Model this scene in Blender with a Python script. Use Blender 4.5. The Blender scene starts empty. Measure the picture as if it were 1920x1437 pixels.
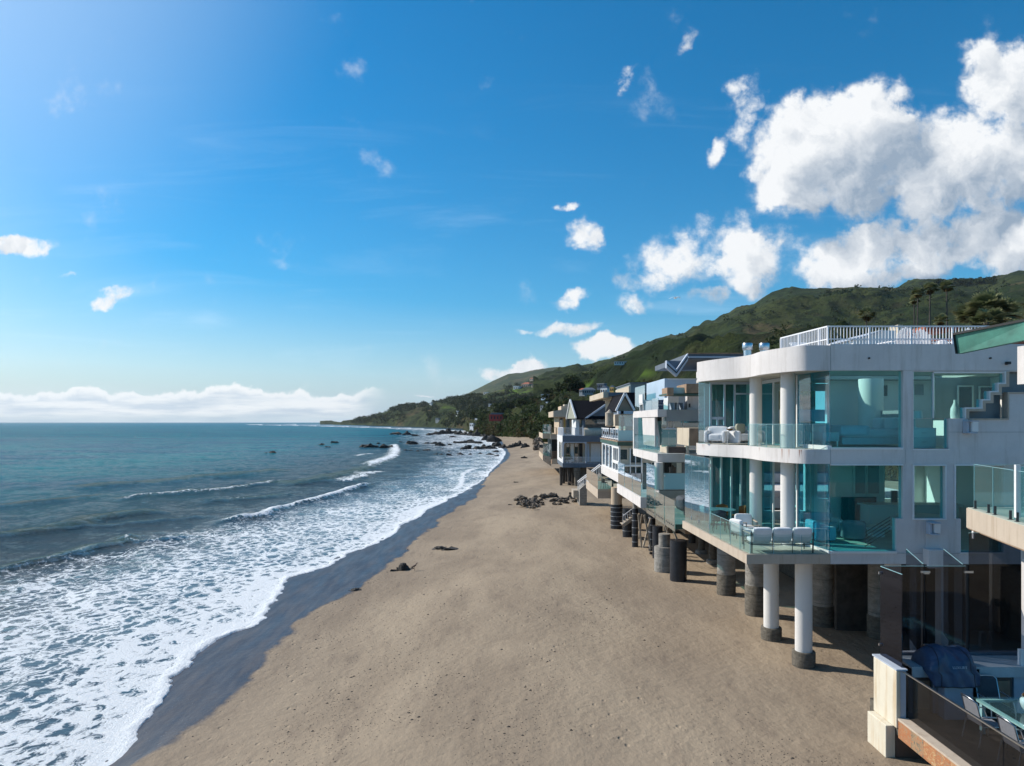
import bpy, bmesh, math, random
import numpy as np
from mathutils import Vector, Matrix
R = math.radians
sc = bpy.context.scene
COL = sc.collection
H = 7.8            # camera height over the dry sand by the houses (z = 0)
F = 1300.0         # focal length in pixels of the 1920 wide photograph
HOR = 792.0        # row of the horizon

# ------------------------------------------------------------------ camera
cam = bpy.data.objects.new('camera', bpy.data.cameras.new('camera')); COL.objects.link(cam)
cam.location = (0, 0, H); cam.rotation_euler = (R(90), 0, 0)
cam.data.sensor_width = 36; cam.data.lens = F/1920*36
cam.data.shift_y = (HOR-718.5)/1920
cam.data.clip_start = 0.1; cam.data.clip_end = 60000
sc.camera = cam

# ------------------------------------------------------------------ light
SUN_AZ, SUN_EL = -66, 37
sd = Vector((math.sin(R(SUN_AZ))*math.cos(R(SUN_EL)), math.cos(R(SUN_AZ))*math.cos(R(SUN_EL)), math.sin(R(SUN_EL))))
sun = bpy.data.objects.new('sun', bpy.data.lights.new('sun', 'SUN')); COL.objects.link(sun)
sun.data.energy = 4.0; sun.data.angle = R(0.5); sun.data.color = (1.0, 0.93, 0.82)
sun.rotation_euler = sd.to_track_quat('Z', 'Y').to_euler(); sun.location = (0, 0, 60)
sc.view_settings.view_transform = 'Standard'; sc.view_settings.look = 'None'
sc.view_settings.gamma = 1.0; sc.view_settings.exposure = 0.38
sc.cycles.max_bounces = 8; sc.cycles.transparent_max_bounces = 16
sc.cycles.sample_clamp_indirect = 4; sc.cycles.sample_clamp_direct = 12
sc.cycles.caustics_reflective = False; sc.cycles.caustics_refractive = False

# ------------------------------------------------------------------ node helper
class NT:
    def __init__(s, nt): s.t = nt; s.n = nt.nodes; s.l = nt.links
    def val(s, sock, v):
        if isinstance(v, bpy.types.NodeSocket): s.l.new(v, sock)
        elif v is not None: sock.default_value = v
    def node(s, typ, ins={}, **kw):
        n = s.n.new(typ)
        for k, v in kw.items(): setattr(n, k, v)
        for k, v in ins.items(): s.val(n.inputs[k], v)
        return n
    def m(s, op, a, b=None, c=None, clamp=False):
        n = s.n.new('ShaderNodeMath'); n.operation = op; n.use_clamp = clamp
        s.val(n.inputs[0], a)
        if b is not None: s.val(n.inputs[1], b)
        if c is not None: s.val(n.inputs[2], c)
        return n.outputs[0]
    def ss(s, v, a, b, o0=0.0, o1=1.0):
        n = s.n.new('ShaderNodeMapRange'); n.interpolation_type = 'SMOOTHSTEP'
        s.val(n.inputs[0], v); s.val(n.inputs[1], a); s.val(n.inputs[2], b); s.val(n.inputs[3], o0); s.val(n.inputs[4], o1)
        return n.outputs[0]
    def mix(s, f, a, b, mode='MIX'):
        n = s.n.new('ShaderNodeMix'); n.data_type = 'RGBA'; n.blend_type = mode
        s.val(n.inputs[0], f)
        for i, v in ((6, a), (7, b)):
            if isinstance(v, (tuple, list)) and len(v) == 3: v = (*v, 1)
            s.val(n.inputs[i], v)
        return n.outputs[2]
    def noise(s, vec, scale, detail=4, rough=0.55, dist=0.0, out=0):
        n = s.n.new('ShaderNodeTexNoise'); s.val(n.inputs['Vector'], vec)
        s.val(n.inputs['Scale'], scale); n.inputs['Detail'].default_value = detail
        n.inputs['Roughness'].default_value = rough; n.inputs['Distortion'].default_value = dist
        return n.outputs[out]
    def mapping(s, vec, loc=(0, 0, 0), rot=(0, 0, 0), scale=(1, 1, 1)):
        n = s.n.new('ShaderNodeMapping'); s.val(n.inputs[0], vec)
        n.inputs[1].default_value = loc; n.inputs[2].default_value = rot; n.inputs[3].default_value = scale
        return n.outputs[0]
    def bump(s, h, strength=0.3, dist=0.02, normal=None):
        n = s.n.new('ShaderNodeBump'); s.val(n.inputs['Height'], h)
        s.val(n.inputs['Strength'], strength); s.val(n.inputs['Distance'], dist)
        if normal is not None: s.val(n.inputs['Normal'], normal)
        return n.outputs[0]

# ------------------------------------------------------------------ sky with clouds (direction based, infinitely far)
world = bpy.data.worlds.new('World'); sc.world = world; world.use_nodes = True
w = NT(world.node_tree); w.n.clear()
sky = w.node('ShaderNodeTexSky', sky_type='NISHITA', sun_disc=False, sun_elevation=R(SUN_EL), sun_rotation=R(SUN_AZ % 360),
             altitude=0, air_density=1.0, dust_density=0.6, ozone_density=3.2)
tc = w.node('ShaderNodeTexCoord')
sep = w.node('ShaderNodeSeparateXYZ', {0: tc.outputs['Generated']})
dy = w.m('MAXIMUM', sep.outputs[1], 0.05)
U = w.m('DIVIDE', sep.outputs[0], dy); V = w.m('DIVIDE', sep.outputs[2], dy)
uv = w.node('ShaderNodeCombineXYZ', {0: U, 1: V, 2: 0.0}).outputs[0]
def uvp(px, py): return ((px-960)/F, (HOR-py)/F)
def fbm(vec, sc_=1.0):
    return w.noise(vec, 7.0*sc_, 9, 0.62, 0.35)
wn = w.noise(uv, 9.0, 5, 0.6, 0, 1)
wv = w.node('ShaderNodeVectorMath', {0: wn, 1: (0.5, 0.5, 0.5)}, operation='SUBTRACT').outputs[0]
wv = w.node('ShaderNodeVectorMath', {0: wv}, operation='SCALE'); wv.inputs['Scale'].default_value = 0.10; wv = wv.outputs[0]
uvw = w.node('ShaderNodeVectorMath', {0: uv, 1: wv}, operation='ADD').outputs[0]
# px, py, rx, ry, rot(deg), weight, softness(1 = puffy, lower = wispy)
CL = [(1585, 265, 225, 150, 4, 1.35), (1480, 330, 130, 100, -20, 1.2), (1740, 320, 260, 140, 8, 1.35), (1905, 170, 120, 130, 30, 1.4), (1640, 458, 330, 62, 6, 1.05), (1930, 300, 120, 130, 0, 1.15),
      (1880, 440, 180, 100, 0, 1.15), (1450, 490, 150, 80, 5, 1.0), (1590, 505, 340, 55, 0, 1.0), (1410, 175, 75, 115, -38, 1.0), (1330, 272, 34, 62, -28, .85), (1300, 75, 28, 58, -28, .68),
      (1175, 145, 22, 40, -40, .62), (1210, 485, 140, 80, -12, .93), (1105, 440, 80, 50, -20, 1.08), (1165, 505, 100, 60, 0, .98), (1180, 560, 90, 40, 5, .8), (1350, 430, 100, 60, 0, .70), (1066, 376, 32, 18, 10, .72),
      (1066, 555, 50, 28, 10, .80), (1325, 560, 48, 28, 20, .72), (1290, 590, 22, 12, 20, .7), (1065, 622, 85, 26, 6, .92), (1120, 657, 90, 28, 0, .98), (965, 694, 95, 22, 6, 1.15),
      (985, 628, 26, 16, 10, .7), (40, 466, 110, 26, 5, .85), (225, 542, 105, 28, 16, .80), (130, 525, 36, 12, 0, .6),
      (795, 738, 34, 3, 0, .6), (1220, 262, 16, 14, 0, .45)]
def coverage(vec, CL=CL):
    acc = None
    for (px, py, rx, ry, rot, wt) in CL:
        a, b = uvp(px, py); n = w.n.new('ShaderNodeMapping'); n.vector_type = 'TEXTURE'
        w.l.new(vec, n.inputs[0]); n.inputs[1].default_value = (a, b, 0); n.inputs[2].default_value = (0, 0, R(rot)); n.inputs[3].default_value = (rx/F*1.25, ry/F*1.25, 1)
        ln = w.node('ShaderNodeVectorMath', {0: n.outputs[0]}, operation='LENGTH').outputs['Value']
        v = w.ss(ln, 1.0, 0.15, 0.0, wt)
        acc = v if acc is None else w.m('SMOOTH_MAX', acc, v, 0.12)
    return acc
def puff(vec, s_):
    v_ = w.node('ShaderNodeTexVoronoi', {'Vector': vec, 'Scale': s_, 'Randomness': 1.0}, feature='F1').outputs['Distance']
    return w.m('SUBTRACT', .5, v_)
cov = coverage(uvw); nA = w.noise(uv, 7.0, 8, .58, .1); pA_ = puff(uvw, 13.0)
dens = w.m('ADD', cov, w.m('MULTIPLY', w.m('SUBTRACT', nA, .54), 2.6))
dens = w.m('ADD', dens, w.m('ADD', w.m('MULTIPLY', pA_, .55), w.m('MULTIPLY', puff(uvw, 31.0), .28)))
upm = w.m('GREATER_THAN', V, 0.0)
mask = w.m('MULTIPLY', w.ss(dens, 0.20, 0.72), w.ss(cov, 0.0, 0.22))
nfine = w.noise(uv, 40.0, 4, 0.65, 0.2)
mask = w.m('MULTIPLY', mask, w.ss(w.m('ADD', dens, w.m('MULTIPLY', w.m('SUBTRACT', nfine, .5), 1.5)), 0.12, 0.85))
off = (-0.045, 0.055, 0)
uv2 = w.node('ShaderNodeVectorMath', {0: uv, 1: off}, operation='ADD').outputs[0]; uvw2 = w.node('ShaderNodeVectorMath', {0: uvw, 1: off}, operation='ADD').outputs[0]
deep = w.ss(w.m('ADD', coverage(uvw2, CL[:9]+CL[13:17]), w.m('MULTIPLY', w.m('SUBTRACT', w.noise(uv2, 7.0, 3, .55, .1), .52), 1.5)), 0.25, 1.35)   # cloud between this spot and the light
uv3 = w.node('ShaderNodeVectorMath', {0: uvw, 1: (-.012, .014, 0)}, operation='ADD').outputs[0]
n3 = w.m('SUBTRACT', w.m('ADD', w.noise(uvw, 7.0, 6, .6, .1), w.m('MULTIPLY', pA_, .35)), w.m('ADD', w.noise(uv3, 7.0, 6, .6, .1), w.m('MULTIPLY', puff(uv3, 13.0), .35)))
lowv = w.ss(V, 0.50, 0.20)
br = w.m('SUBTRACT', w.m('ADD', 1.02, w.m('MULTIPLY', n3, 2.6)), w.m('MULTIPLY', deep, w.m('ADD', .62, w.m('MULTIPLY', lowv, .34))))
br = w.m('MAXIMUM', w.m('MINIMUM', br, 1.1), 0.0)
ccol = w.mix(br, (1.75, 2.25, 2.9), (5.3, 5.4, 5.5))
# thin high cirrus streaks
cm = w.mapping(uv, rot=(0, 0, R(-9)), scale=(1.2, 9.0, 1))
cir = w.ss(w.noise(cm, 2.2, 6, 0.6, 0.8), 0.5, 0.85)
cir = w.m('MULTIPLY', cir, w.m('MULTIPLY', w.ss(V, 0.62, 0.1), 0.22))
sat = w.node('ShaderNodeHueSaturation', {'Hue': 0.492, 'Saturation': 1.85, 'Value': 0.72, 'Color': sky.outputs[0]}).outputs[0]
hz = w.m('MULTIPLY', w.m('POWER', 2.718, w.m('MULTIPLY', w.m('MAXIMUM', sep.outputs[2], 0.0), -9.0)), 0.88)
sat = w.mix(hz, sat, (2.1, 3.35, 4.4))
sdot = w.node('ShaderNodeVectorMath', {0: tc.outputs['Generated'], 1: tuple(sd)}, operation='DOT_PRODUCT').outputs['Value']
sat = w.mix(w.m('MULTIPLY', w.ss(sdot, .70, 1.04), .62), sat, (4.6, 5.6, 6.4))
c1 = w.mix(cir, sat, (5.5, 6.4, 7.2))
mask = w.m('MULTIPLY', mask, upm)
c2 = w.mix(mask, c1, ccol)
Uc = w.node('ShaderNodeCombineXYZ', {0: U, 1: 0.0, 2: 0.0}).outputs[0]
topn = w.m('ADD', .043, w.m('MULTIPLY', w.m('SUBTRACT', w.noise(Uc, 6.0, 6, .55), .5), .085))
topn = w.m('ADD', topn, w.m('MULTIPLY', w.m('SUBTRACT', w.noise(uv, 34.0, 6, .65), .5), .026))
hb_ = w.m('MULTIPLY', w.ss(V, w.m('ADD', topn, .003), w.m('SUBTRACT', topn, .002)), w.m('MULTIPLY', w.ss(V, .004, .016, .35, 1.0), w.ss(w.m('ADD', U, w.m('MULTIPLY', w.noise(uv, 12.0, 3, .5), .08)), -.12, -.20)))
hs_ = w.ss(w.noise(w.mapping(uv, scale=(5, 42, 1)), 1.6, 6, .6), .35, .62)
c2 = w.mix(w.m('MULTIPLY', w.m('MULTIPLY', hb_, upm), .92), c2, w.mix(w.m('MAXIMUM', hs_, w.ss(w.m('SUBTRACT', topn, V), .016, .004)), (3.4, 4.0, 4.6), (6.3, 6.3, 6.2)))
bg = w.node('ShaderNodeBackground', {0: c2, 1: 0.14})
wo = w.node('ShaderNodeOutputWorld'); w.l.new(bg.outputs[0], wo.inputs[0])
world.cycles.sampling_method = 'MANUAL'; world.cycles.sample_map_resolution = 512

# ------------------------------------------------------------------ geometry helpers
WL = {}      # world location of every empty / object origin
def XX(px, Y): return (px-960)/F*Y
def ZZ(py, Y): return H-(py-HOR)/F*Y
def P(px, py, Y): return Vector((XX(px, Y), Y, ZZ(py, Y)))
def gz(px, py, z): # point on level z seen at px,py
    Y = F*(H-z)/(py-HOR); return Vector((XX(px, Y), Y, z))
def tag(o, label=None, cat=None, group=None, kind=None):
    if label: o['label'] = label
    if cat: o['category'] = cat
    if group: o['group'] = group
    if kind: o['kind'] = kind
    return o
def thing(name, label, cat, loc, group=None, rz=0):
    o = bpy.data.objects.new(name, None); COL.objects.link(o); o.location = loc; o.rotation_euler = (0, 0, rz)
    o.empty_display_size = 0.3; WL[o.name] = Vector(loc); return tag(o, label, cat, group)
def copy_tree(o, parent=None):
    c = o.copy(); COL.objects.link(c); c.parent = parent
    for ch in list(o.children): copy_tree(ch, c)
    return c
class MB:
    def __init__(s): s.v = []; s.f = []; s.sm = False
    def add(s, vs, fs):
        b = len(s.v); s.v += [tuple(v) for v in vs]; s.f += [tuple(i+b for i in f) for f in fs]; return s
    def box(s, x0, x1, y0, y1, z0, z1):
        if x0 > x1: x0, x1 = x1, x0
        if y0 > y1: y0, y1 = y1, y0
        if z0 > z1: z0, z1 = z1, z0
        return s.add([(x0, y0, z0), (x1, y0, z0), (x1, y1, z0), (x0, y1, z0), (x0, y0, z1), (x1, y0, z1), (x1, y1, z1), (x0, y1, z1)],
              [(0, 3, 2, 1), (4, 5, 6, 7), (0, 1, 5, 4), (1, 2, 6, 5), (2, 3, 7, 6), (3, 0, 4, 7)])
    def bar(s, a, b, w_, h_=None, up=(0, 0, 1)):
        a = Vector(a); b = Vector(b); h_ = h_ or w_; d = (b-a).normalized(); u = Vector(up)
        if abs(d.dot(u)) > .98: u = Vector((0, 1, 0))
        r = d.cross(u).normalized(); u = r.cross(d).normalized(); vs = []
        for p in (a, b):
            for i, j in ((-1, -1), (1, -1), (1, 1), (-1, 1)): vs.append(p+r*(i*w_/2)+u*(j*h_/2))
        return s.add(vs, [(0, 3, 2, 1), (4, 5, 6, 7), (0, 1, 5, 4), (1, 2, 6, 5), (2, 3, 7, 6), (3, 0, 4, 7)])
    def tube(s, pts, r, n=8, caps=True):
        pts = [Vector(p) for p in pts]; rs = r if isinstance(r, (list, tuple)) else [r]*len(pts); vs = []; fs = []
        up = Vector((0, 0, 1))
        for i, p in enumerate(pts):
            d = (pts[min(i+1, len(pts)-1)]-pts[max(i-1, 0)]).normalized()
            u = Vector((0, 1, 0)) if abs(d.dot(up)) > .95 else up
            a = d.cross(u).normalized(); b = a.cross(d).normalized()
            for k in range(n):
                t = 2*math.pi*k/n; vs.append(p+(a*math.cos(t)+b*math.sin(t))*rs[i])
        for i in range(len(pts)-1):
            for k in range(n):
                fs.append((i*n+k, (i+1)*n+k, (i+1)*n+(k+1) % n, i*n+(k+1) % n))
        if caps: fs.append(tuple(range(n))); fs.append(tuple(reversed(range((len(pts)-1)*n, len(pts)*n))))
        s.add(vs, fs); return s
    def cyl(s, x, y, z0, z1, r, n=32, r1=None):
        return s.lathe(x, y, [(r, z0), (r if r1 is None else r1, z1)], n)
    def lathe(s, x, y, prof, n=32):
        vs = []; fs = []
        for (r, z) in prof:
            for k in range(n):
                t = 2*math.pi*k/n; vs.append((x+r*math.cos(t), y+r*math.sin(t), z))
        for i in range(len(prof)-1):
            for k in range(n): fs.append((i*n+k, i*n+(k+1) % n, (i+1)*n+(k+1) % n, (i+1)*n+k))
        fs.append(tuple(reversed(range(n)))); fs.append(tuple(range((len(prof)-1)*n, len(prof)*n)))
        return s.add(vs, fs)
    def prism_xy(s, poly, z0, z1):          # plan polygon, counter-clockwise
        n = len(poly); ar = sum(poly[i][0]*poly[(i+1) % n][1]-poly[(i+1) % n][0]*poly[i][1] for i in range(n))
        if ar < 0: poly = poly[::-1]
        vs = [(x, y, z0) for x, y in poly]+[(x, y, z1) for x, y in poly]
        return s.add(vs, [tuple(reversed(range(n))), tuple(range(n, 2*n))]+[(i, (i+1) % n, n+(i+1) % n, n+i) for i in range(n)])
    def prism_xz(s, poly, y0, y1):          # frontal polygon pushed from y0 back to y1
        n = len(poly); ar = sum(poly[i][0]*poly[(i+1) % n][1]-poly[(i+1) % n][0]*poly[i][1] for i in range(n))
        if ar < 0: poly = poly[::-1]
        vs = [(x, y0, z) for x, z in poly]+[(x, y1, z) for x, z in poly]
        return s.add(vs, [tuple(range(n)), tuple(reversed(range(n, 2*n)))]+[(i, n+i, n+(i+1) % n, (i+1) % n) for i in range(n)])
    def prism_yz(s, poly, x0, x1):
        n = len(poly); ar = sum(poly[i][0]*poly[(i+1) % n][1]-poly[(i+1) % n][0]*poly[i][1] for i in range(n))
        if ar < 0: poly = poly[::-1]
        vs = [(x0, y, z) for y, z in poly]+[(x1, y, z) for y, z in poly]
        return s.add(vs, [tuple(reversed(range(n))), tuple(range(n, 2*n))]+[(i, (i+1) % n, n+(i+1) % n, n+i) for i in range(n)])
    def ribbon(s, path, th, z0, z1):        # wall of thickness th following a plan path (offset to its left side)
        L = offset(path, th); return s.prism_xy(list(path)+L[::-1], z0, z1)
    def grid_wall(s, x0, x1, z0, z1, y0, y1, holes):   # frontal wall with rectangular holes
        xs = sorted({x0, x1}|{min(max(h[i], x0), x1) for h in holes for i in (0, 1)}); zs = sorted({z0, z1}|{min(max(h[i], z0), z1) for h in holes for i in (2, 3)})
        def solid(i, j):
            if i < 0 or j < 0 or i >= len(xs)-1 or j >= len(zs)-1: return False
            cx = (xs[i]+xs[i+1])/2; cz = (zs[j]+zs[j+1])/2
            return not any(h[0] < cx < h[1] and h[2] < cz < h[3] for h in holes)
        for i in range(len(xs)-1):
            for j in range(len(zs)-1):
                if not solid(i, j): continue
                a, b, c, d = xs[i], xs[i+1], zs[j], zs[j+1]
                s.add([(a, y0, c), (b, y0, c), (b, y0, d), (a, y0, d)], [(0, 1, 2, 3)])
                s.add([(a, y1, c), (b, y1, c), (b, y1, d), (a, y1, d)], [(3, 2, 1, 0)])
                if not solid(i-1, j): s.add([(a, y0, c), (a, y1, c), (a, y1, d), (a, y0, d)], [(3, 2, 1, 0)])
                if not solid(i+1, j): s.add([(b, y0, c), (b, y1, c), (b, y1, d), (b, y0, d)], [(0, 1, 2, 3)])
                if not solid(i, j-1): s.add([(a, y0, c), (b, y0, c), (b, y1, c), (a, y1, c)], [(3, 2, 1, 0)])
                if not solid(i, j+1): s.add([(a, y0, d), (b, y0, d), (b, y1, d), (a, y1, d)], [(0, 1, 2, 3)])
        return s
    def build(s, name, mat, parent=None, smooth=None, local=False, loc=None, bevel=0, **tags):
        me = bpy.data.meshes.new(name); base = Vector((0, 0, 0))
        if not local:
            if parent is not None: base = WL[parent.name]
            elif loc is not None: base = Vector(loc)
        vs = [(v[0]-base.x, v[1]-base.y, v[2]-base.z) for v in s.v]
        me.from_pydata(vs, [], s.f); me.update()
        if smooth is not None:
            me.shade_smooth(); me.set_sharp_from_angle(angle=R(smooth))
        if isinstance(mat, (list, tuple)):
            for m_ in mat: me.materials.append(m_)
        else: me.materials.append(mat)
        o = bpy.data.objects.new(name, me); COL.objects.link(o)
        if parent is not None: o.parent = parent; WL[o.name] = WL[parent.name]
        else: o.location = base; WL[o.name] = base
        if bevel:
            bv = o.modifiers.new('bevel', 'BEVEL'); bv.width = bevel; bv.segments = 2; bv.limit_method = 'ANGLE'; bv.harden_normals = False
        tag(o, **tags); return o
def offset(path, d):
    out = []; n = len(path)
    for i in range(n):
        a = Vector(path[max(i-1, 0)]); b = Vector(path[min(i+1, n-1)]); t = (b-a).normalized(); nn = Vector((-t.y, t.x))
        out.append((path[i][0]+nn.x*d, path[i][1]+nn.y*d))
    return out
def catmull(pts, k=8):
    out = []; n = len(pts)
    for i in range(n-1):
        p0, p1, p2, p3 = (Vector(pts[max(i-1, 0)]), Vector(pts[i]), Vector(pts[i+1]), Vector(pts[min(i+2, n-1)]))
        for j in range(k):
            t = j/k; out.append(tuple(0.5*((2*p1)+(-p0+p2)*t+(2*p0-5*p1+4*p2-p3)*t*t+(-p0+3*p1-3*p2+p3)*t**3)))
    out.append(tuple(pts[-1])); return out
# numpy value noise
def _h(ix, iy, sd_):
    n = (ix.astype(np.int64)*374761393+iy.astype(np.int64)*668265263+sd_*1442695041) & 0x7fffffff
    n = (n ^ (n >> 13))*1274126177 & 0x7fffffff
    return ((n ^ (n >> 16)) & 0xffff)/65535.0
def vn(x, y, seed=0):
    x = np.asarray(x, float); y = np.asarray(y, float); ix = np.floor(x); iy = np.floor(y); fx = x-ix; fy = y-iy
    fx = fx*fx*(3-2*fx); fy = fy*fy*(3-2*fy)
    a = _h(ix, iy, seed); b = _h(ix+1, iy, seed); c = _h(ix, iy+1, seed); d = _h(ix+1, iy+1, seed)
    return (a*(1-fx)+b*fx)*(1-fy)+(c*(1-fx)+d*fx)*fy
def fb(x, y, seed=0, o=5, g=0.5):
    s_ = 0; a = 1; t = 0
    for k in range(o): s_ = s_+a*vn(x*2**k+k*17.3, y*2**k-k*9.1, seed+k); t += a; a *= g
    return s_/t
def grid_mesh(name, Xg, Yg, Zg, mat, attrs={}, smooth=True, **tags):
    r, c = Xg.shape; me = bpy.data.meshes.new(name); nv = r*c
    co = np.stack([Xg, Yg, Zg], -1).reshape(-1).astype(np.float32)
    idx = np.arange(nv).reshape(r, c); q = np.stack([idx[:-1, :-1], idx[:-1, 1:], idx[1:, 1:], idx[1:, :-1]], -1).reshape(-1, 4)
    me.vertices.add(nv); me.vertices.foreach_set('co', co); nf = len(q)
    me.loops.add(nf*4); me.loops.foreach_set('vertex_index', q.reshape(-1).astype(np.int32))
    me.polygons.add(nf); me.polygons.foreach_set('loop_start', np.arange(0, nf*4, 4, dtype=np.int32)); me.polygons.foreach_set('loop_total', np.full(nf, 4, np.int32))
    me.update(calc_edges=True); me.validate()
    for k, a in attrs.items():
        at = me.attributes.new(k, 'FLOAT', 'POINT'); at.data.foreach_set('value', a.reshape(-1).astype(np.float32))
    if smooth: me.shade_smooth()
    me.materials.append(mat); o = bpy.data.objects.new(name, me); COL.objects.link(o); WL[o.name] = Vector((0, 0, 0)); tag(o, **tags); return o

# ------------------------------------------------------------------ materials
def new_mat(name):
    m = bpy.data.materials.new(name); m.use_nodes = True; t = NT(m.node_tree); t.n.clear()
    out = t.node('ShaderNodeOutputMaterial'); return m, t, out
def pos(t): return t.node('ShaderNodeNewGeometry').outputs['Position']
def simple(name, col, rough=0.6, var=0.12, scale=3.0, metal=0.0, bump=0.0, bscale=40, spec=0.5, dirt=None, dscale=1.0, coat=0):
    m, t, out = new_mat(name); p = pos(t)
    n = t.noise(p, scale, 5, 0.6); f = t.ss(n, 0.25, 0.75)
    c = t.mix(f, tuple(x*(1-var) for x in col), tuple(min(1, x*(1+var)) for x in col))
    if dirt:
        mp = t.mapping(p, scale=(1, 1, .25)); dn = t.ss(t.noise(mp, dscale*2.2, 6, 0.65), 0.52, 0.78)
        c = t.mix(t.m('MULTIPLY', dn, 0.6), c, dirt)
    b = t.node('ShaderNodeBsdfPrincipled', {'Base Color': c, 'Roughness': rough, 'Metallic': metal, 'Specular IOR Level': spec, 'Coat Weight': coat})
    if bump: t.l.new(t.bump(t.noise(p, bscale, 4, 0.6), bump, 0.02), b.inputs['Normal'])
    t.l.new(b.outputs[0], out.inputs[0]); return m
def glass(name, tint, refl=0.10, fmul=1.0, rough=0.0, haze=0.0, hazecol=(.6, .8, .8), gcol=(1, 1, 1)):
    m, t, out = new_mat(name)
    tr = t.node('ShaderNodeBsdfTransparent', {0: (*tint, 1)})
    gl = t.node('ShaderNodeBsdfGlossy', {0: (*gcol, 1), 1: rough})
    lw = t.node('ShaderNodeFresnel', {0: 1.5}).outputs[0]
    geo = t.node('ShaderNodeNewGeometry')
    f = t.m('ADD', t.m('MULTIPLY', lw, fmul), refl, clamp=True)
    f = t.m('MULTIPLY', f, t.m('SUBTRACT', 1.0, geo.outputs['Backfacing']))
    base = tr.outputs[0]
    if haze:
        df = t.node('ShaderNodeBsdfDiffuse', {0: (*hazecol, 1)}); mh = t.node('ShaderNodeMixShader', {0: haze, 1: base, 2: df.outputs[0]}); base = mh.outputs[0]
    mx = t.node('ShaderNodeMixShader', {0: f, 1: base, 2: gl.outputs[0]}); t.l.new(mx.outputs[0], out.inputs[0]); return m
def stucco(name, col, stain=(.42, .36, .28), amt=0.35):
    m, t, out = new_mat(name); p = pos(t)
    c = t.mix(t.ss(t.noise(p, 1.3, 6, .6), .3, .7), tuple(x*.93 for x in col), tuple(min(1, x*1.04) for x in col))
    st = t.ss(t.noise(t.mapping(p, scale=(2.6, 2.6, .22)), 1.6, 6, .7), .47, .74)
    c = t.mix(t.m('MULTIPLY', st, amt), c, stain)
    c = t.mix(t.m('MULTIPLY', t.ss(t.noise(p, 28, 3, .6), .3, .7), .10), c, tuple(x*.6 for x in col))
    b = t.node('ShaderNodeBsdfPrincipled', {'Base Color': c, 'Roughness': .82, 'Specular IOR Level': .25})
    t.l.new(t.bump(t.noise(p, 60, 5, .65), .35, .01), b.inputs['Normal']); t.l.new(b.outputs[0], out.inputs[0]); return m
MT = {}
MT['white'] = stucco('white_stucco', (.66, .63, .62), (.36, .32, .28), amt=.45)
MT['cream'] = stucco('cream_stucco', (.55, .48, .38), (.3, .2, .1), .5)
MT['pillar'] = stucco('stained_white_stucco', (.66, .61, .50), (.46, .30, .14), .7)
MT['inner'] = simple('interior_paint', (.84, .83, .80), .7, .04, .6)
MT['blind'] = simple('beige_blind', (.40, .39, .29), .8, .06, 4)
MT['slab'] = stucco('travertine_edge', (.50, .42, .34), (.30, .22, .15), .55)
MT['beige'] = stucco('beige_stucco', (.55, .44, .33), (.35, .26, .18), .3)
MT['greyblue'] = stucco('slate_blue_siding', (.13, .16, .20), (.08, .09, .1), .3)
MT['grey'] = stucco('grey_render', (.30, .32, .33), (.2, .2, .2), .3)
MT['trim'] = simple('white_trim', (.74, .74, .74), .5, .05)
MT['greytrim'] = simple('pale_blue_trim', (.42, .47, .55), .55, .06)
MT['green'] = simple('dark_green_trim', (.03, .08, .06), .5, .15)
MT['dark'] = simple('dark_metal', (.025, .028, .033), .4, .2, metal=.3)
MT['black'] = simple('black_void', (.008, .009, .011), .6, .2)
MT['steel'] = simple('brushed_steel', (.62, .63, .65), .28, .06, metal=1)
MT['rail'] = simple('white_railing_paint', (.76, .76, .78), .45, .03)
MT['fabric'] = simple('white_cushion_fabric', (.70, .72, .74), .9, .05, 6, bump=.3, bscale=90)
MT['dfabric'] = simple('dark_sling_fabric', (.05, .06, .075), .8, .1, 20)
MT['gfabric'] = simple('grey_sling_fabric', (.20, .21, .24), .8, .1, 20)
MT['wood'] = simple('weathered_wood', (.26, .17, .10), .8, .35, 5, bump=.4, bscale=18)
MT['palewood'] = simple('pale_bleached_wood', (.40, .34, .27), .8, .25, 5, bump=.3, bscale=18)
MT['pile'] = simple('dark_timber_pile', (.06, .05, .042), .85, .4, 3, bump=.5, bscale=14)
MT['wrap'] = simple('black_pile_wrap', (.016, .019, .027), .42, .3, 5, bump=.25, bscale=6)
MT['band'] = simple('pale_strapping_band', (.30, .31, .33), .5, .1)
MT['copper'] = simple('green_copper_patina', (.052, .20, .155), .6, .4, 1.6, dirt=(.05, .17, .13), dscale=1.4, bump=.2, bscale=8)
MT['shingle'] = simple('dark_shingle', (.012, .012, .016), .95, .5, 9, bump=.8, bscale=9, spec=.08)
MT['tile'] = simple('red_clay_tile', (.32, .09, .045), .8, .3, 2, bump=.8, bscale=6)
MT['red'] = simple('red_wall', (.36, .035, .03), .8, .2, 1)
MT['yellow'] = simple('ochre_wall', (.50, .33, .10), .8, .1, 1)
MT['bluewall'] = simple('pale_blue_panel', (.46, .56, .68), .35, .06, 1)
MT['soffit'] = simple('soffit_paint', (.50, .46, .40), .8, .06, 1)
MT['deckfloor'] = simple('pale_deck_tile', (.42, .45, .38), .6, .12, 2)
MT['counter'] = simple('pale_stone_counter', (.42, .47, .50), .35, .12, 3)
MT['cabinet'] = simple('brown_cabinet', (.09, .065, .055), .6, .2, 3)
MT['cover'] = simple('navy_grill_cover', (.030, .060, .12), .42, .25, 4, bump=.5, bscale=7)
MT['orange'] = simple('rust_cushion', (.35, .13, .04), .85, .15)
MT['bedblue'] = simple('pale_blue_bedding', (.45, .66, .76), .9, .08, 3, bump=.5, bscale=9)
MT['lamp'] = simple('opal_lamp_diffuser', (.72, .72, .72), .35, .03)
MT['vase'] = simple('pale_celadon_glaze', (.42, .60, .62), .2, .08, 3, coat=.5)
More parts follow.
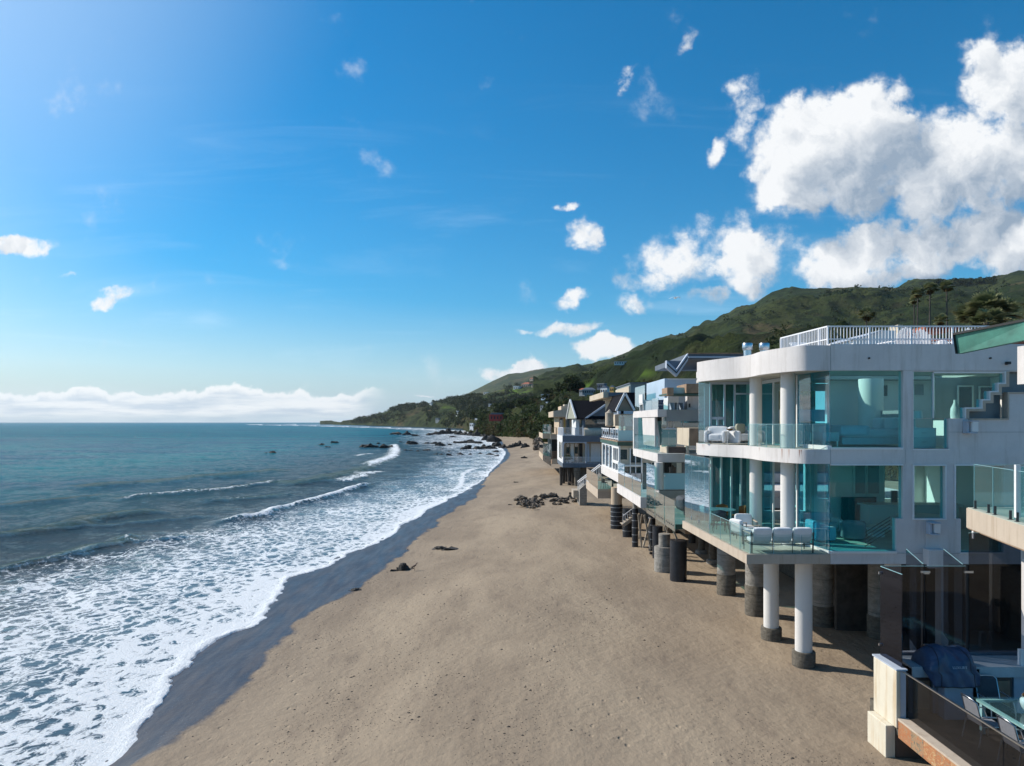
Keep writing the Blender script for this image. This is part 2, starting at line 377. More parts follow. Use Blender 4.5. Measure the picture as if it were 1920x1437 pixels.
MT['moss'] = simple('brown_dried_moss', (.16, .08, .02), .95, .5, 30, bump=1, bscale=60)
MT['pot'] = simple('brown_pottery', (.16, .10, .07), .6, .2)
MT['rust'] = simple('rusty_steel', (.16, .06, .03), .8, .4, 8)
MT['lumber'] = simple('raw_brown_beam', (.30, .20, .13), .8, .25, 3)
MT['g_teal'] = glass('teal_window_glass', (.72, .98, .975), .012, .6, haze=.07, hazecol=(.01, .42, .44))
MT['g_blue'] = glass('blue_window_glass', (.35, .76, .84), .05, 1.3, haze=.07, hazecol=(.01, .22, .36))
MT['g_clear'] = glass('clear_balustrade_glass', (.90, .965, .96), .02, 1.0, haze=.035, hazecol=(.3, .6, .62))
MT['g_side'] = glass('reflective_screen_glass', (.58, .83, .85), .16, 1.8, haze=.09, hazecol=(.16, .45, .52))
MT['g_frost'] = glass('frosted_glass', (.5, .72, .74), .03, .8, .2, haze=.75, hazecol=(.36, .62, .66))
MT['g_smoke'] = glass('smoked_glass', (.50, .51, .54), .012, .7, haze=.02, hazecol=(.06, .07, .09))
MT['g_smoke2'] = glass('mirror_smoked_glass', (.05, .05, .065), .09, .5, gcol=(.55, .62, .85))
MT['g_far'] = glass('far_window_glass', (.16, .34, .38), .10, 2.0, haze=.2, hazecol=(.05, .20, .25))
MT['g_deep'] = simple('deep_blue_glass', (.008, .045, .12), .08, .1, 1)
def mat_column():
    m, t, out = new_mat('column_paint'); p = pos(t)
    z = t.node('ShaderNodeSeparateXYZ', {0: p}).outputs[2]
    f = t.m('ADD', t.m('MULTIPLY', t.ss(z, 1.2, .2), .35), 0)
    c = t.mix(t.m('MULTIPLY', t.ss(t.noise(t.mapping(p, scale=(3, 3, .6)), 2, 6, .7), .45, .8), t.m('ADD', f, .12)), (.68, .66, .64), (.42, .40, .37))
    b = t.node('ShaderNodeBsdfPrincipled', {'Base Color': c, 'Roughness': .75}); t.l.new(t.bump(t.noise(p, 25, 5, .65), .3, .01), b.inputs['Normal']); t.l.new(b.outputs[0], out.inputs[0]); return m
MT['column'] = mat_column()
def mat_concrete(name, a, b_, s=2.0):
    m, t, out = new_mat(name); p = pos(t)
    c = t.mix(t.ss(t.noise(t.mapping(p, scale=(1, 1, 2.5)), s, 8, .7), .3, .72), a, b_)
    pits = t.ss(t.noise(p, 16, 4, .7), .62, .72); c = t.mix(t.m('MULTIPLY', pits, .6), c, tuple(x*.35 for x in a))
    ring = t.m('FRACT', t.m('MULTIPLY', t.node('ShaderNodeSeparateXYZ', {0: p}).outputs[2], 1.1)); c = t.mix(t.m('MULTIPLY', t.m('LESS_THAN', ring, .03), .5), c, tuple(x*.4 for x in a))
    bs = t.node('ShaderNodeBsdfPrincipled', {'Base Color': c, 'Roughness': .9}); t.l.new(t.bump(t.noise(p, 9, 8, .7), .8, .05), bs.inputs['Normal']); t.l.new(bs.outputs[0], out.inputs[0]); return m
MT['concrete'] = mat_concrete('weathered_concrete', (.19, .18, .165), (.33, .31, .28))
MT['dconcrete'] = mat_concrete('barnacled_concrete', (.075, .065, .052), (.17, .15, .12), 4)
def mat_stone():
    m, t, out = new_mat('rust_slate_cladding'); p = pos(t)
    sp = t.node('ShaderNodeSeparateXYZ', {0: p})
    br = t.node('ShaderNodeTexWhiteNoise', {'W': t.m('FLOOR', t.m('MULTIPLY', sp.outputs[1], 2.2))}, noise_dimensions='1D').outputs[0]
    n = t.noise(t.mapping(p, scale=(1, 1, 1.6)), 5.5, 8, .75, 1.6)
    r = t.node('ShaderNodeValToRGB', {0: t.m('ADD', t.m('MULTIPLY', br, .34), t.m('ADD', -.18, t.m('MULTIPLY', n, 1.15)))}).outputs[0]
    e = r.node.color_ramp.elements; e[0].position = .3; e[0].color = (.10, .09, .075, 1); e[1].position = .78; e[1].color = (.50, .38, .22, 1)
    x = e.new(.45); x.color = (.34, .24, .14, 1); x = e.new(.56); x.color = (.38, .13, .05, 1); x = e.new(.66); x.color = (.42, .22, .10, 1)
    j = t.m('LESS_THAN', t.m('FRACT', t.m('MULTIPLY', sp.outputs[1], 2.2)), .012); c = t.mix(j, r, (.08, .06, .05))
    b = t.node('ShaderNodeBsdfPrincipled', {'Base Color': c, 'Roughness': .7}); t.l.new(t.bump(n, .5, .03), b.inputs['Normal']); t.l.new(b.outputs[0], out.inputs[0]); return m
MT['stone'] = mat_stone()
def mat_rock(name, a, b_):
    m, t, out = new_mat(name); p = pos(t)
    c = t.mix(t.ss(t.noise(p, 1.4, 8, .7), .3, .7), a, b_)
    b = t.node('ShaderNodeBsdfPrincipled', {'Base Color': c, 'Roughness': .75}); t.l.new(t.bump(t.noise(p, 4, 8, .7), 1.0, .15), b.inputs['Normal']); t.l.new(b.outputs[0], out.inputs[0]); return m
MT['rock'] = mat_rock('wet_dark_rock', (.012, .011, .011), (.05, .044, .038))
MT['boulder'] = mat_rock('brown_boulder', (.06, .048, .038), (.24, .185, .135))
def mat_leaf(name, a, b_, trans=.25):
    m, t, out = new_mat(name); p = pos(t)
    c = t.mix(t.ss(t.noise(p, .9, 4, .6), .3, .7), a, b_)
    d = t.node('ShaderNodeBsdfPrincipled', {'Base Color': c, 'Roughness': .75, 'Specular IOR Level': .12})
    tr = t.node('ShaderNodeBsdfTranslucent', {0: c}); mx = t.node('ShaderNodeMixShader', {0: trans, 1: d.outputs[0], 2: tr.outputs[0]}); t.l.new(mx.outputs[0], out.inputs[0]); return m
MT['leaf_d'] = mat_leaf('dark_foliage', (.018, .030, .012), (.050, .068, .024))
MT['leaf_m'] = mat_leaf('green_foliage', (.03, .05, .016), (.075, .10, .030))
MT['leaf_b'] = mat_leaf('olive_brown_foliage', (.05, .045, .018), (.095, .078, .030))
MT['palm'] = mat_leaf('palm_frond', (.11, .14, .06), (.30, .30, .16))
MT['palmdry'] = mat_leaf('dry_palm_frond', (.12, .08, .035), (.2, .14, .06))
# ------------------------------------------------------------------ beach and sea
ZW = -1.05     # still water level by the beach
foam_px = [(150, 1500), (198, 1437), (242, 1389), (292, 1334), (318, 1313), (334, 1290), (345, 1268), (379, 1240), (431, 1197), (472, 1173), (505, 1145), (518, 1118), (528, 1098), (545, 1082), (575, 1072), (604, 1064),
           (642, 1040), (691, 1024), (756, 989), (793, 961), (837, 939), (880, 918), (912, 897), (925, 880), (938, 868), (947, 855), (950, 846), (938, 838), (930, 832), (925, 826), (917, 819), (905, 813), (880, 808), (780, 803), (640, 799.5), (470, 796.5)]
dry_px = [(190, 1500), (245, 1437), (309, 1398), (350, 1368), (388, 1339), (431, 1309), (470, 1275), (492, 1250), (505, 1225), (528, 1200), (556, 1172), (601, 1138), (677, 1100), (715, 1071), (764, 1030), (800, 997),
          (818, 984), (829, 969), (866, 949), (897, 929), (907, 905), (919, 888), (940, 870), (953, 862), (956, 850), (949, 840), (944, 833), (940, 826), (930, 819), (918, 813), (890, 808), (790, 803), (650, 799.5), (470, 796.5)]
def curve(pxs, z):
    ys = []; xs = []
    for px, py in pxs:
        g = gz(px, py, z); ys.append(g.y); xs.append(g.x)
    return np.array(ys), np.array(xs)
ey, ex = curve(foam_px, ZW+.03); dyy, dx = curve(dry_px, ZW+.22)
ey = np.concatenate([[-400], ey]); ex = np.concatenate([[-16], ex]); dyy = np.concatenate([[-400], dyy]); dx = np.concatenate([[-13], dx])
def E(Y): return np.interp(Y, ey, ex)
def D(Y): return np.interp(Y, dyy, dx)
def sand_h(X, Y):
    e = E(Y); d = np.maximum(D(Y), e+.05)
    a = np.clip((X-e)/(d-e), -60, 1)
    z = np.where(X < e, ZW+.03-np.minimum((e-X)*.07, 3), ZW+.03+.19*np.clip(a, 0, 1))
    t = np.clip((X-d)/11.0, 0, 1); z = z+(0-(ZW+.22))*(t*t*(3-2*t))*(X > d)
    amp = np.clip((X-d)/3, 0, 1)
    z = z+amp*(.16*(fb(X/5, Y/7, 3)-.5)+.05*(fb(X/.9, Y/1.2, 5)-.5))
    far = np.clip((Y-110)/120, 0, 1)*np.clip((X-d)/20, 0, 1.5); z = z+far*1.2
    return z
def sand_z(x, y): return float(sand_h(np.array([float(x)]), np.array([float(y)]))[0])
rows = np.concatenate([[-300, -150, -80, -50, -30, -18, -8, -2, 3, 7, 10], F*8/(np.arange(1480, 815, -2.2)-HOR), [360, 420, 500, 640]])
rows = np.unique(rows)
g = np.where(rows > 12, rows, 12+np.abs(12-rows)*1.2)
cols = np.linspace(-.70, 2.2, 520)
Xg = cols[None, :]*g[:, None]; Yg = np.repeat(rows[:, None], len(cols), 1); Zg = sand_h(Xg, Yg)
def mat_sand():
    m, t, out = new_mat('beach_sand'); p = pos(t)
    dd = t.node('ShaderNodeAttribute', attribute_name='dry').outputs['Fac']
    n1 = t.noise(t.mapping(p, scale=(1, 1.0, 1)), .9, 6, .62)
    wl = t.m('ADD', dd, t.m('ADD', t.m('MULTIPLY', t.m('SUBTRACT', n1, .5), .9), t.m('MULTIPLY', t.m('SUBTRACT', t.noise(t.mapping(p, scale=(.5, .22, 1)), 1.0, 3, .5), .5), 1.6)))
    wet = t.ss(wl, .20, -.14); damp = t.ss(wl, 4.5, .2)
    base = t.mix(t.ss(t.noise(t.mapping(p, scale=(.35, .14, 1)), .7, 6, .6, .5), .32, .68), (.355, .282, .203), (.250, .196, .142))
    base = t.mix(t.m('MULTIPLY', t.ss(t.noise(t.mapping(p, scale=(1.2, .35, 1)), 1.2, 7, .7), .5, .78), .62), base, (.15, .115, .09))
    base = t.mix(t.m('MULTIPLY', t.ss(t.noise(p, 90, 3, .6), .3, .75), .22), base, (.16, .12, .09))
    spk = t.node('ShaderNodeTexVoronoi', {'Vector': p, 'Scale': 3.2, 'Randomness': 1.0}).outputs['Distance']
    band = t.m('MULTIPLY', t.ss(t.noise(t.mapping(p, scale=(.22, .1, 1)), 1.0, 4, .6), .46, .62), t.ss(t.noise(p, .9, 3, .6), .4, .62))
    base = t.mix(t.m('MULTIPLY', t.m('MULTIPLY', t.ss(spk, .09, .04), band), .5), base, (.05, .04, .034))
    spk2 = t.node('ShaderNodeTexVoronoi', {'Vector': p, 'Scale': 1.1, 'Randomness': 1.0}).outputs['Distance']
    base = t.mix(t.m('MULTIPLY', t.m('MULTIPLY', t.ss(spk2, .05, .03), .75), band), base, (.05, .04, .034))
    base = t.mix(t.m('MULTIPLY', damp, .22), base, (.22, .17, .13))
    wc_ = t.mix(t.ss(t.noise(t.mapping(p, scale=(2.2, .35, 1)), 1.3, 6, .65), .35, .7), (.036, .030, .036), (.085, .068, .062)); c = t.mix(wet, base, wc_)
    glint_specks = t.node('ShaderNodeTexVoronoi', {'Vector': t.mapping(p, scale=(2.4, 1, 1)), 'Scale': 5, 'Randomness': 1.0}).outputs['Distance']; c = t.mix(t.m('MULTIPLY', t.m('MULTIPLY', t.ss(glint_specks, .10, .05), t.ss(t.noise(p, .8, 4, .6), .48, .58)), t.m('MULTIPLY', wet, .8)), c, (.45, .43, .45))  # pale specks paint glints into the wet sand colour
    ro = t.m('ADD', .92, t.m('MULTIPLY', wet, t.m('ADD', -.72, t.m('MULTIPLY', t.noise(t.mapping(p, scale=(1.5, .3, 1)), 1.0, 5, .6), .35))))
    sp = t.m('ADD', .2, t.m('MULTIPLY', wet, .18))
    b = t.node('ShaderNodeBsdfPrincipled', {'Base Color': c, 'Roughness': ro, 'Specular IOR Level': sp})
    h = t.m('ADD', t.m('MULTIPLY', t.noise(p, 3.5, 7, .62), 1.0), t.m('MULTIPLY', t.noise(p, 30, 3, .6), .05))
    dent = t.node('ShaderNodeTexVoronoi', {'Vector': t.mapping(p, scale=(1.3, .9, 1)), 'Scale': 2.1, 'Randomness': 1.0}).outputs['Distance']
    h = t.m('SUBTRACT', h, t.m('MULTIPLY', t.m('MULTIPLY', t.ss(dent, .20, .05), t.ss(t.noise(t.mapping(p, scale=(.16, .06, 1)), 1.0, 3, .5), .48, .58)), .55))
    h = t.m('ADD', h, t.m('MULTIPLY', t.noise(t.mapping(p, rot=(0, 0, R(25)), scale=(2.2, .4, 1)), 1.0, 4, .6), .35))
    st = t.m('SUBTRACT', .66, t.m('MULTIPLY', wet, .48))
    bn = t.node('ShaderNodeBump', {'Height': h, 'Strength': st, 'Distance': .10}).outputs[0]
    gl = t.node('ShaderNodeTexVoronoi', {'Vector': t.mapping(p, scale=(2, 1, 1)), 'Scale': 7, 'Randomness': 1.0}).outputs['Distance']
    bn = t.node('ShaderNodeBump', {'Height': t.m('MULTIPLY', t.ss(gl, .16, .05), wet), 'Strength': .5, 'Distance': .03, 'Normal': bn}).outputs[0]
    t.l.new(bn, b.inputs['Normal'])
    t.l.new(b.outputs[0], out.inputs[0]); return m
grid_mesh('beach_sand', Xg, Yg, Zg, mat_sand(), {'dry': Xg-np.maximum(D(Yg), E(Yg)+.05)}, kind='structure')

# ---- sea: one sheet, fine near the shore, reaching the horizon
rows = np.concatenate([[-2500, -900, -400, -200, -110, -60, -35, -20, -10, -3, 3, 8], F*9/(np.arange(1500, 940, -1.35)-HOR), F*9/(np.arange(940, 800, -1.0)-HOR), F*9/(np.arange(800, 794.0, -.6)-HOR), [9000, 16000]])
rows = np.unique(rows); g = np.where(rows > 12, rows, 12+np.abs(12-rows)*1.6)
cols = np.concatenate([np.linspace(-4, -.92, 14)[:-1], np.linspace(-.92, .04, 620)])
Xg = cols[None, :]*g[:, None]; Yg = np.repeat(rows[:, None], len(cols), 1)
Dd = E(Yg)-Xg; nr_ = np.clip(1-np.abs(Dd)/5, 0, 1)*np.clip(120/np.maximum(Yg, 1), .3, 1); Dd = Dd+nr_*((fb(Xg/1.6, Yg/1.8, 71, 4, .6)-.5)*1.5+(fb(Xg/5, Yg/6, 72, 2)-.5)*1.6)
def polydist(pts):                     # signed distance to a crest line (+ = seaward) and the parameter along it
    w_ = [gz(px, py, ZW+.15) for px, py in pts]; best = np.full(Xg.shape, 1e9); sg = np.zeros(Xg.shape); par = np.zeros(Xg.shape)
    L = [0]
    for a, b in zip(w_[:-1], w_[1:]): L.append(L[-1]+math.hypot(b.x-a.x, b.y-a.y))
    for k, (a, b) in enumerate(zip(w_[:-1], w_[1:])):
        ax, ay, bx, by = a.x, a.y, b.x, b.y; l2 = (bx-ax)**2+(by-ay)**2
        t = np.clip(((Xg-ax)*(bx-ax)+(Yg-ay)*(by-ay))/l2, 0, 1); qx = ax+t*(bx-ax); qy = ay+t*(by-ay)
        d = np.hypot(Xg-qx, Yg-qy); s_ = np.sign((bx-ax)*(Yg-ay)-(by-ay)*(Xg-ax)); u = d < best
        best = np.where(u, d, best); sg = np.where(u, s_, sg); par = np.where(u, (L[k]+t*(L[k+1]-L[k]))/L[-1], par)
    return best*sg, par
# crest lines: pixels, height, seaward width, shoreward width, foam 0..1, foam trail seaward
WV = [([(-260, 1110), (0, 1071), (50, 1056), (113, 1046), (150, 1036), (180, 1026), (213, 1021), (250, 1006), (293, 1000)], .42, 1.5, .55, .10, .5),
      ([(226, 1010), (263, 1015), (323, 1009), (360, 1001)], .25, 1.0, .45, .3, .6),
      ([(-250, 1020), (0, 1003), (50, 996), (125, 990), (188, 971), (250, 963), (330, 958)], .5, 2.2, .8, .12, .5),
      ([(60, 985), (200, 985), (300, 975), (400, 965)], .22, 1.6, .7, 0, .3),
      ([(200, 940), (300, 928), (401, 918), (476, 908), (540, 900)], .42, 2.4, 1.0, .45, 1.2),
      ([(376, 940), (430, 935), (476, 933), (560, 924)], .4, 2.0, .9, .2, .8),
      ([(392, 983), (444, 972), (496, 964), (540, 948), (604, 934), (656, 917), (700, 904)], .55, 1.2, .5, .85, 1.6),
      ([(520, 910), (600, 899), (660, 885), (700, 873)], .5, 3.0, 1.4, .1, 1),
      ([(640, 902), (680, 893), (697, 884), (722, 886)], .35, 2.6, 1.0, .75, 3),
      ([(690, 878), (703, 868), (722, 862), (738, 856), (743, 848), (744, 840), (738, 832)], .5, 2.8, 1.5, .8, 3.5),
      ([(700, 850), (660, 855)], .2, 3, 2, .5, 3), ([(837, 923), (850, 918), (864, 911), (869, 898), (871, 888), (885, 881), (902, 876)], .32, 1.2, .45, .95, 1.2),
      ([(846, 925), (868, 921), (890, 913), (899, 903), (897, 899)], .1, .8, .4, .8, .6),
      ([(740, 975), (780, 955), (815, 945), (845, 936)], .12, 1, .5, .6, 1.5),
      ([(495, 1078), (530, 1071), (560, 1070)], .12, .8, .5, -.8, .5),
      ([(-200, 960), (0, 948), (120, 938), (220, 925)], .35, 2.6, 1.2, 0, .3), ([(100, 915), (250, 905), (420, 890), (560, 880)], .4, 4, 2, 0, .3)]
wx = Xg+1.2*(fb(Xg/4, Yg/4, 11)-.5)*np.clip(Yg/40, .5, 3); Z = np.zeros(Xg.shape); foam = np.zeros(Xg.shape)
for (pts, h, ws, wl, fm, trail) in WV:
    sdist, par = polydist(pts)
    sdist = sdist+(fb(Xg/2.2, Yg/2.2, 21)-.5)*1.0*(ws/1.5)
    end = np.clip(np.minimum(par, 1-par)/.12, 0, 1); end = end*end*(3-2*end)
    hh = h*(.55+.9*fb(par*9, par*0+h*7, 31, 3))*end
    Z += np.where(sdist > 0, np.exp(-(sdist/ws)**2), np.exp(-(sdist/wl)**2))*hh
    tr = np.where(sdist > 0, np.clip(1-sdist/(trail+.01), 0, 1), np.clip(1+sdist/(wl*1.3), 0, 1))
    foam += fm*tr*end*(.6+.8*fb(Xg/1.5, Yg/2.5, 41))
near = np.clip(Dd/6, 0, 1); damp = near*near
chop = (fb(Xg/3.0+Yg/9, Yg/5, 51, 5, .55)-.5)*.42+(fb(Xg/11, Yg/14, 52, 3)-.5)*.5
chop = chop*np.clip(Dd/14, .06, 1)*np.clip(1500/np.maximum(Yg, 1), 0, 1)
# lacy foam coverage against the distance offshore
dn = Dd+(fb(Xg/5, Yg/8, 61)-.5)*5
lim = np.interp(Yg, [0, 30, 45, 70, 110, 200, 300, 500, 1200], [20, 19, 17, 15, 13, 20, 40, 60, 60])
cv = np.interp(dn/lim, [-.2, .0, .10, .25, .6, .95, 1.2], [.80, .70, .50, .43, .37, .22, 0])
cv = cv*np.interp(Yg, [0, 60, 90, 160, 230, 300, 700, 1500], [1, 1, .78, .74, .85, .95, .9, 1.2])
cv = cv+.30*(fb(Xg/2.6, Yg/4.5, 62)-.5)*(cv > .05)
lip = np.exp(-((Dd-.15)/.35)**2)
foam = np.maximum(foam*.9, cv)+.42*lip*np.clip(fb(Xg/.8, Yg/1.5, 66)*2.2-.3, 0, 1)
foam = foam*(Dd > -.6)
Zs = ZW+damp*Z*.85+chop*np.clip(Dd/2, 0, 1)+.05*np.exp(-((Dd-.2)/.25)**2)+.02
Zs = np.where(Dd < 0, ZW-.0-np.minimum(-Dd*.2, .6), Zs)
Zs = np.where(Dd < -.3, np.minimum(Zs, sand_h(Xg, Yg)-.1), Zs)
Zs = np.where(Yg > 8000, ZW, Zs)
def mat_sea():
    m, t, out = new_mat('sea_water'); p = pos(t)
    fo = t.node('ShaderNodeAttribute', attribute_name='foam').outputs['Fac']; df = t.node('ShaderNodeAttribute', attribute_name='shore').outputs['Fac']
    wn = t.node('ShaderNodeVectorMath', {0: t.noise(p, .9, 4, .6, 0, 1), 1: (.5, .5, .5)}, operation='SUBTRACT').outputs[0]
    sc_ = t.node('ShaderNodeVectorMath', {0: wn}, operation='SCALE'); sc_.inputs['Scale'].default_value = 1.5
    q = t.node('ShaderNodeVectorMath', {0: p, 1: sc_.outputs[0]}, operation='ADD').outputs[0]
    def lace(s_, st=(1, .62, 0)):
        v = t.node('ShaderNodeTexVoronoi', {'Vector': t.mapping(q, scale=st), 'Scale': s_, 'Randomness': 1.0}, feature='DISTANCE_TO_EDGE').outputs['Distance']
        return v
    l1 = t.ss(lace(1.5), .33, .0); l2 = t.ss(lace(4.6), .30, .0); nn = t.noise(q, 3.2, 7, .68, .6); big = t.noise(t.mapping(p, scale=(.5, .35, 1)), .9, 4, .6)
    fbr = t.noise(q, 11, 4, .7)
    pat = t.m('ADD', t.m('ADD', t.m('MULTIPLY', l1, .36), t.m('MULTIPLY', l2, .20)), t.m('ADD', t.m('MULTIPLY', nn, .50), t.m('MULTIPLY', t.m('SUBTRACT', fbr, .5), .30)))
    pat = t.m('ADD', t.m('ADD', pat, .04), t.m('ADD', t.m('MULTIPLY', t.m('SUBTRACT', big, .5), .5), t.m('MULTIPLY', t.m('SUBTRACT', t.noise(q, 7.5, 5, .75, .8), .5), .55)))
    thr = t.m('SUBTRACT', 1.03, t.m('MULTIPLY', fo, .98))
    fm = t.ss(pat, t.m('SUBTRACT', thr, .10), t.m('ADD', thr, .16))
    fm = t.m('MULTIPLY', fm, t.ss(fo, .02, .16))
    # sparse whitecaps far out; the same foam-coloured flecks paint in sun glints
    wc_glint = t.m('MULTIPLY', t.ss(t.noise(t.mapping(p, scale=(.7, 1.6, 1)), .6, 8, .76), .655, .73), t.ss(df, 10, 40)); fm = t.m('MAXIMUM', fm, t.m('MULTIPLY', wc_glint, .5))
    deep = t.ss(df, 3, 90); tone = t.ss(t.noise(t.mapping(p, scale=(.02, .05, 1)), .9, 5, .6), .35, .7)
    rip = t.ss(t.noise(t.mapping(p, rot=(0, 0, R(10)), scale=(.12, .40, 1)), 1.0, 8, .7), .38, .66)
    wat = t.mix(deep, (.035, .065, .090), t.mix(tone, (.002, .105, .175), (.003, .180, .215)))
    wat = t.mix(t.m('MULTIPLY', t.ss(df, 55, 6), .45), wat, (.060, .060, .050))
    wat = t.mix(t.m('MULTIPLY', t.ss(t.node('ShaderNodeAttribute', attribute_name='wave').outputs['Fac'], .08, .34), .8), wat, (.045, .075, .045))
    wat = t.mix(t.m('MULTIPLY', rip, .35), wat, (.006, .065, .110))
    dist = t.node('ShaderNodeSeparateXYZ', {0: p}).outputs[1]
    fd = t.node('ShaderNodeBsdfPrincipled', {'Base Color': t.mix(t.ss(t.noise(p, 14, 4, .7), .3, .7), (.78, .83, .88), (.97, .97, .97)), 'Roughness': .7, 'Specular IOR Level': .25})
    fbump = t.node('ShaderNodeBump', {'Height': t.m('ADD', t.m('MULTIPLY', pat, .6), t.noise(p, 16, 6, .75)), 'Strength': .7, 'Distance': .12}).outputs[0]; t.l.new(fbump, fd.inputs['Normal'])
    w1 = t.noise(t.mapping(p, rot=(0, 0, R(12)), scale=(.8, 1.7, 1)), 1.5, 8, .64); w2 = t.noise(t.mapping(p, rot=(0, 0, R(-20)), scale=(.10, .24, 1)), 1.3, 7, .6)
    w3 = t.noise(t.mapping(p, rot=(0, 0, R(8)), scale=(.02, .055, 1)), 1.1, 8, .62)
    h = t.m('ADD', t.m('ADD', t.m('MULTIPLY', w1, .34), t.m('MULTIPLY', t.m('MULTIPLY', t.noise(p, 8.0, 4, .7), t.ss(df, 8, 30)), .15)), t.m('ADD', t.m('MULTIPLY', w2, 1.1), t.m('MULTIPLY', w3, 4.5)))
    bp = t.node('ShaderNodeBump', {'Height': h, 'Strength': t.ss(df, 5, 24, .14, 1.0), 'Distance': 1.0}).outputs[0]
    # water body plus a glossy skin; far out the averaged wave slopes mirror less than a flat sheet would
    body = t.node('ShaderNodeBsdfDiffuse', {0: wat, 'Normal': bp}); skin = t.node('ShaderNodeBsdfGlossy', {0: (1, 1, 1, 1), 1: t.ss(dist, 20, 2500, .08, .22), 'Normal': bp})
    fr = t.node('ShaderNodeFresnel', {0: 1.33, 'Normal': bp}).outputs[0]; cap = t.m('ADD', t.ss(dist, 25, 500, .60, .20), t.ss(df, 20, 6, .0, .30))
    b = t.node('ShaderNodeMixShader', {0: t.m('MINIMUM', fr, cap), 1: body.outputs[0], 2: skin.outputs[0]})
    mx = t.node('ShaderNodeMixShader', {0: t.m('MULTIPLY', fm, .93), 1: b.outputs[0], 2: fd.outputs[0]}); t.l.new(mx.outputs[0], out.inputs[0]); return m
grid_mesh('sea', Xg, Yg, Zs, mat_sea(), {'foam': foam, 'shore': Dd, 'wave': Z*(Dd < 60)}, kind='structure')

# ------------------------------------------------------------------ hills
def mat_hill(name, far=0.0):
    m, t, out = new_mat(name); p = pos(t)
    s_ = t.node('ShaderNodeAttribute', attribute_name='steep').outputs['Fac']; gr = t.node('ShaderNodeAttribute', attribute_name='gully').outputs['Fac']
    a = t.ss(t.noise(p, .006, 8, .62, .5), .36, .66); b_ = t.ss(t.noise(p, .05, 7, .68), .45, .62)
    c = t.mix(a, (.034, .058, .018), (.078, .096, .030)); c = t.mix(b_, c, (.020, .034, .015))
    c = t.mix(t.m('MULTIPLY', t.ss(t.noise(p, .0065, 8, .68), .54, .66), .85), c, (.15, .115, .062))
    c = t.mix(t.m('MULTIPLY', t.ss(t.noise(p, .16, 6, .7), .52, .66), .75), c, (.015, .026, .012))
    c = t.mix(t.m('MULTIPLY', s_, t.ss(t.noise(p, .03, 6, .6), .35, .6)), c, (.17, .125, .075))
    c = t.mix(gr, c, (.014, .026, .013))
    lw = t.node('ShaderNodeAttribute', attribute_name='lawn').outputs['Fac']; c = t.mix(t.m('MULTIPLY', lw, t.ss(t.noise(p, .018, 4, .6), .47, .53)), c, (.13, .22, .03))
    bs = t.node('ShaderNodeBsdfPrincipled', {'Base Color': c, 'Roughness': .95, 'Specular IOR Level': .1})
    t.l.new(t.bump(t.m('ADD', t.noise(p, .07, 9, .7), t.m('MULTIPLY', t.noise(p, .5, 5, .7), .25)), 1.0, 14), bs.inputs['Normal']); t.l.new(bs.outputs[0], out.inputs[0]); return m
def loft(name, curves, mat, nu, nv, amp, wl, seed, lawn=None, steepf=0.0, px0=None, px1=None, **tags):
    a0 = max(c[0][0] for c in curves) if px0 is None else px0; a1 = min(c[-1][0] for c in curves) if px1 is None else px1
    u = np.linspace(a0, a1, nu); k = len(curves); T = np.linspace(0, k-1, nv)
    cy = np.array([np.interp(u, [q[0] for q in c], [q[1] for q in c]) for c in curves]); cY = np.array([np.interp(u, [q[0] for q in c], [q[2] for q in c]) for c in curves])
    cY = np.log(cY)
    X = []; Y = []; Z = []
    for t in T:
        i = min(int(t), k-2); f = t-i; f2 = f
        py = cy[i]*(1-f2)+cy[i+1]*f2; YY = np.exp(cY[i]*(1-f)+cY[i+1]*f); Y.append(YY); X.append((u-960)/F*YY); Z.append(H-(py-HOR)/F*YY)
    X = np.array(X); Y = np.array(Y); Z = np.array(Z)
    edge = np.minimum(1, np.minimum((T/.35), (k-1-T)/.25+.12))[:, None]
    r = 1-np.abs(2*fb(X/wl+.3*fb(X/wl, Y/wl, seed+9), Y/wl, seed, 6, .52)-1)
    r2 = 1-np.abs(2*fb(X/(wl*.33), Y/(wl*.33), seed+5, 5, .5)-1)
    edge = edge*(.10+.90*np.clip(np.abs(T-(k-2))/.45, 0, 1))[:, None]; dz = amp*(r**2-.55)*1.3+amp*.35*(r2**2-.5)
    Z = Z+dz*edge
    gul = np.clip((.42-r**2)*3.2, 0, 1)*.8
    la = np.zeros(X.shape)
    if lawn:
        for (lx, ly, rx, ry) in lawn:
            PX = 960+X/Y*F; PY = HOR-(Z-H)/Y*F; la = np.maximum(la, np.clip(1.3-np.hypot((PX-lx)/rx, (PY-ly)/ry), 0, 1))
    sl = np.clip(np.abs(np.gradient(Z, axis=0))/(np.abs(np.gradient(Y, axis=0))+1e-3)*steepf-.35, 0, 1)
    ci = int(nv*(k-2)/(k-1)); return grid_mesh(name, X, Y, Z, mat, {'steep': sl, 'gully': gul, 'lawn': la}, **tags), (X[:ci], Y[:ci], Z[:ci])
mh = mat_hill('coastal_scrub_hill')
crestM = [(1000, 716, 1900), (1040, 706, 1850), (1075, 694, 1800), (1110, 684, 1750), (1190, 656, 1650), (1235, 638, 1600), (1280, 623, 1550), (1313, 610, 1500), (1347, 597, 1480), (1380, 580, 1450), (1413, 572, 1430), (1427, 562, 1420), (1447, 550, 1400), (1487, 540, 1400), (1560, 540, 1400), (1600, 533, 1420),
          (1680, 532, 1450), (1747, 528, 1450), (1827, 525, 1450), (1863, 523, 1400), (1897, 512, 1350), (1960, 505, 1300), (2300, 480, 1200)]
midM = [(1000, 748, 1150), (1100, 735, 1050), (1200, 712, 950), (1300, 690, 850), (1400, 664, 800), (1600, 640, 780), (1800, 630, 760), (2300, 610, 700)]
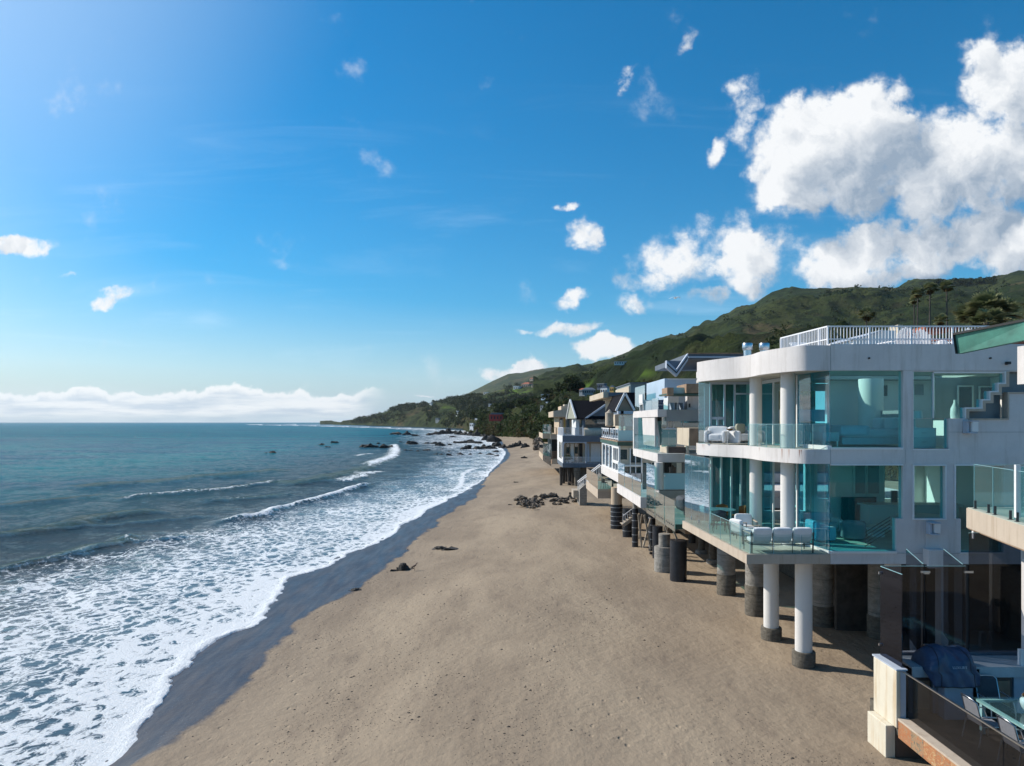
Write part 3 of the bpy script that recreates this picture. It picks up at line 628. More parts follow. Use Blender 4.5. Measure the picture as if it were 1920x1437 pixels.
lowM = [(1000, 764, 700), (1100, 762, 560), (1200, 757, 480), (1300, 748, 420), (1400, 740, 380), (1600, 730, 340), (1800, 720, 300), (2300, 700, 280)]
botM = [(1000, 795, 420), (1100, 800, 330), (1200, 800, 260), (1300, 800, 200), (1600, 800, 160), (2300, 800, 120)]
backM = [(p_[0], p_[1]+30, p_[2]*1.5) for p_ in crestM]
crestM = [(q_[0], q_[1]+(8 if q_[0] > 1250 else 3), q_[2]) for q_ in crestM]; backM = [(p_[0], p_[1]+30, p_[2]*1.5) for p_ in crestM]
_, TM = loft('mountain', [botM, lowM, midM, crestM, backM], mh, 460, 280, 52, 420, 100, lawn=[(1150, 722, 60, 12), (1100, 725, 45, 10), (1200, 700, 30, 8)], steepf=.5, kind='structure')
crestF = [(820, 770, 5200), (861, 745, 5000), (897, 728, 4800), (925, 714, 4600), (953, 702, 4500), (982, 701, 4400), (1010, 695, 4300), (1038, 692, 4200), (1080, 692, 4100), (1200, 700, 4000), (1400, 720, 4000)]
loft('far_ridge', [[(p_[0], 790, p_[2]*.6) for p_ in crestF], crestF, [(p_[0], p_[1]+18, p_[2]*1.4) for p_ in crestF]], mh, 200, 90, 60, 900, 140, kind='structure')
crestH = [(600, 793.5, 3300), (655, 793, 2900), (672, 788, 2700), (684, 784, 2600), (717, 777, 2400), (743, 765, 2300), (771, 759, 2200), (813, 756, 2100), (841, 748, 2000), (869, 744, 1950), (900, 742, 1900), (950, 728, 1900), (1000, 716, 1900), (1050, 706, 1850), (1120, 690, 1800)]
midH = [(600, 794.5, 3000), (655, 794, 2400), (690, 790, 2000), (743, 778, 1750), (800, 771, 1550), (870, 762, 1400), (950, 752, 1250), (1050, 742, 1100), (1120, 735, 1000)]
topcl = [(600, 795, 2900), (655, 795, 2300), (700, 792.5, 1900), (760, 785, 1550), (830, 781, 1280), (900, 776, 1050), (980, 774, 850), (1060, 765, 700), (1120, 762, 560)]
botH = [(600, 797, 2850), (655, 797, 2250), (700, 798, 1800), (760, 800, 1450), (830, 802, 1180), (880, 804, 960), (940, 805, 800), (1010, 806, 640), (1120, 806, 480)]
_, TH = loft('headland', [botH, topcl, midH, crestH, [(p_[0], p_[1]+14, p_[2]*1.4) for p_ in crestH]], mh, 480, 200, 16, 190, 160, lawn=[(920, 752, 42, 8), (1000, 742, 60, 11), (1040, 728, 40, 8), (850, 764, 24, 3), (960, 735, 30, 6)], steepf=.5, kind='structure')
mb = mat_hill('bluff_scrub')
botB = [(868, 806.0, 700), (885, 812, 520), (930, 817, 430), (975, 823, 350), (1010, 829, 290), (1040, 838, 235), (1060, 850, 190), (1140, 862, 150), (1320, 880, 120), (1600, 900, 95), (2300, 900, 70)]
clB = [(868, 803, 720), (885, 800, 540), (930, 800, 450), (975, 802, 370), (1010, 808, 305), (1040, 815, 250), (1060, 822, 205), (1140, 830, 165), (1320, 830, 130), (1600, 840, 105), (2300, 840, 80)]
upB = [(868, 800, 740), (885, 793, 560), (930, 784, 480), (975, 776, 410), (1010, 772, 345), (1040, 765, 295), (1060, 762, 250), (1140, 760, 200), (1320, 770, 160), (1600, 740, 140), (2300, 720, 110)]
tpB = [(868, 797, 780), (885, 790, 600), (930, 778, 540), (975, 765, 480), (1010, 757, 420), (1040, 750, 380), (1060, 748, 340), (1140, 742, 290), (1320, 745, 230), (1600, 725, 190), (2300, 700, 160)]
bkB = [(p_[0], p_[1]+8, p_[2]*1.5) for p_ in tpB]
_, TB = loft('bluff', [botB, clB, upB, tpB, bkB], mb, 420, 150, 7, 45, 180, steepf=.9, kind='structure')
# ================================================================== the near white house with teal glass
YF = 21.3; S = F/YF
def fx(px): return XX(px, YF)
def fz(py): return ZZ(py, YF)
ZT, ZTB = 7.8+2.364, 7.8+1.59          # roof band
ZM, ZMB = 7.8-.84, 7.8-1.28            # middle band
ZD, ZDB = 7.8-4.06, 7.8-4.36           # deck
house = thing('beach_house', 'large white beach house with curved bands, teal glass walls and a deck on columns', 'house', (10, YF, 0))
def part(m, name, mat, parent=house, **k): return m.build(name, MT[mat] if isinstance(mat, str) else mat, parent, **k)
XR = 26.0; YB = 28.6
scurve = catmull([(7.31, 27.4), (7.45, 26.7), (7.75, 25.9), (8.2, 25.0), (8.36, 24.2), (8.33, 23.2), (8.52, 22.3), (8.78, 21.65), (9.05, 21.34), (9.4, 21.3)], 7)
outer = scurve+[(9.78, YF)]
# roof band: curved parapet, then flat front
rim = offset(outer, -.0)
m = MB(); m.ribbon(outer[::1], .22, ZTB, ZT); part(m, 'roof_band', 'white', smooth=30)
m = MB(); m.box(9.788, XR, YF, YF+.25, ZTB, ZT); m.box(9.788, XR, YF+.02, YF+.2, ZT, ZT+.04); part(m, 'parapet', 'white')
ins = offset(outer, .225)
m = MB(); m.prism_xy([(p_[0]+.0, p_[1]) for p_ in ins]+[(9.78, YB), (7.6, YB)], ZT-.55, ZT-.3); hole4 = lambda z0, z1: [m.box(9.79, 11.2, YF+.26, YB, z0, z1), m.box(11.2, 16.0, YF+.26, 23.9, z0, z1), m.box(11.2, 16.0, 26.0, YB, z0, z1), m.box(16.0, XR, YF+.26, YB, z0, z1)]; hole4(ZT-.55, ZT-.3); part(m, 'roof_slab', 'white')  # roof opening added to brighten the rooms with daylight
m = MB(); m.prism_xy([(p_[0], p_[1]) for p_ in ins]+[(9.78, YB), (7.6, YB)], ZTB+.02, ZTB+.14); hole4(ZTB+.02, ZTB+.14); part(m, 'upper_ceiling', 'soffit')  # the added daylight opening continues through the ceiling
# middle band
m = MB(); m.ribbon(outer, .22, ZMB, ZM); part(m, 'balcony_band', 'white', smooth=30)
m = MB(); m.prism_xy(ins+[(9.78, YB), (7.6, YB)], ZMB+.02, ZM-.012); m.box(9.79, XR, YF+.26, YB, ZMB+.02, ZM-.012); part(m, 'upper_floor', 'soffit')
# rust streaks under the balustrade brackets
rr = random.Random(4)
for i in (5, 6, 34, 44, 47, 52, 53):
    a = outer[i]; b = outer[i+1]; t_ = (Vector(b)-Vector(a)).normalized(); nrm = Vector((-t_.y, t_.x))*-.004; l = rr.uniform(.12, .4); w_ = rr.uniform(.02, .035)
    c0 = Vector(a)+nrm; m = MB(); m.add([(c0.x, c0.y, ZM-.01), (c0.x+t_.x*w_, c0.y+t_.y*w_, ZM-.01), (c0.x+t_.x*w_*.6, c0.y+t_.y*w_*.6, ZM-l)], [(0, 1, 2)]); part(m, 'rust_stain', 'orange')
# lower deck
deck = [(7.21, YF), (9.78, YF), (9.78, YB), (7.03, YB)]
m = MB(); m.prism_xy(deck, ZDB, ZD); part(m, 'deck_slab', 'slab')
m = MB(); m.prism_xy([(7.36, YF+.15), (9.7, YF+.15), (9.7, YB-.1), (7.18, YB-.1)], ZD, ZD+.012); part(m, 'deck_paving', 'deckfloor')
m = MB(); m.box(9.788, XR, YF+.006, YB, ZDB, ZD+.05); part(m, 'floor_slab', 'white')
# frontal facade with openings
holes = [(fx(1557), fx(1693), fz(840), ZTB), (fx(1712), fx(1886), fz(766.7), fz(697)), (fx(1712), fx(1872), fz(766.7)-.01, fz(735)), (fx(1712), fx(1811), fz(785), fz(766)), (fx(1712), fx(1779), fz(842), fz(784.5)),
         (fx(1842), fx(1856), fz(766.8), fz(751)), (fx(1811), fx(1889), fz(785), fz(738)), (fx(1842), fx(1960), fz(738.2), fz(697)),
         (fx(1557), fx(1693), fz(973), fz(873)), (fx(1557), fx(1681), fz(1034), fz(972.5)), (fx(1713), fx(1772), fz(973), fz(873)), (fx(1791), fx(1882), fz(973), fz(873)), (fx(1802), fx(1882), fz(1036), fz(972.5))]
m = MB(); m.grid_wall(9.788, XR, ZD+.052, ZTB-.004, YF+.012, YF+.25, holes); part(m, 'facade_wall', 'white')
m = MB(); m.box(9.788, XR, YF, YF+.26, ZMB-.0, ZM+.0)
part(m, 'facade_band', 'white')
# back, far and party walls, interior
m = MB(); m.grid_wall(9.6, XR, ZD, ZTB, YB, YB+.2, [(10.4, 12.1, ZD+.4, ZMB-.2), (12.6, 16.6, ZD+.9, ZMB-.2), (11, 13, ZM+.8, ZTB-.3)]); part(m, 'back_wall', 'inner')  # openings added at the back to let sky and sun light indoors
m = MB(); m.box(XR-.2, XR, YF+.3, YB-.01, 0, ZTB); part(m, 'side_wall', 'white')
for zz0, zz1, nm in ((ZM, ZTB, 'u'), (ZD+.06, ZMB, 'l')):
    m = MB(); m.box(17.0, 17.15, YF+.3, YB-.01, zz0, zz1); (m.box(12.2, 17.0, 26.6, 26.75, zz0, zz1) if nm == 'u' else m.grid_wall(12.2, 17.0, zz0, zz1, 26.6, 26.75, [(14.3, 16.8, zz0+.9, zz1-.2)])); part(m, 'interior_wall', 'inner')  # lower inner wall gets an added opening to pass that light on
m = MB(); m.box(9.9, 16.9, YF+.3, YB-.1, ZM, ZM+.02); part(m, 'bedroom_floor', 'deckfloor')
m = MB(); m.box(9.9, 16.9, YF+.3, YB-.1, ZD+.055, ZD+.075); part(m, 'living_floor', 'deckfloor')
# dark windows and pictures on the inner walls
def framed(px0, px1, py0, py1, Y, fm='trim', gm='black', name='interior_window', fw=.05):
    x0, x1, z0, z1 = XX(px0, Y), XX(px1, Y), ZZ(py1, Y), ZZ(py0, Y)
    m = MB(); m.box(x0+fw, x1-fw, Y-.02, Y, z0+fw, z1-fw); o = part(m, name, gm)
    m = MB(); m.grid_wall(x0, x1, z0, z1, Y-.05, Y+.0, [(x0+fw, x1-fw, z0+fw, z1-fw)]); part(m, 'frame', fm, o)
framed(1794, 1824, 723, 783, 24.6); framed(1834, 1866, 724, 790, 24.6)
m = MB(); m.box(XX(1752, 24.65), XX(1950, 24.65), 24.65, 24.75, ZM, ZTB); part(m, 'stair_wall', 'grey')
framed(1600, 1626, 860, 928, 26.55, 'inner', 'grey'); framed(1622, 1650, 860, 928, 26.55, 'inner', 'grey'); framed(1577, 1642, 932, 984, 26.5, 'dark', 'black'); framed(1644, 1664, 722, 744, 26.58, 'inner', 'black', 'interior_picture', .02)
framed(1712, 1732, 720, 742, 26.58, 'inner', 'grey', 'interior_picture', .02); framed(1670, 1682, 920, 950, 26.55, 'grey', 'cabinet', 'interior_picture', .02)
m = MB(); m.cyl(XX(1633, 25.5), 25.5, ZM, ZTB, .42, 28); part(m, 'interior_column', 'inner', smooth=30)
m = MB(); m.box(XX(1596, 26.5), XX(1620, 26.5), 26.2, 26.55, ZM, ZM+.55); part(m, 'interior_shelf', 'grey')
# window glass (frontal)
def pane(x0, x1, z0, z1, mat='g_teal', name='window', Y=YF+.10, fr=.045, parent=house):
    m = MB(); m.box(x0+.012, x1-.012, Y, Y+.02, z0+.012, z1-.012); o = part(m, name, mat, parent); return o
W = pane(fx(1557.6), fx(1693), fz(839.5), ZTB); m = MB(); m.box(fx(1558), fx(1692.6), YF-.03, YF+.09, fz(843.5), fz(839.5)); part(m, 'sill', 'trim', W)
W = pane(fx(1713), fx(1779), fz(842), fz(784.5)); m = MB(); m.box(fx(1712), fx(1780), YF-.01, YF+.09, fz(844), fz(842)); m.box(fx(1712), fx(1712.8), YF-.005, YF+.12, fz(842), fz(697.5)); part(m, 'frame', 'trim', W)
# glass above the stair frame: one stepped pane
st = [(1713, 784.6), (1810, 784.6), (1810, 766.5), (1841, 766.5), (1841, 751), (1855.5, 751), (1855.5, 735.6), (1871, 735.6), (1871, 720.3), (1885, 720.3), (1885, 697.5), (1713, 697.5)]
m = MB(); m.prism_xz([(fx(a), fz(b)) for a, b in st], YF+.10, YF+.12); o = part(m, 'window', 'g_teal')
m = MB(); m.box(fx(1751), fx(1752.4), YF+.03, YF+.13, fz(784.6), fz(699)); m.box(fx(1752), fx(1886), YF+.03, YF+.09, fz(700), fz(697.4)); part(m, 'frame', 'trim', o)
# stepped stair frame
spts = [(1811, 785), (1811, 766.7), (1842, 766.7), (1842, 751.3), (1856.5, 751.3), (1856.5, 735.9), (1872, 735.9), (1872, 720.5), (1886, 720.5), (1886, 697)]
inn = [(a+5, b+5) for a, b in spts]; inn[0] = (1816, 785); inn[-1] = (1891, 697)
m = MB(); m.prism_xz([(fx(a), fz(b)) for a, b in spts+inn[::-1]], YF-.035, YF+.30); part(m, 'stepped_frame', 'slab')
inn2 = [(a-2.4, b-2.4) for a, b in spts]; inn2[0] = (1808.6, 785); inn2[-1] = (1883.6, 697)
m = MB(); m.prism_xz([(fx(a), fz(b)) for a, b in spts+inn2[::-1]], YF-.02, YF+.22); part(m, 'stepped_trim', 'trim')
m = MB(); m.box(fx(1816), fx(1891), YF-.03, YF+.2, fz(787.5), fz(785)); m.box(fx(1888.5), fx(1891), YF-.03, YF+.2, fz(785), fz(738)); m.box(fx(1888.5), fx(1960), YF-.03, YF+.2, fz(738), fz(735.5)); part(m, 'recess_trim', 'slab')
m = MB(); m.prism_xz([(fx(a), fz(b)) for a, b in inn+[(1960, 697), (1960, 738), (1888.6, 738), (1888.6, 785)]], YF+.31, YF+.33); part(m, 'recessed_glass', simple('slate_recess', (.13, .18, .21), .35, .1))
# lower windows
lw = [(1557.6, 1034), (1681, 1034), (1681, 972.6), (1693, 972.6), (1693, 873), (1557.6, 873)]
m = MB(); m.prism_xz([(fx(a), fz(b)) for a, b in lw], YF+.10, YF+.12); W = part(m, 'window', 'g_teal'); m = MB(); m.box(fx(1558), fx(1681), YF-.03, YF+.09, fz(1038), fz(1034)); m.box(fx(1558), fx(1693), YF-.03, YF+.09, fz(873), fz(870.5)); part(m, 'sill', 'trim', W)
W = pane(fx(1714), fx(1771.5), fz(973), fz(874))
m = MB(); m.grid_wall(fx(1711), fx(1774), fz(975), fz(871.5), YF-.03, YF+.09, [(fx(1713.4), fx(1771.6), fz(972.6), fz(873.8))]); part(m, 'frame', 'trim', W)
m = MB(); m.prism_xz([(fx(a), fz(b)) for a, b in [(1792, 873.6), (1882, 873.6), (1882, 1036), (1803, 1036), (1803, 973), (1792, 973)]], YF+.10, YF+.12); W = part(m, 'window', 'g_teal')
m = MB(); m.box(fx(1789), fx(1884), YF-.03, YF+.09, fz(873.6), fz(871)); m.box(fx(1789.5), fx(1791.6), YF-.03, YF+.09, fz(973), fz(873.6)); m.box(fx(1800), fx(1884), YF-.03, YF+.09, fz(1038), fz(1036)); part(m, 'frame', 'trim', W)
# joints, spots, camera
m = MB(); m.box(fx(1779), XR, YF+.004, YF+.02, fz(810.8), fz(810.2)); m.box(fx(1697), fx(1697.5), YF-.004, YF+.02, ZMB+.005, ZM-.005); m.box(9.78, 9.792, YF-.006, YF+.02, ZTB+.005, ZT); m.box(9.78, 9.792, YF-.006, YF+.02, ZMB+.005, ZM)
m.box(fx(1682), fx(1812), YF-.001, YF+.02, fz(1038.4), fz(1037.8))
part(m, 'joint_line', 'grey')
for px in (1629, 1856):
    m = MB(); m.lathe(0, 0, [(.028, 0), (.028, .05)], 12); m.v = [(fx(px)+a, YF-c, fz(672)+b) for a, b, c in m.v]; part(m, 'spot_hole', 'black')
m = MB(); m.box(fx(1884), fx(1889), YF-.16, YF-.005, fz(684), fz(679)); m.box(fx(1885.5), fx(1887), YF-.06, YF, fz(684.5), fz(683)); part(m, 'security_camera', 'dark')
# two box lamps, and the stucco box below
for (a, b, c, d) in ((1805, 1824, 789, 813), (1736, 1754, 978, 1001)):
    m = MB(); m.box(fx(a), fx(b), YF-.30, YF, fz(c+2), fz(c)); m.box(fx(a), fx(b-3), YF-.30, YF, fz(d), fz(d-2.5)); m.box(fx(a), fx(a+5), YF-.20, YF, fz(d-2.5), fz(c+2)); o = part(m, 'wall_lamp', 'greytrim', bevel=.008)
    m = MB(); m.box(fx(a+7), fx(b-1), YF-.28, YF-.04, fz(d-3.5), fz(c+2.2)); part(m, 'diffuser', 'lamp', o)
m = MB(); m.box(fx(1730), fx(1764), YF-.32, YF+.004, fz(1062), fz(1028)); part(m, 'scupper_box', 'white', bevel=.01)
m = MB(); m.box(fx(1735), fx(1750), YF-.012, YF+.004, fz(1028), fz(1001)); part(m, 'conduit_cover', 'white')
# ground-floor wall far right, under the house
m = MB(); m.box(fx(1678), fx(1700), YF+.3, YF+.6, 0, ZDB); m.box(fx(1716), fx(1722), YF+.1, YF+.3, 0, ZDB); m.box(fx(1772), fx(1786), YF+.2, YF+.5, 0, ZDB); part(m, 'ground_pier', 'white')
m = MB(); m.box(fx(1700), XR, YF+4.6, YF+4.8, 0, ZDB); part(m, 'ground_wall', 'pile')
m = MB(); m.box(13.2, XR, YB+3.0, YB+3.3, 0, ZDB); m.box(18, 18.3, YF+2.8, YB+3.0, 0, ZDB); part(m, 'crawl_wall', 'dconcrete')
m = MB()
for yy in (23.4, 26.0, 28.3): m.box(9.9, XR, yy, yy+.3, ZDB-.35, ZDB)
part(m, 'under_beam', 'dconcrete')
# side glazing facing the sea
def ypane(x, y0, y1, z0, z1, mat, name='window', parent=house, x2=None):
    x2 = x if x2 is None else x2
    m = MB(); m.prism_xy([(x, y0), (x2, y1), (x2+.02, y1), (x+.02, y0)], z0, z1); return part(m, name, mat, parent)
for z0, z1 in ((ZM+.03, ZTB-.0), (ZD+.10, ZMB)):
    ypane(9.77, YF+.04, YF+1.0, z0, z1, 'g_blue', x2=9.685); ypane(9.684, YF+1.02, YF+1.95, z0, z1, 'g_blue', x2=9.60)
m = MB(); m.box(9.56, 9.66, 23.26, 23.34, ZM, ZTB); m.box(9.56, 9.66, 23.26, 23.34, ZD, ZMB); part(m, 'door_jamb', 'trim')
m = MB(); m.prism_xy([(9.745, YF+.02), (9.575, YF+1.97), (9.70, YF+1.97), (9.87, YF+.02)], ZD+.013, ZD+.10); m.prism_xy([(9.70, YF+.02), (9.55, YF+1.5), (9.68, YF+1.5), (9.83, YF+.02)], ZM-.005, ZM+.12); part(m, 'window_curb', 'trim')
# door leaf + fixed panes further along, upper and lower
for (z0, z1) in ((ZM+.02, ZTB), (ZD+.02, ZMB)):
    m = MB(); m.box(9.60, 9.66, 24.7, 27.3, z1-.12, z1); m.box(9.60, 9.66, 24.66, 24.74, z0, z1-.12); m.box(9.60, 9.66, 25.5, 25.57, z0, z1-.12); part(m, 'door_frame', 'trim')
    ypane(9.62, 25.58, 27.25, z0+.03, z1-.13, 'g_blue')
m = MB(); m.box(9.5, 9.62, 23.36, 24.6, ZM, ZTB); part(m, 'sliding_blind', 'blind')
m = MB()
for k in range(5): m.box(9.68, 9.74, 23.5, 24.6, ZD+.06+k*.55, ZD+.12+k*.55)
part(m, 'bookshelf', 'inner')
ypane(9.62, 23.5, 24.62, ZD+.05, ZMB-.02, 'g_teal')
# far frontal glazing of the balcony notch
YN = 27.3
for (z0, z1, up) in ((ZM, ZTB, 1), (ZD, ZMB, 0)):
    xa, xb = XX(1331, YN), 9.6
    m = MB(); xs = [xa, xa+.55, xa+.95, xb-.08] if up else [xa+.03, xa+.42, xa+.82, xa+1.2, xb-.08]
    for x in xs: m.box(x, x+.07, YN, YN+.08, z0, z1-.1)
    m.box(xa, xb, YN, YN+.08, z1-.1, z1-.01); m.box(xa, xb, YN, YN+.08, z0+.01, z0+.08)
    if up:
        m.box(xa+.1, xa+.55, YN-.01, YN+.07, z0+.62, z0+.72); m.box(xa+.1, xa+.55, YN-.01, YN+.07, z0+.95, z0+1.05); m.box(xa+.28, xa+.34, YN-.01, YN+.07, z0+.72, z0+.95); m.box(xa+1.02, xb-.1, YN-.01, YN+.07, z0+.62, z0+.68); m.box(xa+1.02, xb-.1, YN-.01, YN+.07, z1-.5, z1-.44)
    g_ = part(m, 'window_frame', 'trim' if not up else 'greytrim')
    m = MB(); m.box(xa, xb, YN+.03, YN+.05, z0+.08, z1-.1); part(m, 'pane', 'g_teal', g_)
m = MB(); m.box(7.9, 9.6, YB-.2, YB-.05, ZD, ZMB); m.box(7.9, 9.6, YB-.2, YB-.05, ZM, ZTB); part(m, 'notch_wall', 'greyblue')
m = MB(); m.box(XX(1352, 26.9), XX(1405, 26.9), 28.0, 28.1, ZM+1.7, ZTB); part(m, 'roller_blind', 'cabinet')
# far end screens
m = MB(); m.prism_xy([(XX(1310, 27.3), 27.3), (XX(1331, YN), YN-.05), (XX(1331, YN), YN-.03), (XX(1310, 27.3), 27.32)], ZM, ZTB); m.v = list(m.v); part(m, 'wind_screen', 'g_side')
# tall screens on the deck edge
def dx_(y): return 7.21+(7.03-7.21)*(y-YF)/(YB-YF)+.06
ys = [(25.25, 26.5), (26.52, 27.5), (27.52, 28.45)]
for a, b in ys:
    m = MB(); m.prism_xy([(dx_(a), a), (dx_(b), b), (dx_(b)+.02, b), (dx_(a)+.02, a)], ZD-.02, ZMB-.03); part(m, 'tall_screen', 'g_side')
m = MB()
for a, b in ys:
    for z in (ZD+.2, ZMB-.35): m.box(dx_(a)-.02, dx_(a)+.05, a-.04, a+.04, z, z+.12)
    m.box(dx_(a), dx_(a)+.02, a-.012, a+.004, ZD, ZMB-.03)
part(m, 'screen_hinge', 'steel')
# low glass balustrades
def balus(path, z0, z1, name='balustrade_glass', mat='g_clear', parent=house, gap=.015):
    for (a, b) in zip(path[:-1], path[1:]):
        a = Vector(a); b = Vector(b); d = (b-a).normalized(); n = Vector((-d.y, d.x))*.016; a2 = a+d*gap; b2 = b-d*gap
        m = MB(); m.prism_xy([tuple(a2), tuple(b2), tuple(b2+n), tuple(a2+n)], z0, z1); part(m, name, mat, parent)
        m = MB(); m.prism_xy([tuple(a2-n*.0), tuple(a2+d*.012), tuple(a2+d*.012+n*1.2), tuple(a2+n*1.2)], z0, z1+.002); m.prism_xy([tuple(a2-n*.1), tuple(b2-n*.1), tuple(b2+n*1.1), tuple(a2+n*1.1)], z1+.002, z1+.012); part(m, 'edge_strip', 'g_frost', parent)
balus([(dx_(25.2), 25.2), (dx_(24.0), 24.0), (dx_(23.0), 23.0), (dx_(22.1), 22.1), (7.30, YF+.09)], ZD, 7.8-3.29)
balus([(7.32, YF+.08), (8.05, YF+.08), (8.9, YF+.08), (9.74, YF+.08)], ZD, 7.8-3.29)
bp = offset(outer, .10)
balus([bp[i] for i in range(24, len(bp)-1, 6)]+[(9.70, YF+.1)], ZM, 7.8-.07)
# columns
def column(x, y, z0, z1, r, mat, name='column', collar=None, parent=house, cm='dconcrete', n=36):
    o = part(MB().cyl(x, y, z0, z1, r, n), name, mat, parent, smooth=40)
    if collar: m = MB(); m.lathe(x, y, [(collar[0]*.98, z0-.3), (collar[0], z0+.05), (collar[0]*1.01, collar[1]-.03), (collar[0]*.96, collar[1])], n); part(m, 'collar', cm, o, smooth=40)
    return o
for (x, y, r) in ((9.11, 22.9, .229), (8.86, 25.2, .215)):
    column(x, y, ZD, ZMB+.02, r, 'column'); column(x, y, ZM, ZTB+.02, r, 'column')
column(9.38, 22.3, -.2, ZDB, .262, 'column', 'stilt', (.355, .46)); column(9.31, 24.9, -.2, ZDB, .262, 'column', 'stilt', (.355, .46))
column(9.86, 28.0, -.2, ZDB, .42, 'concrete', 'pier', (.44, 1.25)); column(9.70, 31.4, -.2, ZDB, .40, 'concrete', 'pier', (.415, .95))
column(14.8, 30.6, -.2, ZDB, .43, 'concrete', 'pier', (.45, 1.0)); column(11.9, 26.6, -.2, ZDB, .40, 'concrete', 'pier', (.43, .8)); column(13.4, 25.2, -.2, ZDB, .42, 'concrete', 'pier', (.45, .8))
for (x, y) in ((11.2, 41.0), (11.05, 38.2), (11.0, 35.5)):
    o = part(MB().cyl(x, y, 0, ZDB, .2, 20), 'pier', 'dconcrete', smooth=40); part(MB().lathe(x, y, [(.34, -.3), (.34, .22), (.30, .25)], 20), 'footing', 'concrete', o, smooth=40)
# roof railing
def railing(path, z0, z1, sp, name='railing', mat='rail', parent=house, post=.05, bal=.022, mid=None, every=None):
    m = MB()
    for si, (a, b) in enumerate(zip(path[:-1], path[1:])):
        a = Vector(a); b = Vector(b); L = (b-a).length; n = max(1, round(L/sp)); e_ = .02 if si else 0
        def z_(p, t): return p
        A0 = a if len(a) == 3 else Vector((a.x, a.y, 0)); B0 = b if len(b) == 3 else Vector((b.x, b.y, 0))
        dd_ = (B0-A0).normalized()*(.028 if si else 0); A0 = A0+dd_; m.bar(A0+Vector((0, 0, z1)), B0+Vector((0, 0, z1)), .05, .04); A0 = A0-dd_; m.bar(A0+Vector((0, 0, z0+.06)), B0+Vector((0, 0, z0+.06)), .035)
        if mid: m.bar(A0+Vector((0, 0, mid)), B0+Vector((0, 0, mid)), .03)
        for i in range(1 if si else 0, n+1):
            p = A0.lerp(B0, i/n); e = (i in (0, n)) or (every and i % every == 0)
            w_ = post if e else bal; m.bar(p+Vector((0, 0, z0)), p+Vector((0, 0, z1-.02)), w_)
    return part(m, name, mat, parent)
railing([(9.54, 24.6), (9.82, 21.55), (fx(1905), 21.55)], ZT-.06, 7.8+2.98, .1, mid=ZT+.22, every=13)
# interior lounge: stair rail
m = MB()
for k in range(5): m.bar((11.2+.0*k, 22.0, ZD+.12+k*.11), (12.0, 22.0, ZD+.62+k*.11), .018)
part(m, 'stair_rail', 'dark')

# ------------------------------------------------------------------ outdoor and indoor furniture of the near house
def cushion(m, x0, x1, y0, y1, z0, z1, r=.05):
    cx, cy, cz = (x0+x1)/2, (y0+y1)/2, (z0+z1)/2; n = 8; vs = []; fs = []; hx, hy, hz = (x1-x0)/2, (y1-y0)/2, (z1-z0)/2
    def pt(u, v, w_):
        p = Vector((u, v, w_)); l = (abs(u)**6+abs(v)**6+abs(w_)**6)**(1/6.) or 1; p = p/l
        return (cx+p.x*hx, cy+p.y*hy, cz+p.z*hz)
    for ax in range(3):
        for sg in (-1, 1):
            b = len(vs)
            for i in range(n+1):
                for j in range(n+1):
                    u, v = -1+2*i/n, -1+2*j/n; c = [0, 0, 0]; c[ax] = sg; c[(ax+1) % 3] = u*sg; c[(ax+2) % 3] = v; vs.append(pt(*c))
            for i in range(n):
                for j in range(n):
                    a = b+i*(n+1)+j; fs.append((a, a+n+1, a+n+2, a+1))
    m.add(vs, fs); return m
def tilt(m, i0, piv, ang):      # tilt vertices from i0 on about the x axis
    Mx = Matrix.Translation(piv) @ Matrix.Rotation(ang, 4, 'X') @ Matrix.Translation(-Vector(piv))
    m.v[i0:] = [tuple(Mx @ Vector(v)) for v in m.v[i0:]]
def make_armchair(name, label, loc, rz, seats=1, cat='chair', group=None):
    # local: faces +y, x across
    t = thing(name, label, cat, loc, group, rz); wd = .62*seats; x0 = -wd/2
    fr = MB()
    for x in (x0-.03, x0+wd+.03):
        fr.bar((x, -.32, 0), (x, -.36, .66), .022); fr.bar((x, .34, 0), (x, .34, .58), .022); fr.bar((x, -.34, .27), (x, .34, .27), .022)
    fr.bar((x0-.03, .34, .27), (x0+wd+.03, .34, .27), .022); fr.bar((x0-.03, -.34, .27), (x0+wd+.03, -.34, .27), .022)
    for k in range(seats+1): fr.bar((x0+k*.62, -.34, 0), (x0+k*.62, -.36, .62), .016)
    fr.build('frame', MT['dark'], t, local=True)
    for x in (x0-.03, x0+wd+.03): MB().box(x-.03, x+.03, -.34, .36, .58, .605).build('armrest', MT['palewood'], t, local=True)
    for k in range(seats):
        a = x0+k*.62+.015; m = MB(); cushion(m, a, a+.59, -.30, .34, .29, .43); m.build('seat_cushion', MT['fabric'], t, local=True, smooth=60)
        m = MB(); cushion(m, a, a+.59, -.36, -.20, .36, .80); tilt(m, 0, (0, -.28, .4), R(12)); m.build('back_cushion', MT['fabric'], t, local=True, smooth=60)
    return t
Z0 = ZD+.013
make_armchair('outdoor_sofa', 'white three-cushion outdoor sofa with its back to the front edge of the deck', (8.36, 21.78, Z0), R(0), 3, 'sofa')
make_armchair('lounge_chair', 'white lounge chair on the deck just left of the nearer pale column', (8.18, 24.35, Z0), R(172), 1, 'chair', 'white lounge chairs on the deck')
make_armchair('lounge_chair', 'white lounge chair on the deck beside the low glass rail, left of the sofa', (7.85, 23.4, Z0), R(-70), 1, 'chair', 'white lounge chairs on the deck')
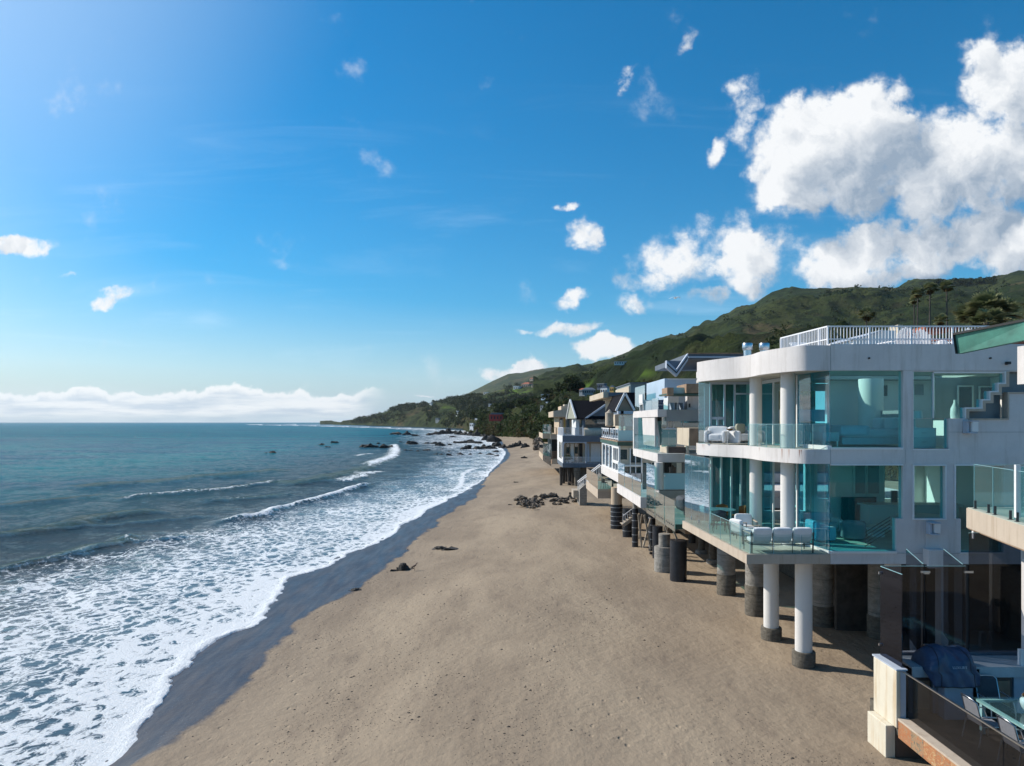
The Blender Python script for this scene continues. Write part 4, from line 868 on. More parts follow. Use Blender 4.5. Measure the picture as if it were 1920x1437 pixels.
def round_table(name, label, loc, r, h, top='g_frost', leg='dark', cat='table', legs=4, th=.02):
    t = thing(name, label, cat, loc); m = MB(); m.cyl(0, 0, h-th, h, r, 40); m.build('table_top', MT[top], t, local=True, smooth=40)
    for k in range(legs):
        a = 2*math.pi*(k+.5)/legs; MB().bar((r*.35*math.cos(a), r*.35*math.sin(a), h-th), (r*.6*math.cos(a), r*.6*math.sin(a), 0), .025).build('leg', MT[leg], t, local=True)
    return t
round_table('dining_table', 'round glass dining table with thin metal legs near the tall glass screens of the deck', (7.95, 26.4, Z0), .55, .74)
def side_chair(name, label, loc, rz, mat, fmat, group, rounded=True):
    t = thing(name, label, 'chair', loc, group, rz); m = MB()
    for x in (-.22, .22):
        for y in (.2, -.22): MB().bar((x, y, 0), (x*.9, y*.9, .44), .018).build('leg', MT[fmat], t, local=True)
    m = MB(); cushion(m, -.23, .23, -.22, .22, .43, .48); m.build('seat', MT[mat], t, local=True, smooth=60)
    vs = []; fs = []; n = 10
    for i in range(n+1):
        a = -1.2+2.4*i/n
        for z in (.5, .85): vs.append((.25*math.sin(a), -.02-.24*math.cos(a), z-(.06*abs(a) if z > .6 else 0)))
    for i in range(n): fs.append((2*i, 2*i+2, 2*i+3, 2*i+1))
    m = MB(); m.add(vs, fs); o = m.build('backrest', MT[mat], t, local=True, smooth=60); sm = o.modifiers.new('s', 'SOLIDIFY'); sm.thickness = .025
    return t
side_chair('dining_chair', 'rust-brown wicker chair behind the round glass table on the deck, nearer the column', (8.75, 26.7, Z0), R(100), 'orange', 'dark', 'chairs around the round deck table')
side_chair('dining_chair', 'rust-brown wicker chair behind the round glass table on the deck, nearer the window frames', (8.15, 27.0, Z0), R(150), 'orange', 'dark', 'chairs around the round deck table')
side_chair('dining_chair', 'grey wire chair in front of the round glass table by the low deck rail', (7.65, 25.6, Z0), R(-10), 'dfabric', 'dark', 'chairs around the round deck table')
# indoor: curved white armchairs of the balcony room
def tub_sofa(name, label, loc, rz, w_, group=None, pillow=None, mat='fabric', d=.7):
    t = thing(name, label, 'armchair' if w_ < 1.2 else 'sofa', loc, group, rz); m = MB(); cushion(m, -w_/2+.12, w_/2-.12, -d/2+.14, d/2, .12, .40); m.build('seat', MT[mat], t, local=True, smooth=60)
    m = MB(); cushion(m, -w_/2, w_/2, -d/2, -d/2+.18, .05, .68); m.build('backrest', MT[mat], t, local=True, smooth=60)
    for s_ in (-1, 1): m = MB(); cushion(m, s_*w_/2-.14*(s_ > 0), s_*w_/2+.14*(s_ < 0), -d/2+.1, d/2, .05, .52); m.build('armrest', MT[mat], t, local=True, smooth=60)
    if pillow: m = MB(); cushion(m, -.2, .2, -d/2+.2, -d/2+.32, .42, .78); m.build('pillow', MT[pillow], t, local=True, smooth=60)
    return t
tub_sofa('lounge_armchair', 'low white armchair behind the left end of the upper balcony', (7.85, 26.6, ZM), R(150), .8, 'white armchairs on the upper balcony')
tub_sofa('lounge_armchair', 'low white armchair with a beige pillow on the upper balcony, left of the farther column', (8.75, 26.4, ZM), R(200), .85, 'white armchairs on the upper balcony', 'blind')
t = round_table('side_table', 'small white pedestal table between the armchairs of the upper balcony', (8.2, 26.1, ZM), .16, .52, 'trim', 'trim', legs=1)
m = MB(); m.lathe(8.2, 26.1, [(.03, ZM+.52), (.11, ZM+.56), (.13, ZM+.60), (.10, ZM+.60)], 16); m.build('bowl', MT['moss'], None, loc=(8.2, 26.1, ZM+.52), smooth=40, label='small dark bowl on the white pedestal table of the upper balcony', cat='bowl')
# bedroom
bx0, by0 = XX(1590, 23.6), 23.6
b = thing('bed', 'bed with pale blue throw and upholstered headboard behind the upper corner window', 'bed', (11.9, 24.3, ZM+.02))
m = MB(); m.box(11.1, 13.3, 23.3, 25.0, ZM+.1, ZM+.32); part(m, 'bed_base', 'fabric', b); m = MB(); cushion(m, 11.1, 13.3, 23.28, 25.02, ZM+.3, ZM+.62); part(m, 'mattress', 'fabric', b, smooth=60)
m = MB(); cushion(m, 11.0, 12.1, 23.2, 25.1, ZM+.36, ZM+.74); part(m, 'throw', 'bedblue', b, smooth=60); m = MB(); m.box(13.35, 13.47, 23.2, 25.1, ZM+.1, ZM+1.25); part(m, 'headboard', 'grey', b)
for y in (23.7, 24.5): m = MB(); cushion(m, 12.85, 13.25, y-.3, y+.3, ZM+.6, ZM+1.0); part(m, 'pillow', 'fabric', b, smooth=60)
t = thing('bench', 'upholstered white bench with low back at the foot of the bed', 'bench', (10.9, 24, ZM+.02)); m = MB(); m.box(10.45, 11.0, 23.3, 24.7, ZM+.2, ZM+.5); part(m, 'seat', 'fabric', t); [part(MB().box(x, x+.05, y, y+.05, ZM+.02, ZM+.2), 'leg', 'steel', t) for x in (10.47, 10.92) for y in (23.32, 24.6)]
t = thing('nightstand', 'white nightstand with two drawers behind the upper window right of the pier', 'nightstand', (12.9, 22.5, ZM+.02)); m = MB(); m.box(12.75, 13.55, 22.15, 22.7, ZM+.02, ZM+.66); part(m, 'cabinet', 'trim', t)
for k in (0, 1): m = MB(); m.box(12.79, 13.51, 22.135, 22.15, ZM+.07+k*.29, ZM+.32+k*.29); o = part(m, 'drawer', 'inner', t); m = MB(); m.box(13.08, 13.22, 22.11, 22.135, ZM+.2+k*.29, ZM+.22+k*.29); part(m, 'handle', 'steel', o)
t = thing('table_lamp', 'white drum-shade lamp standing on the nightstand', 'lamp', (13.05, 22.45, ZM+.66)); m = MB(); m.lathe(13.05, 22.45, [(.10, ZM+.66), (.10, ZM+.69), (.02, ZM+.7), (.02, ZM+.95)], 16); part(m, 'base', 'steel', t, smooth=40); m = MB(); m.lathe(13.05, 22.45, [(.21, ZM+.95), (.20, ZM+1.2)], 24); part(m, 'lamp_shade', 'lamp', t, smooth=40)
t = thing('table_lamp', 'white lamp on the far side of the bed behind the pillows', 'lamp', (13.1, 25.6, ZM+.6)); m = MB(); m.lathe(13.1, 25.6, [(.3, ZM+.02), (.3, ZM+.6), (.03, ZM+.62), (.03, ZM+.9)], 16); part(m, 'base', 'inner', t, smooth=40); m = MB(); m.lathe(13.1, 25.6, [(.22, ZM+.9), (.18, ZM+1.2)], 24); part(m, 'lamp_shade', 'lamp', t, smooth=40)
m = MB(); m.lathe(XX(1791, 23.5), 23.5, [(.13, ZM+.9), (.15, ZM+1.1), (.14, ZM+1.3), (.05, ZM+1.5), (.05, ZM+1.6)], 20); m.build('vase', MT['lamp'], None, loc=(XX(1791, 23.5), 23.5, ZM+.9), smooth=40, label='tall white vase on a ledge behind the stepped stair window', cat='vase')
m = MB(); m.box(XX(1770, 23.3), XX(1830, 23.3), 23.2, 23.9, ZM, ZM+.9); part(m, 'interior_ledge', 'inner')
# living room
tub_sofa('living_sofa', 'white sofa behind the lower corner window', (10.9, 25.2, ZD+.08), R(180), 1.9, d=.85)
t = tub_sofa('living_armchair', 'pale armchair close to the lower blue corner glass', (10.4, 23.4, ZD+.08), R(-90), .9, mat='bedblue')
tub_sofa('living_armchair', 'grey armchair in the middle of the lower room', (11.6, 23.6, ZD+.08), R(-20), .75, mat='gfabric')
t = thing('coffee_table', 'white coffee table with a dark bowl in the lower room', 'table', (12.6, 24.2, ZD+.08)); m = MB(); m.box(12.2, 13.2, 23.8, 24.7, ZD+.38, ZD+.44); part(m, 'table_top', 'trim', t); m = MB(); m.box(12.5, 12.9, 24, 24.4, ZD+.08, ZD+.38); part(m, 'base', 'trim', t)
t = round_table('kitchen_table', 'long white table behind the narrow lower window', (14.2, 24.0, ZD+.08), .8, .75, 'trim', 'trim'); 
t = thing('kitchen_counter', 'pale counter with leaning art behind the narrow lower window', 'counter', (14.4, 25.8, ZD+.08)); m = MB(); m.box(13.1, 16.6, 25.5, 26.3, ZD+.95, ZD+1.02); part(m, 'worktop', 'trim', t); m = MB(); m.box(13.2, 16.5, 25.6, 26.3, ZD+.08, ZD+.95); part(m, 'cabinet', 'inner', t)

# ------------------------------------------------------------------ things on the roof terrace
def adirondack(label, loc, rz):
    t = thing('adirondack_chair', label, 'chair', loc, 'white slatted chairs on the roof terrace', rz); m = MB()
    for k in range(7):
        x = -.27+k*.09; h = .98-.035*abs(k-3)**1.6; m.bar((x*.8, -.25, .3), (x*1.05, -.48, h), .075, .02, up=(0, 1, 0))
    m.build('backrest', MT['rail'], t, local=True); m = MB()
    for k in range(5): y = .35-k*.13; m.box(-.27, .27, y-.055, y+.055, .36-.03*k, .385-.03*k)
    m.build('seat', MT['rail'], t, local=True)
    for s_ in (-1, 1):
        m = MB(); m.box(s_*.36-.06, s_*.36+.06, -.35, .42, .52, .545); m.build('armrest', MT['rail'], t, local=True)
        m = MB(); m.box(s_*.36-.015, s_*.36+.015, .28, .38, 0, .52); m.build('leg', MT['rail'], t, local=True); m = MB(); m.bar((s_*.3, .35, .33), (s_*.3, -.5, .05), .03, .1); m.build('leg', MT['rail'], t, local=True)
    return t
ZRF = ZT-.3
adirondack('white slatted chair behind the middle of the roof railing, seen from the back', (XX(1682, 22.6), 22.6, ZRF), R(5))
adirondack('white slatted chair on the roof terrace turned half sideways beside the low white tables', (XX(1736, 23.0), 23.0, ZRF), R(-50))
adirondack('white slatted chair on the roof terrace nearest the green copper eave', (XX(1790, 22.8), 22.8, ZRF), R(20))
for (px, Y, lab) in ((1752, 24.0, 'low white table between two slatted chairs on the roof terrace'), (1618, 23.2, 'low white table near the corner of the roof terrace')):
    t = thing('low_table', lab, 'table', (XX(px, Y), Y, ZRF), 'low white tables on the roof terrace'); x = XX(px, Y); m = MB(); m.box(x-.5, x+.5, Y-.3, Y+.3, ZRF+.44, ZRF+.48); part(m, 'table_top', 'rail', t)
    for a in (-.45, .45):
        for c in (-.25, .25): part(MB().box(x+a-.025, x+a+.025, Y+c-.025, Y+c+.025, ZRF, ZRF+.44), 'leg', 'rail', t)
t = thing('sun_lounger', 'white sun lounger with raised back at the left corner of the roof terrace', 'sun lounger', (10.3, 23.6, ZRF), None, R(8))
m = MB(); m.box(-.32, .32, -.9, .5, .28, .34); m.build('frame', MT['rail'], t, local=True); m = MB(); m.bar((0, .5, .32), (.0, 1.05, .75), .62, .07); m.build('backrest', MT['fabric'], t, local=True); [MB().box(x, x+.04, y, y+.04, 0, .28).build('leg', MT['rail'], t, local=True) for x in (-.3, .26) for y in (-.85, .4)]
m = MB(); m.lathe(XX(1767, 22.4), 22.4, [(.13, ZRF), (.15, ZRF+.55), (.12, ZRF+.58)], 20); m.build('planter', MT['rail'], None, loc=(XX(1767, 22.4), 22.4, ZRF), smooth=40, label='white cylindrical planter between slatted chairs on the roof terrace', cat='planter')
# steel flues on the neighbouring dark roof
for (px, lab) in ((1401.5, 'left one of two stubby steel roof vents behind the curved white parapet'), (1433, 'right one of two stubby steel roof vents behind the curved white parapet')):
    Y = 30.0; x = XX(px, Y); t = thing('roof_vent', lab, 'vent', (x, Y, ZZ(664, Y)), 'steel roof vents'); m = MB(); m.cyl(x, Y, ZZ(672, Y), ZZ(656, Y), .165, 24); part(m, 'pipe', 'steel', t, smooth=40)
    m = MB(); m.lathe(x, Y, [(.20, ZZ(657, Y)), (.215, ZZ(656, Y)), (.215, ZZ(645, Y)), (.2, ZZ(644, Y))], 24); part(m, 'cap', 'steel', t, smooth=40)
# ================================================================== the foreground terrace (bottom right)
TF = 7.8-6.85       # terrace floor
terr = thing('beach_terrace', 'foreground beach terrace with rust slate edge, stained white end pillar and smoked glass rail', 'terrace', (9.2, 15, 0))
tp = lambda m, name, mat, parent=terr, **k: part(m, name, mat, parent, **k)
m = MB(); m.box(8.86, 8.96, 15.98, 17.0, 7.8-7.06, 7.8-5.74); tp(m, 'end_pillar', 'pillar', bevel=.02)
m = MB(); m.box(8.86, 9.12, 15.98, 17.06, 7.8-5.735, 7.8-5.70); tp(m, 'pillar_cap', 'greytrim')
m = MB(); m.box(8.963, 9.09, 16.0, 16.9, TF-.1, 7.8-5.75); tp(m, 'pillar_return', 'greytrim')
m = MB(); m.box(8.70, 8.93, 16.14, 16.98, 7.8-7.82, 7.8-7.062); tp(m, 'footing_block', 'pillar', bevel=.02)
m = MB(); m.box(8.94, 10.6, 16.12, 16.5, 7.8-7.8, 7.8-7.1); tp(m, 'footing_face', 'cabinet')
m = MB(); m.box(8.90, 8.93, 6.0, 15.975, TF-.42, TF-.02); tp(m, 'slate_edge', 'stone')
m = MB(); m.box(8.89, 9.14, 6.0, 15.975, TF-.018, TF+.03); tp(m, 'coping', 'slab')
m = MB(); m.box(8.932, 18, 6.0, 17.3, TF-.4, TF-.022); tp(m, 'floor_slab', 'dconcrete')
m = MB(); m.box(9.15, 18, 6.0, 17.2, TF-.02, TF+.0); tp(m, 'floor_tiles', simple('brown_terrace_tile', (.07, .055, .045), .6, .2, 2))
XRAIL = 9.11; ztop = 7.8-5.78
ysr = [15.95, 12.85, 10.2, 7.9]
for a, b in zip(ysr[:-1], ysr[1:]):
    m = MB(); m.box(XRAIL, XRAIL+.016, b+.012, a-.012, TF+.04, ztop-.02); tp(m, 'glass_panel', 'g_smoke')
    m = MB(); m.box(XRAIL-.02, XRAIL+.05, b-.03, b+.03, TF+.031, TF+.10); tp(m, 'glass_clamp', 'steel')
m = MB(); m.bar((9.01, 17.0, ztop+.03), (XRAIL, 7.0, ztop+.03), .045, .03); tp(m, 'cap_rail', 'steel')
# tall smoked screens: one along the beach side, a row along the far end
scr_z0, scr_z1 = 7.8-5.72, 7.8-3.54
YS = 17.02
def screen(label, pts, z0, z1, mat, hinges=True, grp='smoked glass wind screens'):
    (x0, y0), (x1, y1) = pts; o = thing('wind_screen', label, 'glass screen', (x0, y0, z0), grp)
    d = (Vector(pts[1])-Vector(pts[0])).normalized(); n = Vector((-d.y, d.x))*.018
    m = MB(); m.prism_xy([(x0, y0), (x1, y1), (x1+n.x, y1+n.y), (x0+n.x, y0+n.y)], z0, z1); part(m, 'pane', mat, o)
    m = MB(); m.prism_xy([(x0, y0), (x1, y1), (x1+n.x, y1+n.y), (x0+n.x, y0+n.y)], z1+.001, z1+.012); part(m, 'top_edge', 'g_frost', o)
    if hinges:
        for z in (z0+.25, z1-.18): part(MB().box(x0-.05, x0+.07, y0-.05, y0-.005, z, z+.06), 'hinge', 'steel', o)
    return o
screen('smoked glass screen on the white end pillar, mirroring the beach', [(9.03, YS-.02), (9.05, 16.1)], scr_z0+.0, scr_z1, 'g_smoke2')
xs_ = [XX(1652, YS), XX(1735, YS), XX(1813, YS)]
screen('smoked glass screen at the far end of the terrace, left of the covered grill', [(xs_[0], YS), (xs_[1]-.03, YS)], TF+1.1, scr_z1, 'g_smoke', False)
screen('smoked glass screen at the far end of the terrace, directly behind the covered grill', [(xs_[1], YS), (xs_[2]-.03, YS)], TF+1.1, scr_z1, 'g_smoke')
screen('tallest smoked glass screen under the balcony at the right end of the terrace', [(XX(1817, YS), YS), (XX(1914, YS), YS)], TF+1.12, ZZ(1000, YS), 'g_smoke', False)
for px in (1735, 1816):
    x = XX(px, YS); t = thing('screen_post', 'dark steel post between smoked screens, %s' % ('left of the covered grill' if px < 1800 else 'right of the covered grill'), 'post', (x, YS, TF), 'posts of the wind screens')
    part(MB().box(x-.05, x+.05, YS+.02, YS+.10, TF, scr_z1+.04), 'shaft', 'dark', t); part(MB().box(x-.11, x+.11, YS-.02, YS+.02, scr_z1-.16, scr_z1-.11), 'clamp', 'steel', t)
# door leaves swung inwards behind the screens
screen('open smoked glass leaf swung back from the post left of the grill', [(XX(1738, YS), YS+.12), (XX(1700, 19.2), 19.2)], TF+1.0, scr_z1+.02, 'g_smoke', False)
screen('open smoked glass leaf swung back from the post right of the grill', [(XX(1812, YS), YS+.12), (XX(1770, 19.2), 19.2)], TF+1.0, scr_z1+.02, 'g_smoke', False)
# counter
ct = thing('outdoor_counter', 'pale stone outdoor counter with brown cabinets along the far end of the terrace', 'counter', (11, 16.6, TF)); ZC = 7.8-5.75
m = MB(); m.box(9.35, 11.60, 16.20, 17.0, ZC-.02, ZC+.03); m.box(9.35, 18, 16.75, 17.0, ZC-.02, ZC+.031); m.box(11.60, 18, 16.2, 16.75, ZC-.02, ZC+.032); part(m, 'worktop', 'counter', ct)
m = MB(); m.box(9.35, 9.92, 16.19, 16.22, ZC-.21, ZC-.02); m.box(10.92, 18, 16.19, 16.22, ZC-.21, ZC-.02); part(m, 'fascia', 'counter', ct)
for (a, b, mt) in ((9.4, 9.85, 'cabinet'), (9.9, 10.85, 'greytrim'), (10.95, 11.75, 'cabinet'), (11.8, 12.75, 'greytrim'), (12.8, 13.6, 'cabinet')):
    m = MB(); m.box(a, b, 16.3, 16.95, TF, ZC-.21-(.0 if mt == 'cabinet' else .002)); part(m, 'cabinet', mt, ct, bevel=.01)
for (a, b) in ((9.47, 9.8), (11.02, 11.68), (12.87, 13.53)):
    m = MB(); m.box(a, b, 16.27, 16.298, TF+.12, ZC-.32); part(m, 'cabinet_door', 'lumber', ct)
part(MB().box(9.3, 18, 17.03, 17.16, TF, ZC+.1), 'back_ledge', 'greytrim', ct)
# covered grill
gr = thing('covered_grill', 'grill under a draped navy blue fabric cover with small grey lettering, set into the counter', 'grill', (10.35, 16.0, TF))
gx0, gx1 = 9.42, 10.66; prof = [(-.02, 1.00), (-.02, 1.30), (.10, 1.56), (.35, 1.66), (.62, 1.62), (.80, 1.45), (.84, 1.2), (.85, .80)]
nu_, nv_ = 46, 40; vs = []; fs = []; rg = np.random.RandomState(3)
pts_ = catmull([(16.70, ZC+.02), (16.66, ZC+.30), (16.48, ZC+.46), (16.22, ZC+.47), (15.98, ZC+.34), (15.86, ZC+.08), (15.82, ZC-.30)], 7)
pa = np.array(pts_); kk = len(pa)
for j in range(kk):
    for i in range(nu_+1):
        u = i/nu_; s_ = (2*u-1); e = abs(s_)**5
        hgt = pa[j, 1]; top = ZC+.47
        narrow = 1-.20*max(0, (hgt-ZC)/.5)*(1.0 if s_ < 0 else .25)-.05*max(0, (hgt-ZC)/.5)**2
        low = 1.0 if hgt > ZC-.02 else 1
        x = 10.13+s_*.55*narrow+ (.0 if hgt > ZC else .07)
        fold = .022*math.sin(9*u+3*j/kk*3)+.014*math.sin(23*u-j*.4)+.03*(fb(np.array(u*5.0), np.array(j/6.0), 7, 3)-.5)*2
        droop = -.06*e*(hgt > ZC+.2)+(-.03*math.cos(2*math.pi*u*1.5) if hgt > ZC+.3 else 0)
        y = pa[j, 0]-fold*.9+.05*e*(pa[j, 0] < 16.2)
        vs.append((x, y, hgt+droop+(fold*.5 if j < kk-6 else 0)))
for j in range(kk-1):
    for i in range(nu_): a = j*(nu_+1)+i; fs.append((a, a+nu_+1, a+nu_+2, a+1))
b0 = len(vs)
for side in (0, nu_):       # close the sides with a fan of cloth
    c = len(vs); xa = vs[side][0]; vs.append((xa+(-.01 if side == 0 else .03), 16.25, ZC+.1)); ring = [j*(nu_+1)+side for j in range(kk)]
    for a, b in zip(ring[:-1], ring[1:]): fs.append((a, b, c) if side else (b, a, c))
m = MB(); m.add(vs, fs); o = part(m, 'cover', 'cover', gr, smooth=50); sb = o.modifiers.new('s', 'SUBSURF'); sb.levels = 1; sb.render_levels = 1
m = MB()
for i in (7, 39): m.tube([vs[j*(nu_+1)+i] for j in range(3, kk)], .009, 5)
m.tube([vs[(kk-1)*(nu_+1)+i] for i in range(nu_+1)], .011, 5); part(m, 'piping', 'black', gr)
part(MB().box(9.95, 10.6, 15.95, 16.2, TF+.0, ZC-.25), 'cart', 'greytrim', gr, bevel=.01)
# lettering on the cover
cu = bpy.data.curves.new('lettering', 'FONT'); cu.body = 'LUXURY'; cu.size = .085; cu.extrude = .002; cu.align_x = 'CENTER'; cu.space_character = 1.05
tx = bpy.data.objects.new('lettering', cu); COL.objects.link(tx); dg = bpy.context.evaluated_depsgraph_get(); me = bpy.data.meshes.new_from_object(tx.evaluated_get(dg)); bpy.data.objects.remove(tx)
lt = bpy.data.objects.new('lettering', me); COL.objects.link(lt); lt.parent = gr; me.materials.append(simple('grey_lettering', (.42, .45, .50), .7, .02))
lt.location = Vector((10.22, 15.80, ZC+.125))-WL[gr.name]; lt.rotation_euler = (R(60), 0, 0)
# dining table with glass top, chairs, vase
ZTb = 7.8-6.10
tb = thing('patio_table', 'rectangular greenish glass patio table on the foreground terrace', 'table', (11.3, 13.9, TF))
part(MB().box(10.22, 12.6, 12.3, 15.40, ZTb-.02, ZTb), 'table_top', 'g_clear', tb, bevel=.004)
m = MB(); m.grid_wall(10.28, 12.54, 0, 3.02, 0, .05, [(10.36, 12.46, .08, 1.45), (10.36, 12.46, 1.53, 2.94)]); m.v = [(x, 12.34+z, ZTb-.075+y) for x, y, z in m.v]; part(m, 'table_frame', simple('pale_teal_frame', (.34, .52, .52), .4, .06), tb)
for x in (10.35, 12.45):
    for y in (12.45, 15.25): part(MB().box(x-.04, x+.04, y-.04, y+.04, TF, ZTb-.08), 'leg', 'g_frost', tb)
def patio_chair(label, loc, rz, mat='gfabric'):
    t = thing('patio_chair', label, 'chair', loc, 'sling chairs around the glass patio table', rz); fr = MB()      # faces +y
    for x in (-.27, .27):
        MB().tube([(x, .27, 0), (x, .25, .40), (x, .16, .62)], .014, 8).build('leg', MT['steel'], t, local=True, smooth=50)
        MB().tube([(x, -.30, 0), (x, -.22, .42)], .014, 8).build('leg', MT['steel'], t, local=True, smooth=50)
        MB().tube([(x*1.05, .20, .62), (x*1.05, -.22, .66)], .017, 8).build('armrest', MT['steel'], t, local=True, smooth=50)
    fr.tube([(-.25, .25, .42), (-.25, -.20, .42), (-.245, -.33, .92), (-.20, -.37, .97), (0, -.38, .985), (.20, -.37, .97), (.245, -.33, .92), (.25, -.20, .42), (.25, .25, .42)], .015, 8); fr.build('frame', MT['steel'], t, local=True, smooth=50)
    m = MB(); m.box(-.24, .24, -.2, .25, .415, .43); m.build('seat', MT[mat], t, local=True)
    m = MB(); m.add([(-.235, -.205, .43), (.235, -.205, .43), (.235, -.325, .91), (-.235, -.325, .91), (.19, -.365, .962), (-.19, -.365, .962)], [(0, 1, 2, 3), (3, 2, 4, 5)]); o = m.build('backrest', MT[mat], t, local=True); q = o.modifiers.new('s', 'SOLIDIFY'); q.thickness = .012
    return t
patio_chair('dark sling chair at the far end of the glass patio table, facing it', (10.95, 15.70, TF), R(180), 'dfabric')
patio_chair('silver-framed grey sling chair on the beach side of the table, nearer the grill', (10.12, 14.85, TF), R(-90))
patio_chair('silver-framed grey sling chair on the beach side of the table, nearer the camera', (10.12, 13.75, TF), R(-90))
VX, VY = 10.86, 14.55
v = thing('vase', 'pale celadon vase holding brown moss on the glass patio table', 'vase', (VX, VY, ZTb))
m = MB(); m.lathe(VX, VY, [(.07, ZTb), (.08, ZTb+.01), (.14, ZTb+.10), (.172, ZTb+.20), (.165, ZTb+.27), (.13, ZTb+.31), (.135, ZTb+.335), (.12, ZTb+.335), (.11, ZTb+.30)], 36); part(m, 'body', 'vase', v, smooth=60)
m = MB(); rr = random.Random(9)
for k in range(420):
    a = rr.uniform(0, 6.28); e = rr.uniform(0.05, 1.5); r_ = .125; c = Vector((VX+r_*math.cos(a)*math.cos(e), VY+r_*math.sin(a)*math.cos(e), ZTb+.325+.085*math.sin(e))); d = Vector([rr.uniform(-1, 1) for _ in range(3)]).normalized()*.022; d2 = Vector([rr.uniform(-1, 1) for _ in range(3)]).normalized()*.022
    m.add([c-d, c+d2, c+d], [(0, 1, 2)])
part(m, 'moss', 'moss', v)
# ------------------------------------------------------------------ the house at the right edge: balcony, copper eave, posts
hb = thing('right_edge_house', 'white house at the right edge with travertine balcony, glass rail and sloping green copper eave', 'house', (12, 17, 0))
ZB = 7.8-2.2
c0 = (XX(1812, 17.8), 17.8); c1 = (10.55, 13.6); cr = (16, 17.8)
m = MB(); m.prism_xy([c0, cr, (16, 13.6), c1], ZB-.50, ZB); part(m, 'balcony_slab', 'slab', hb)
m = MB(); m.prism_xy([(c0[0]+.02, 17.78), (15.9, 17.78), (15.9, 13.7), (c1[0]+.02, 13.7)], ZB, ZB+.015); part(m, 'balcony_paving', 'deckfloor', hb)
m = MB(); m.prism_xy([(c0[0]+.02, 17.78), (15.9, 17.78), (15.9, 13.7), (c1[0]+.02, 13.7)], ZB-.53, ZB-.505); part(m, 'balcony_soffit', 'lumber', hb)
dv = (Vector(c1)-Vector(c0)).normalized(); nn = Vector((-dv.y, dv.x)); pA = Vector(c0)+dv*.12+nn*.12
balus([(cr[0]-2.4, 17.68), tuple(pA+Vector((.02, .03)))], ZB+.04, ZZ(871, 17.7), 'glass_panel', 'g_side', hb)
balus([tuple(pA), tuple(pA+dv*1.15), tuple(pA+dv*2.3), tuple(pA+dv*3.4)], ZB+.04, ZZ(871, 17.7), 'glass_panel', 'g_clear', hb)
for s_ in (.12, .95, 1.32, 2.15, 2.5):
    q = pA+dv*s_; part(MB().cyl(q.x, q.y, ZB+.0, ZB+.22, .03, 12), 'glass_spigot', 'dark', hb, smooth=40); part(MB().cyl(q.x, q.y, ZB+.001, ZB+.02, .06, 12), 'spigot_flange', 'dark', hb, smooth=40)
part(MB().box(XX(1824, 17.4), XX(1827.5, 17.4), 17.38, 17.44, ZB-.72, ZB-.53), 'drip_pipe', 'trim', hb)
# lit vertical edges at the frame's right side
Yp = 15.2
part(MB().box(XX(1923, Yp), XX(1990, Yp), Yp, Yp+.25, ZZ(720, Yp), ZZ(648, Yp)), 'eave_box', 'white', hb)
part(MB().box(XX(1926, Yp), XX(1990, Yp), Yp+.1, Yp+.3, ZB+.1, ZZ(876, Yp)), 'glass_door', 'g_side', hb)
part(MB().box(XX(1907, Yp), XX(1916, Yp), Yp+.03, Yp+.09, ZB+.1, ZZ(872, Yp)), 'door_jamb', 'trim', hb)
Yq = 16.4
part(MB().box(XX(1922, Yq), XX(1990, Yq), Yq, Yq+.12, TF, ZB-.54), 'ground_post', 'white', hb)
part(MB().box(XX(1907, Yq), XX(1917, Yq), Yq-.12, Yq-.01, TF+1.12, TF+1.5), 'socket_box', 'trim', hb)
# sloping copper eave: a slab tilted up towards the right, seen from its end
Ye = 13.2; A = P(1789, 629, Ye+1.6); B = P(1945, 598, Ye); C = P(1945, 633, Ye); Dp = P(1794, 664, Ye+1.6)
th_ = Vector((.30, .25, .03))
m = MB(); q = [A, B, C, Dp]; m.add(q+[a+th_ for a in q], [(3, 2, 1, 0), (4, 5, 6, 7), (0, 1, 5, 4), (1, 2, 6, 5), (2, 3, 7, 6), (3, 0, 4, 7)]); part(m, 'copper_eave', 'copper', hb)
up = Vector((0, -.02, .03)); q = [A+Vector((-.05, -.03, .0)), B+Vector((0, -.03, 0)), B+Vector((0, -.03, .045)), A+Vector((-.05, -.03, .045))]; m = MB(); m.add(q+[a+th_ for a in q], [(3, 2, 1, 0), (4, 5, 6, 7), (0, 1, 5, 4), (1, 2, 6, 5), (2, 3, 7, 6), (3, 0, 4, 7)])
q = [A+Vector((-.05, -.03, .0)), A+Vector((0, -.03, 0)), Dp+Vector((0, -.03, 0)), Dp+Vector((-.05, -.03, 0))]; m.add(q+[a+th_ for a in q], [(3, 2, 1, 0), (4, 5, 6, 7), (0, 1, 5, 4), (1, 2, 6, 5), (2, 3, 7, 6), (3, 0, 4, 7)]); part(m, 'eave_edge', 'black', hb)

# ================================================================== second house: white slabs, blue glass, butterfly roof
def hpart(h):
    def f(m, name, mat, parent=None, **k): return part(m, name, mat, parent or h, **k)
    return f
def fbx(p, name, mat, px0, px1, py0, py1, Y, dy=.3, parent=None, **k):     # box whose front face sits at distance Y
    return p(MB().box(XX(px0, Y), XX(px1, Y), Y, Y+dy, ZZ(py0, Y), ZZ(py1, Y)), name, mat, parent, **k)
h2 = thing('butterfly_roof_house', 'white house with blue glass terrace and dark butterfly roof, next beyond the near house', 'house', (9, 36, 0)); p2 = hpart(h2); Y2 = 36.2; X2 = XX(1233, Y2)
def slab2(name, x0, y0, y1, z0, z1, mat='white', x1=24, parent=None): return p2(MB().box(x0, x1, y0, y1, z0, z1), name, mat, parent)
slab2('roof_terrace_slab', X2, Y2, 43.4, 7.8+.28, 7.8+.67, 'white', x1=XX(1250, Y2)); slab2('roof_terrace_band', XX(1250, Y2)+.01, Y2+.03, 43.3, 7.8+.05, 7.8+.66, 'grey')
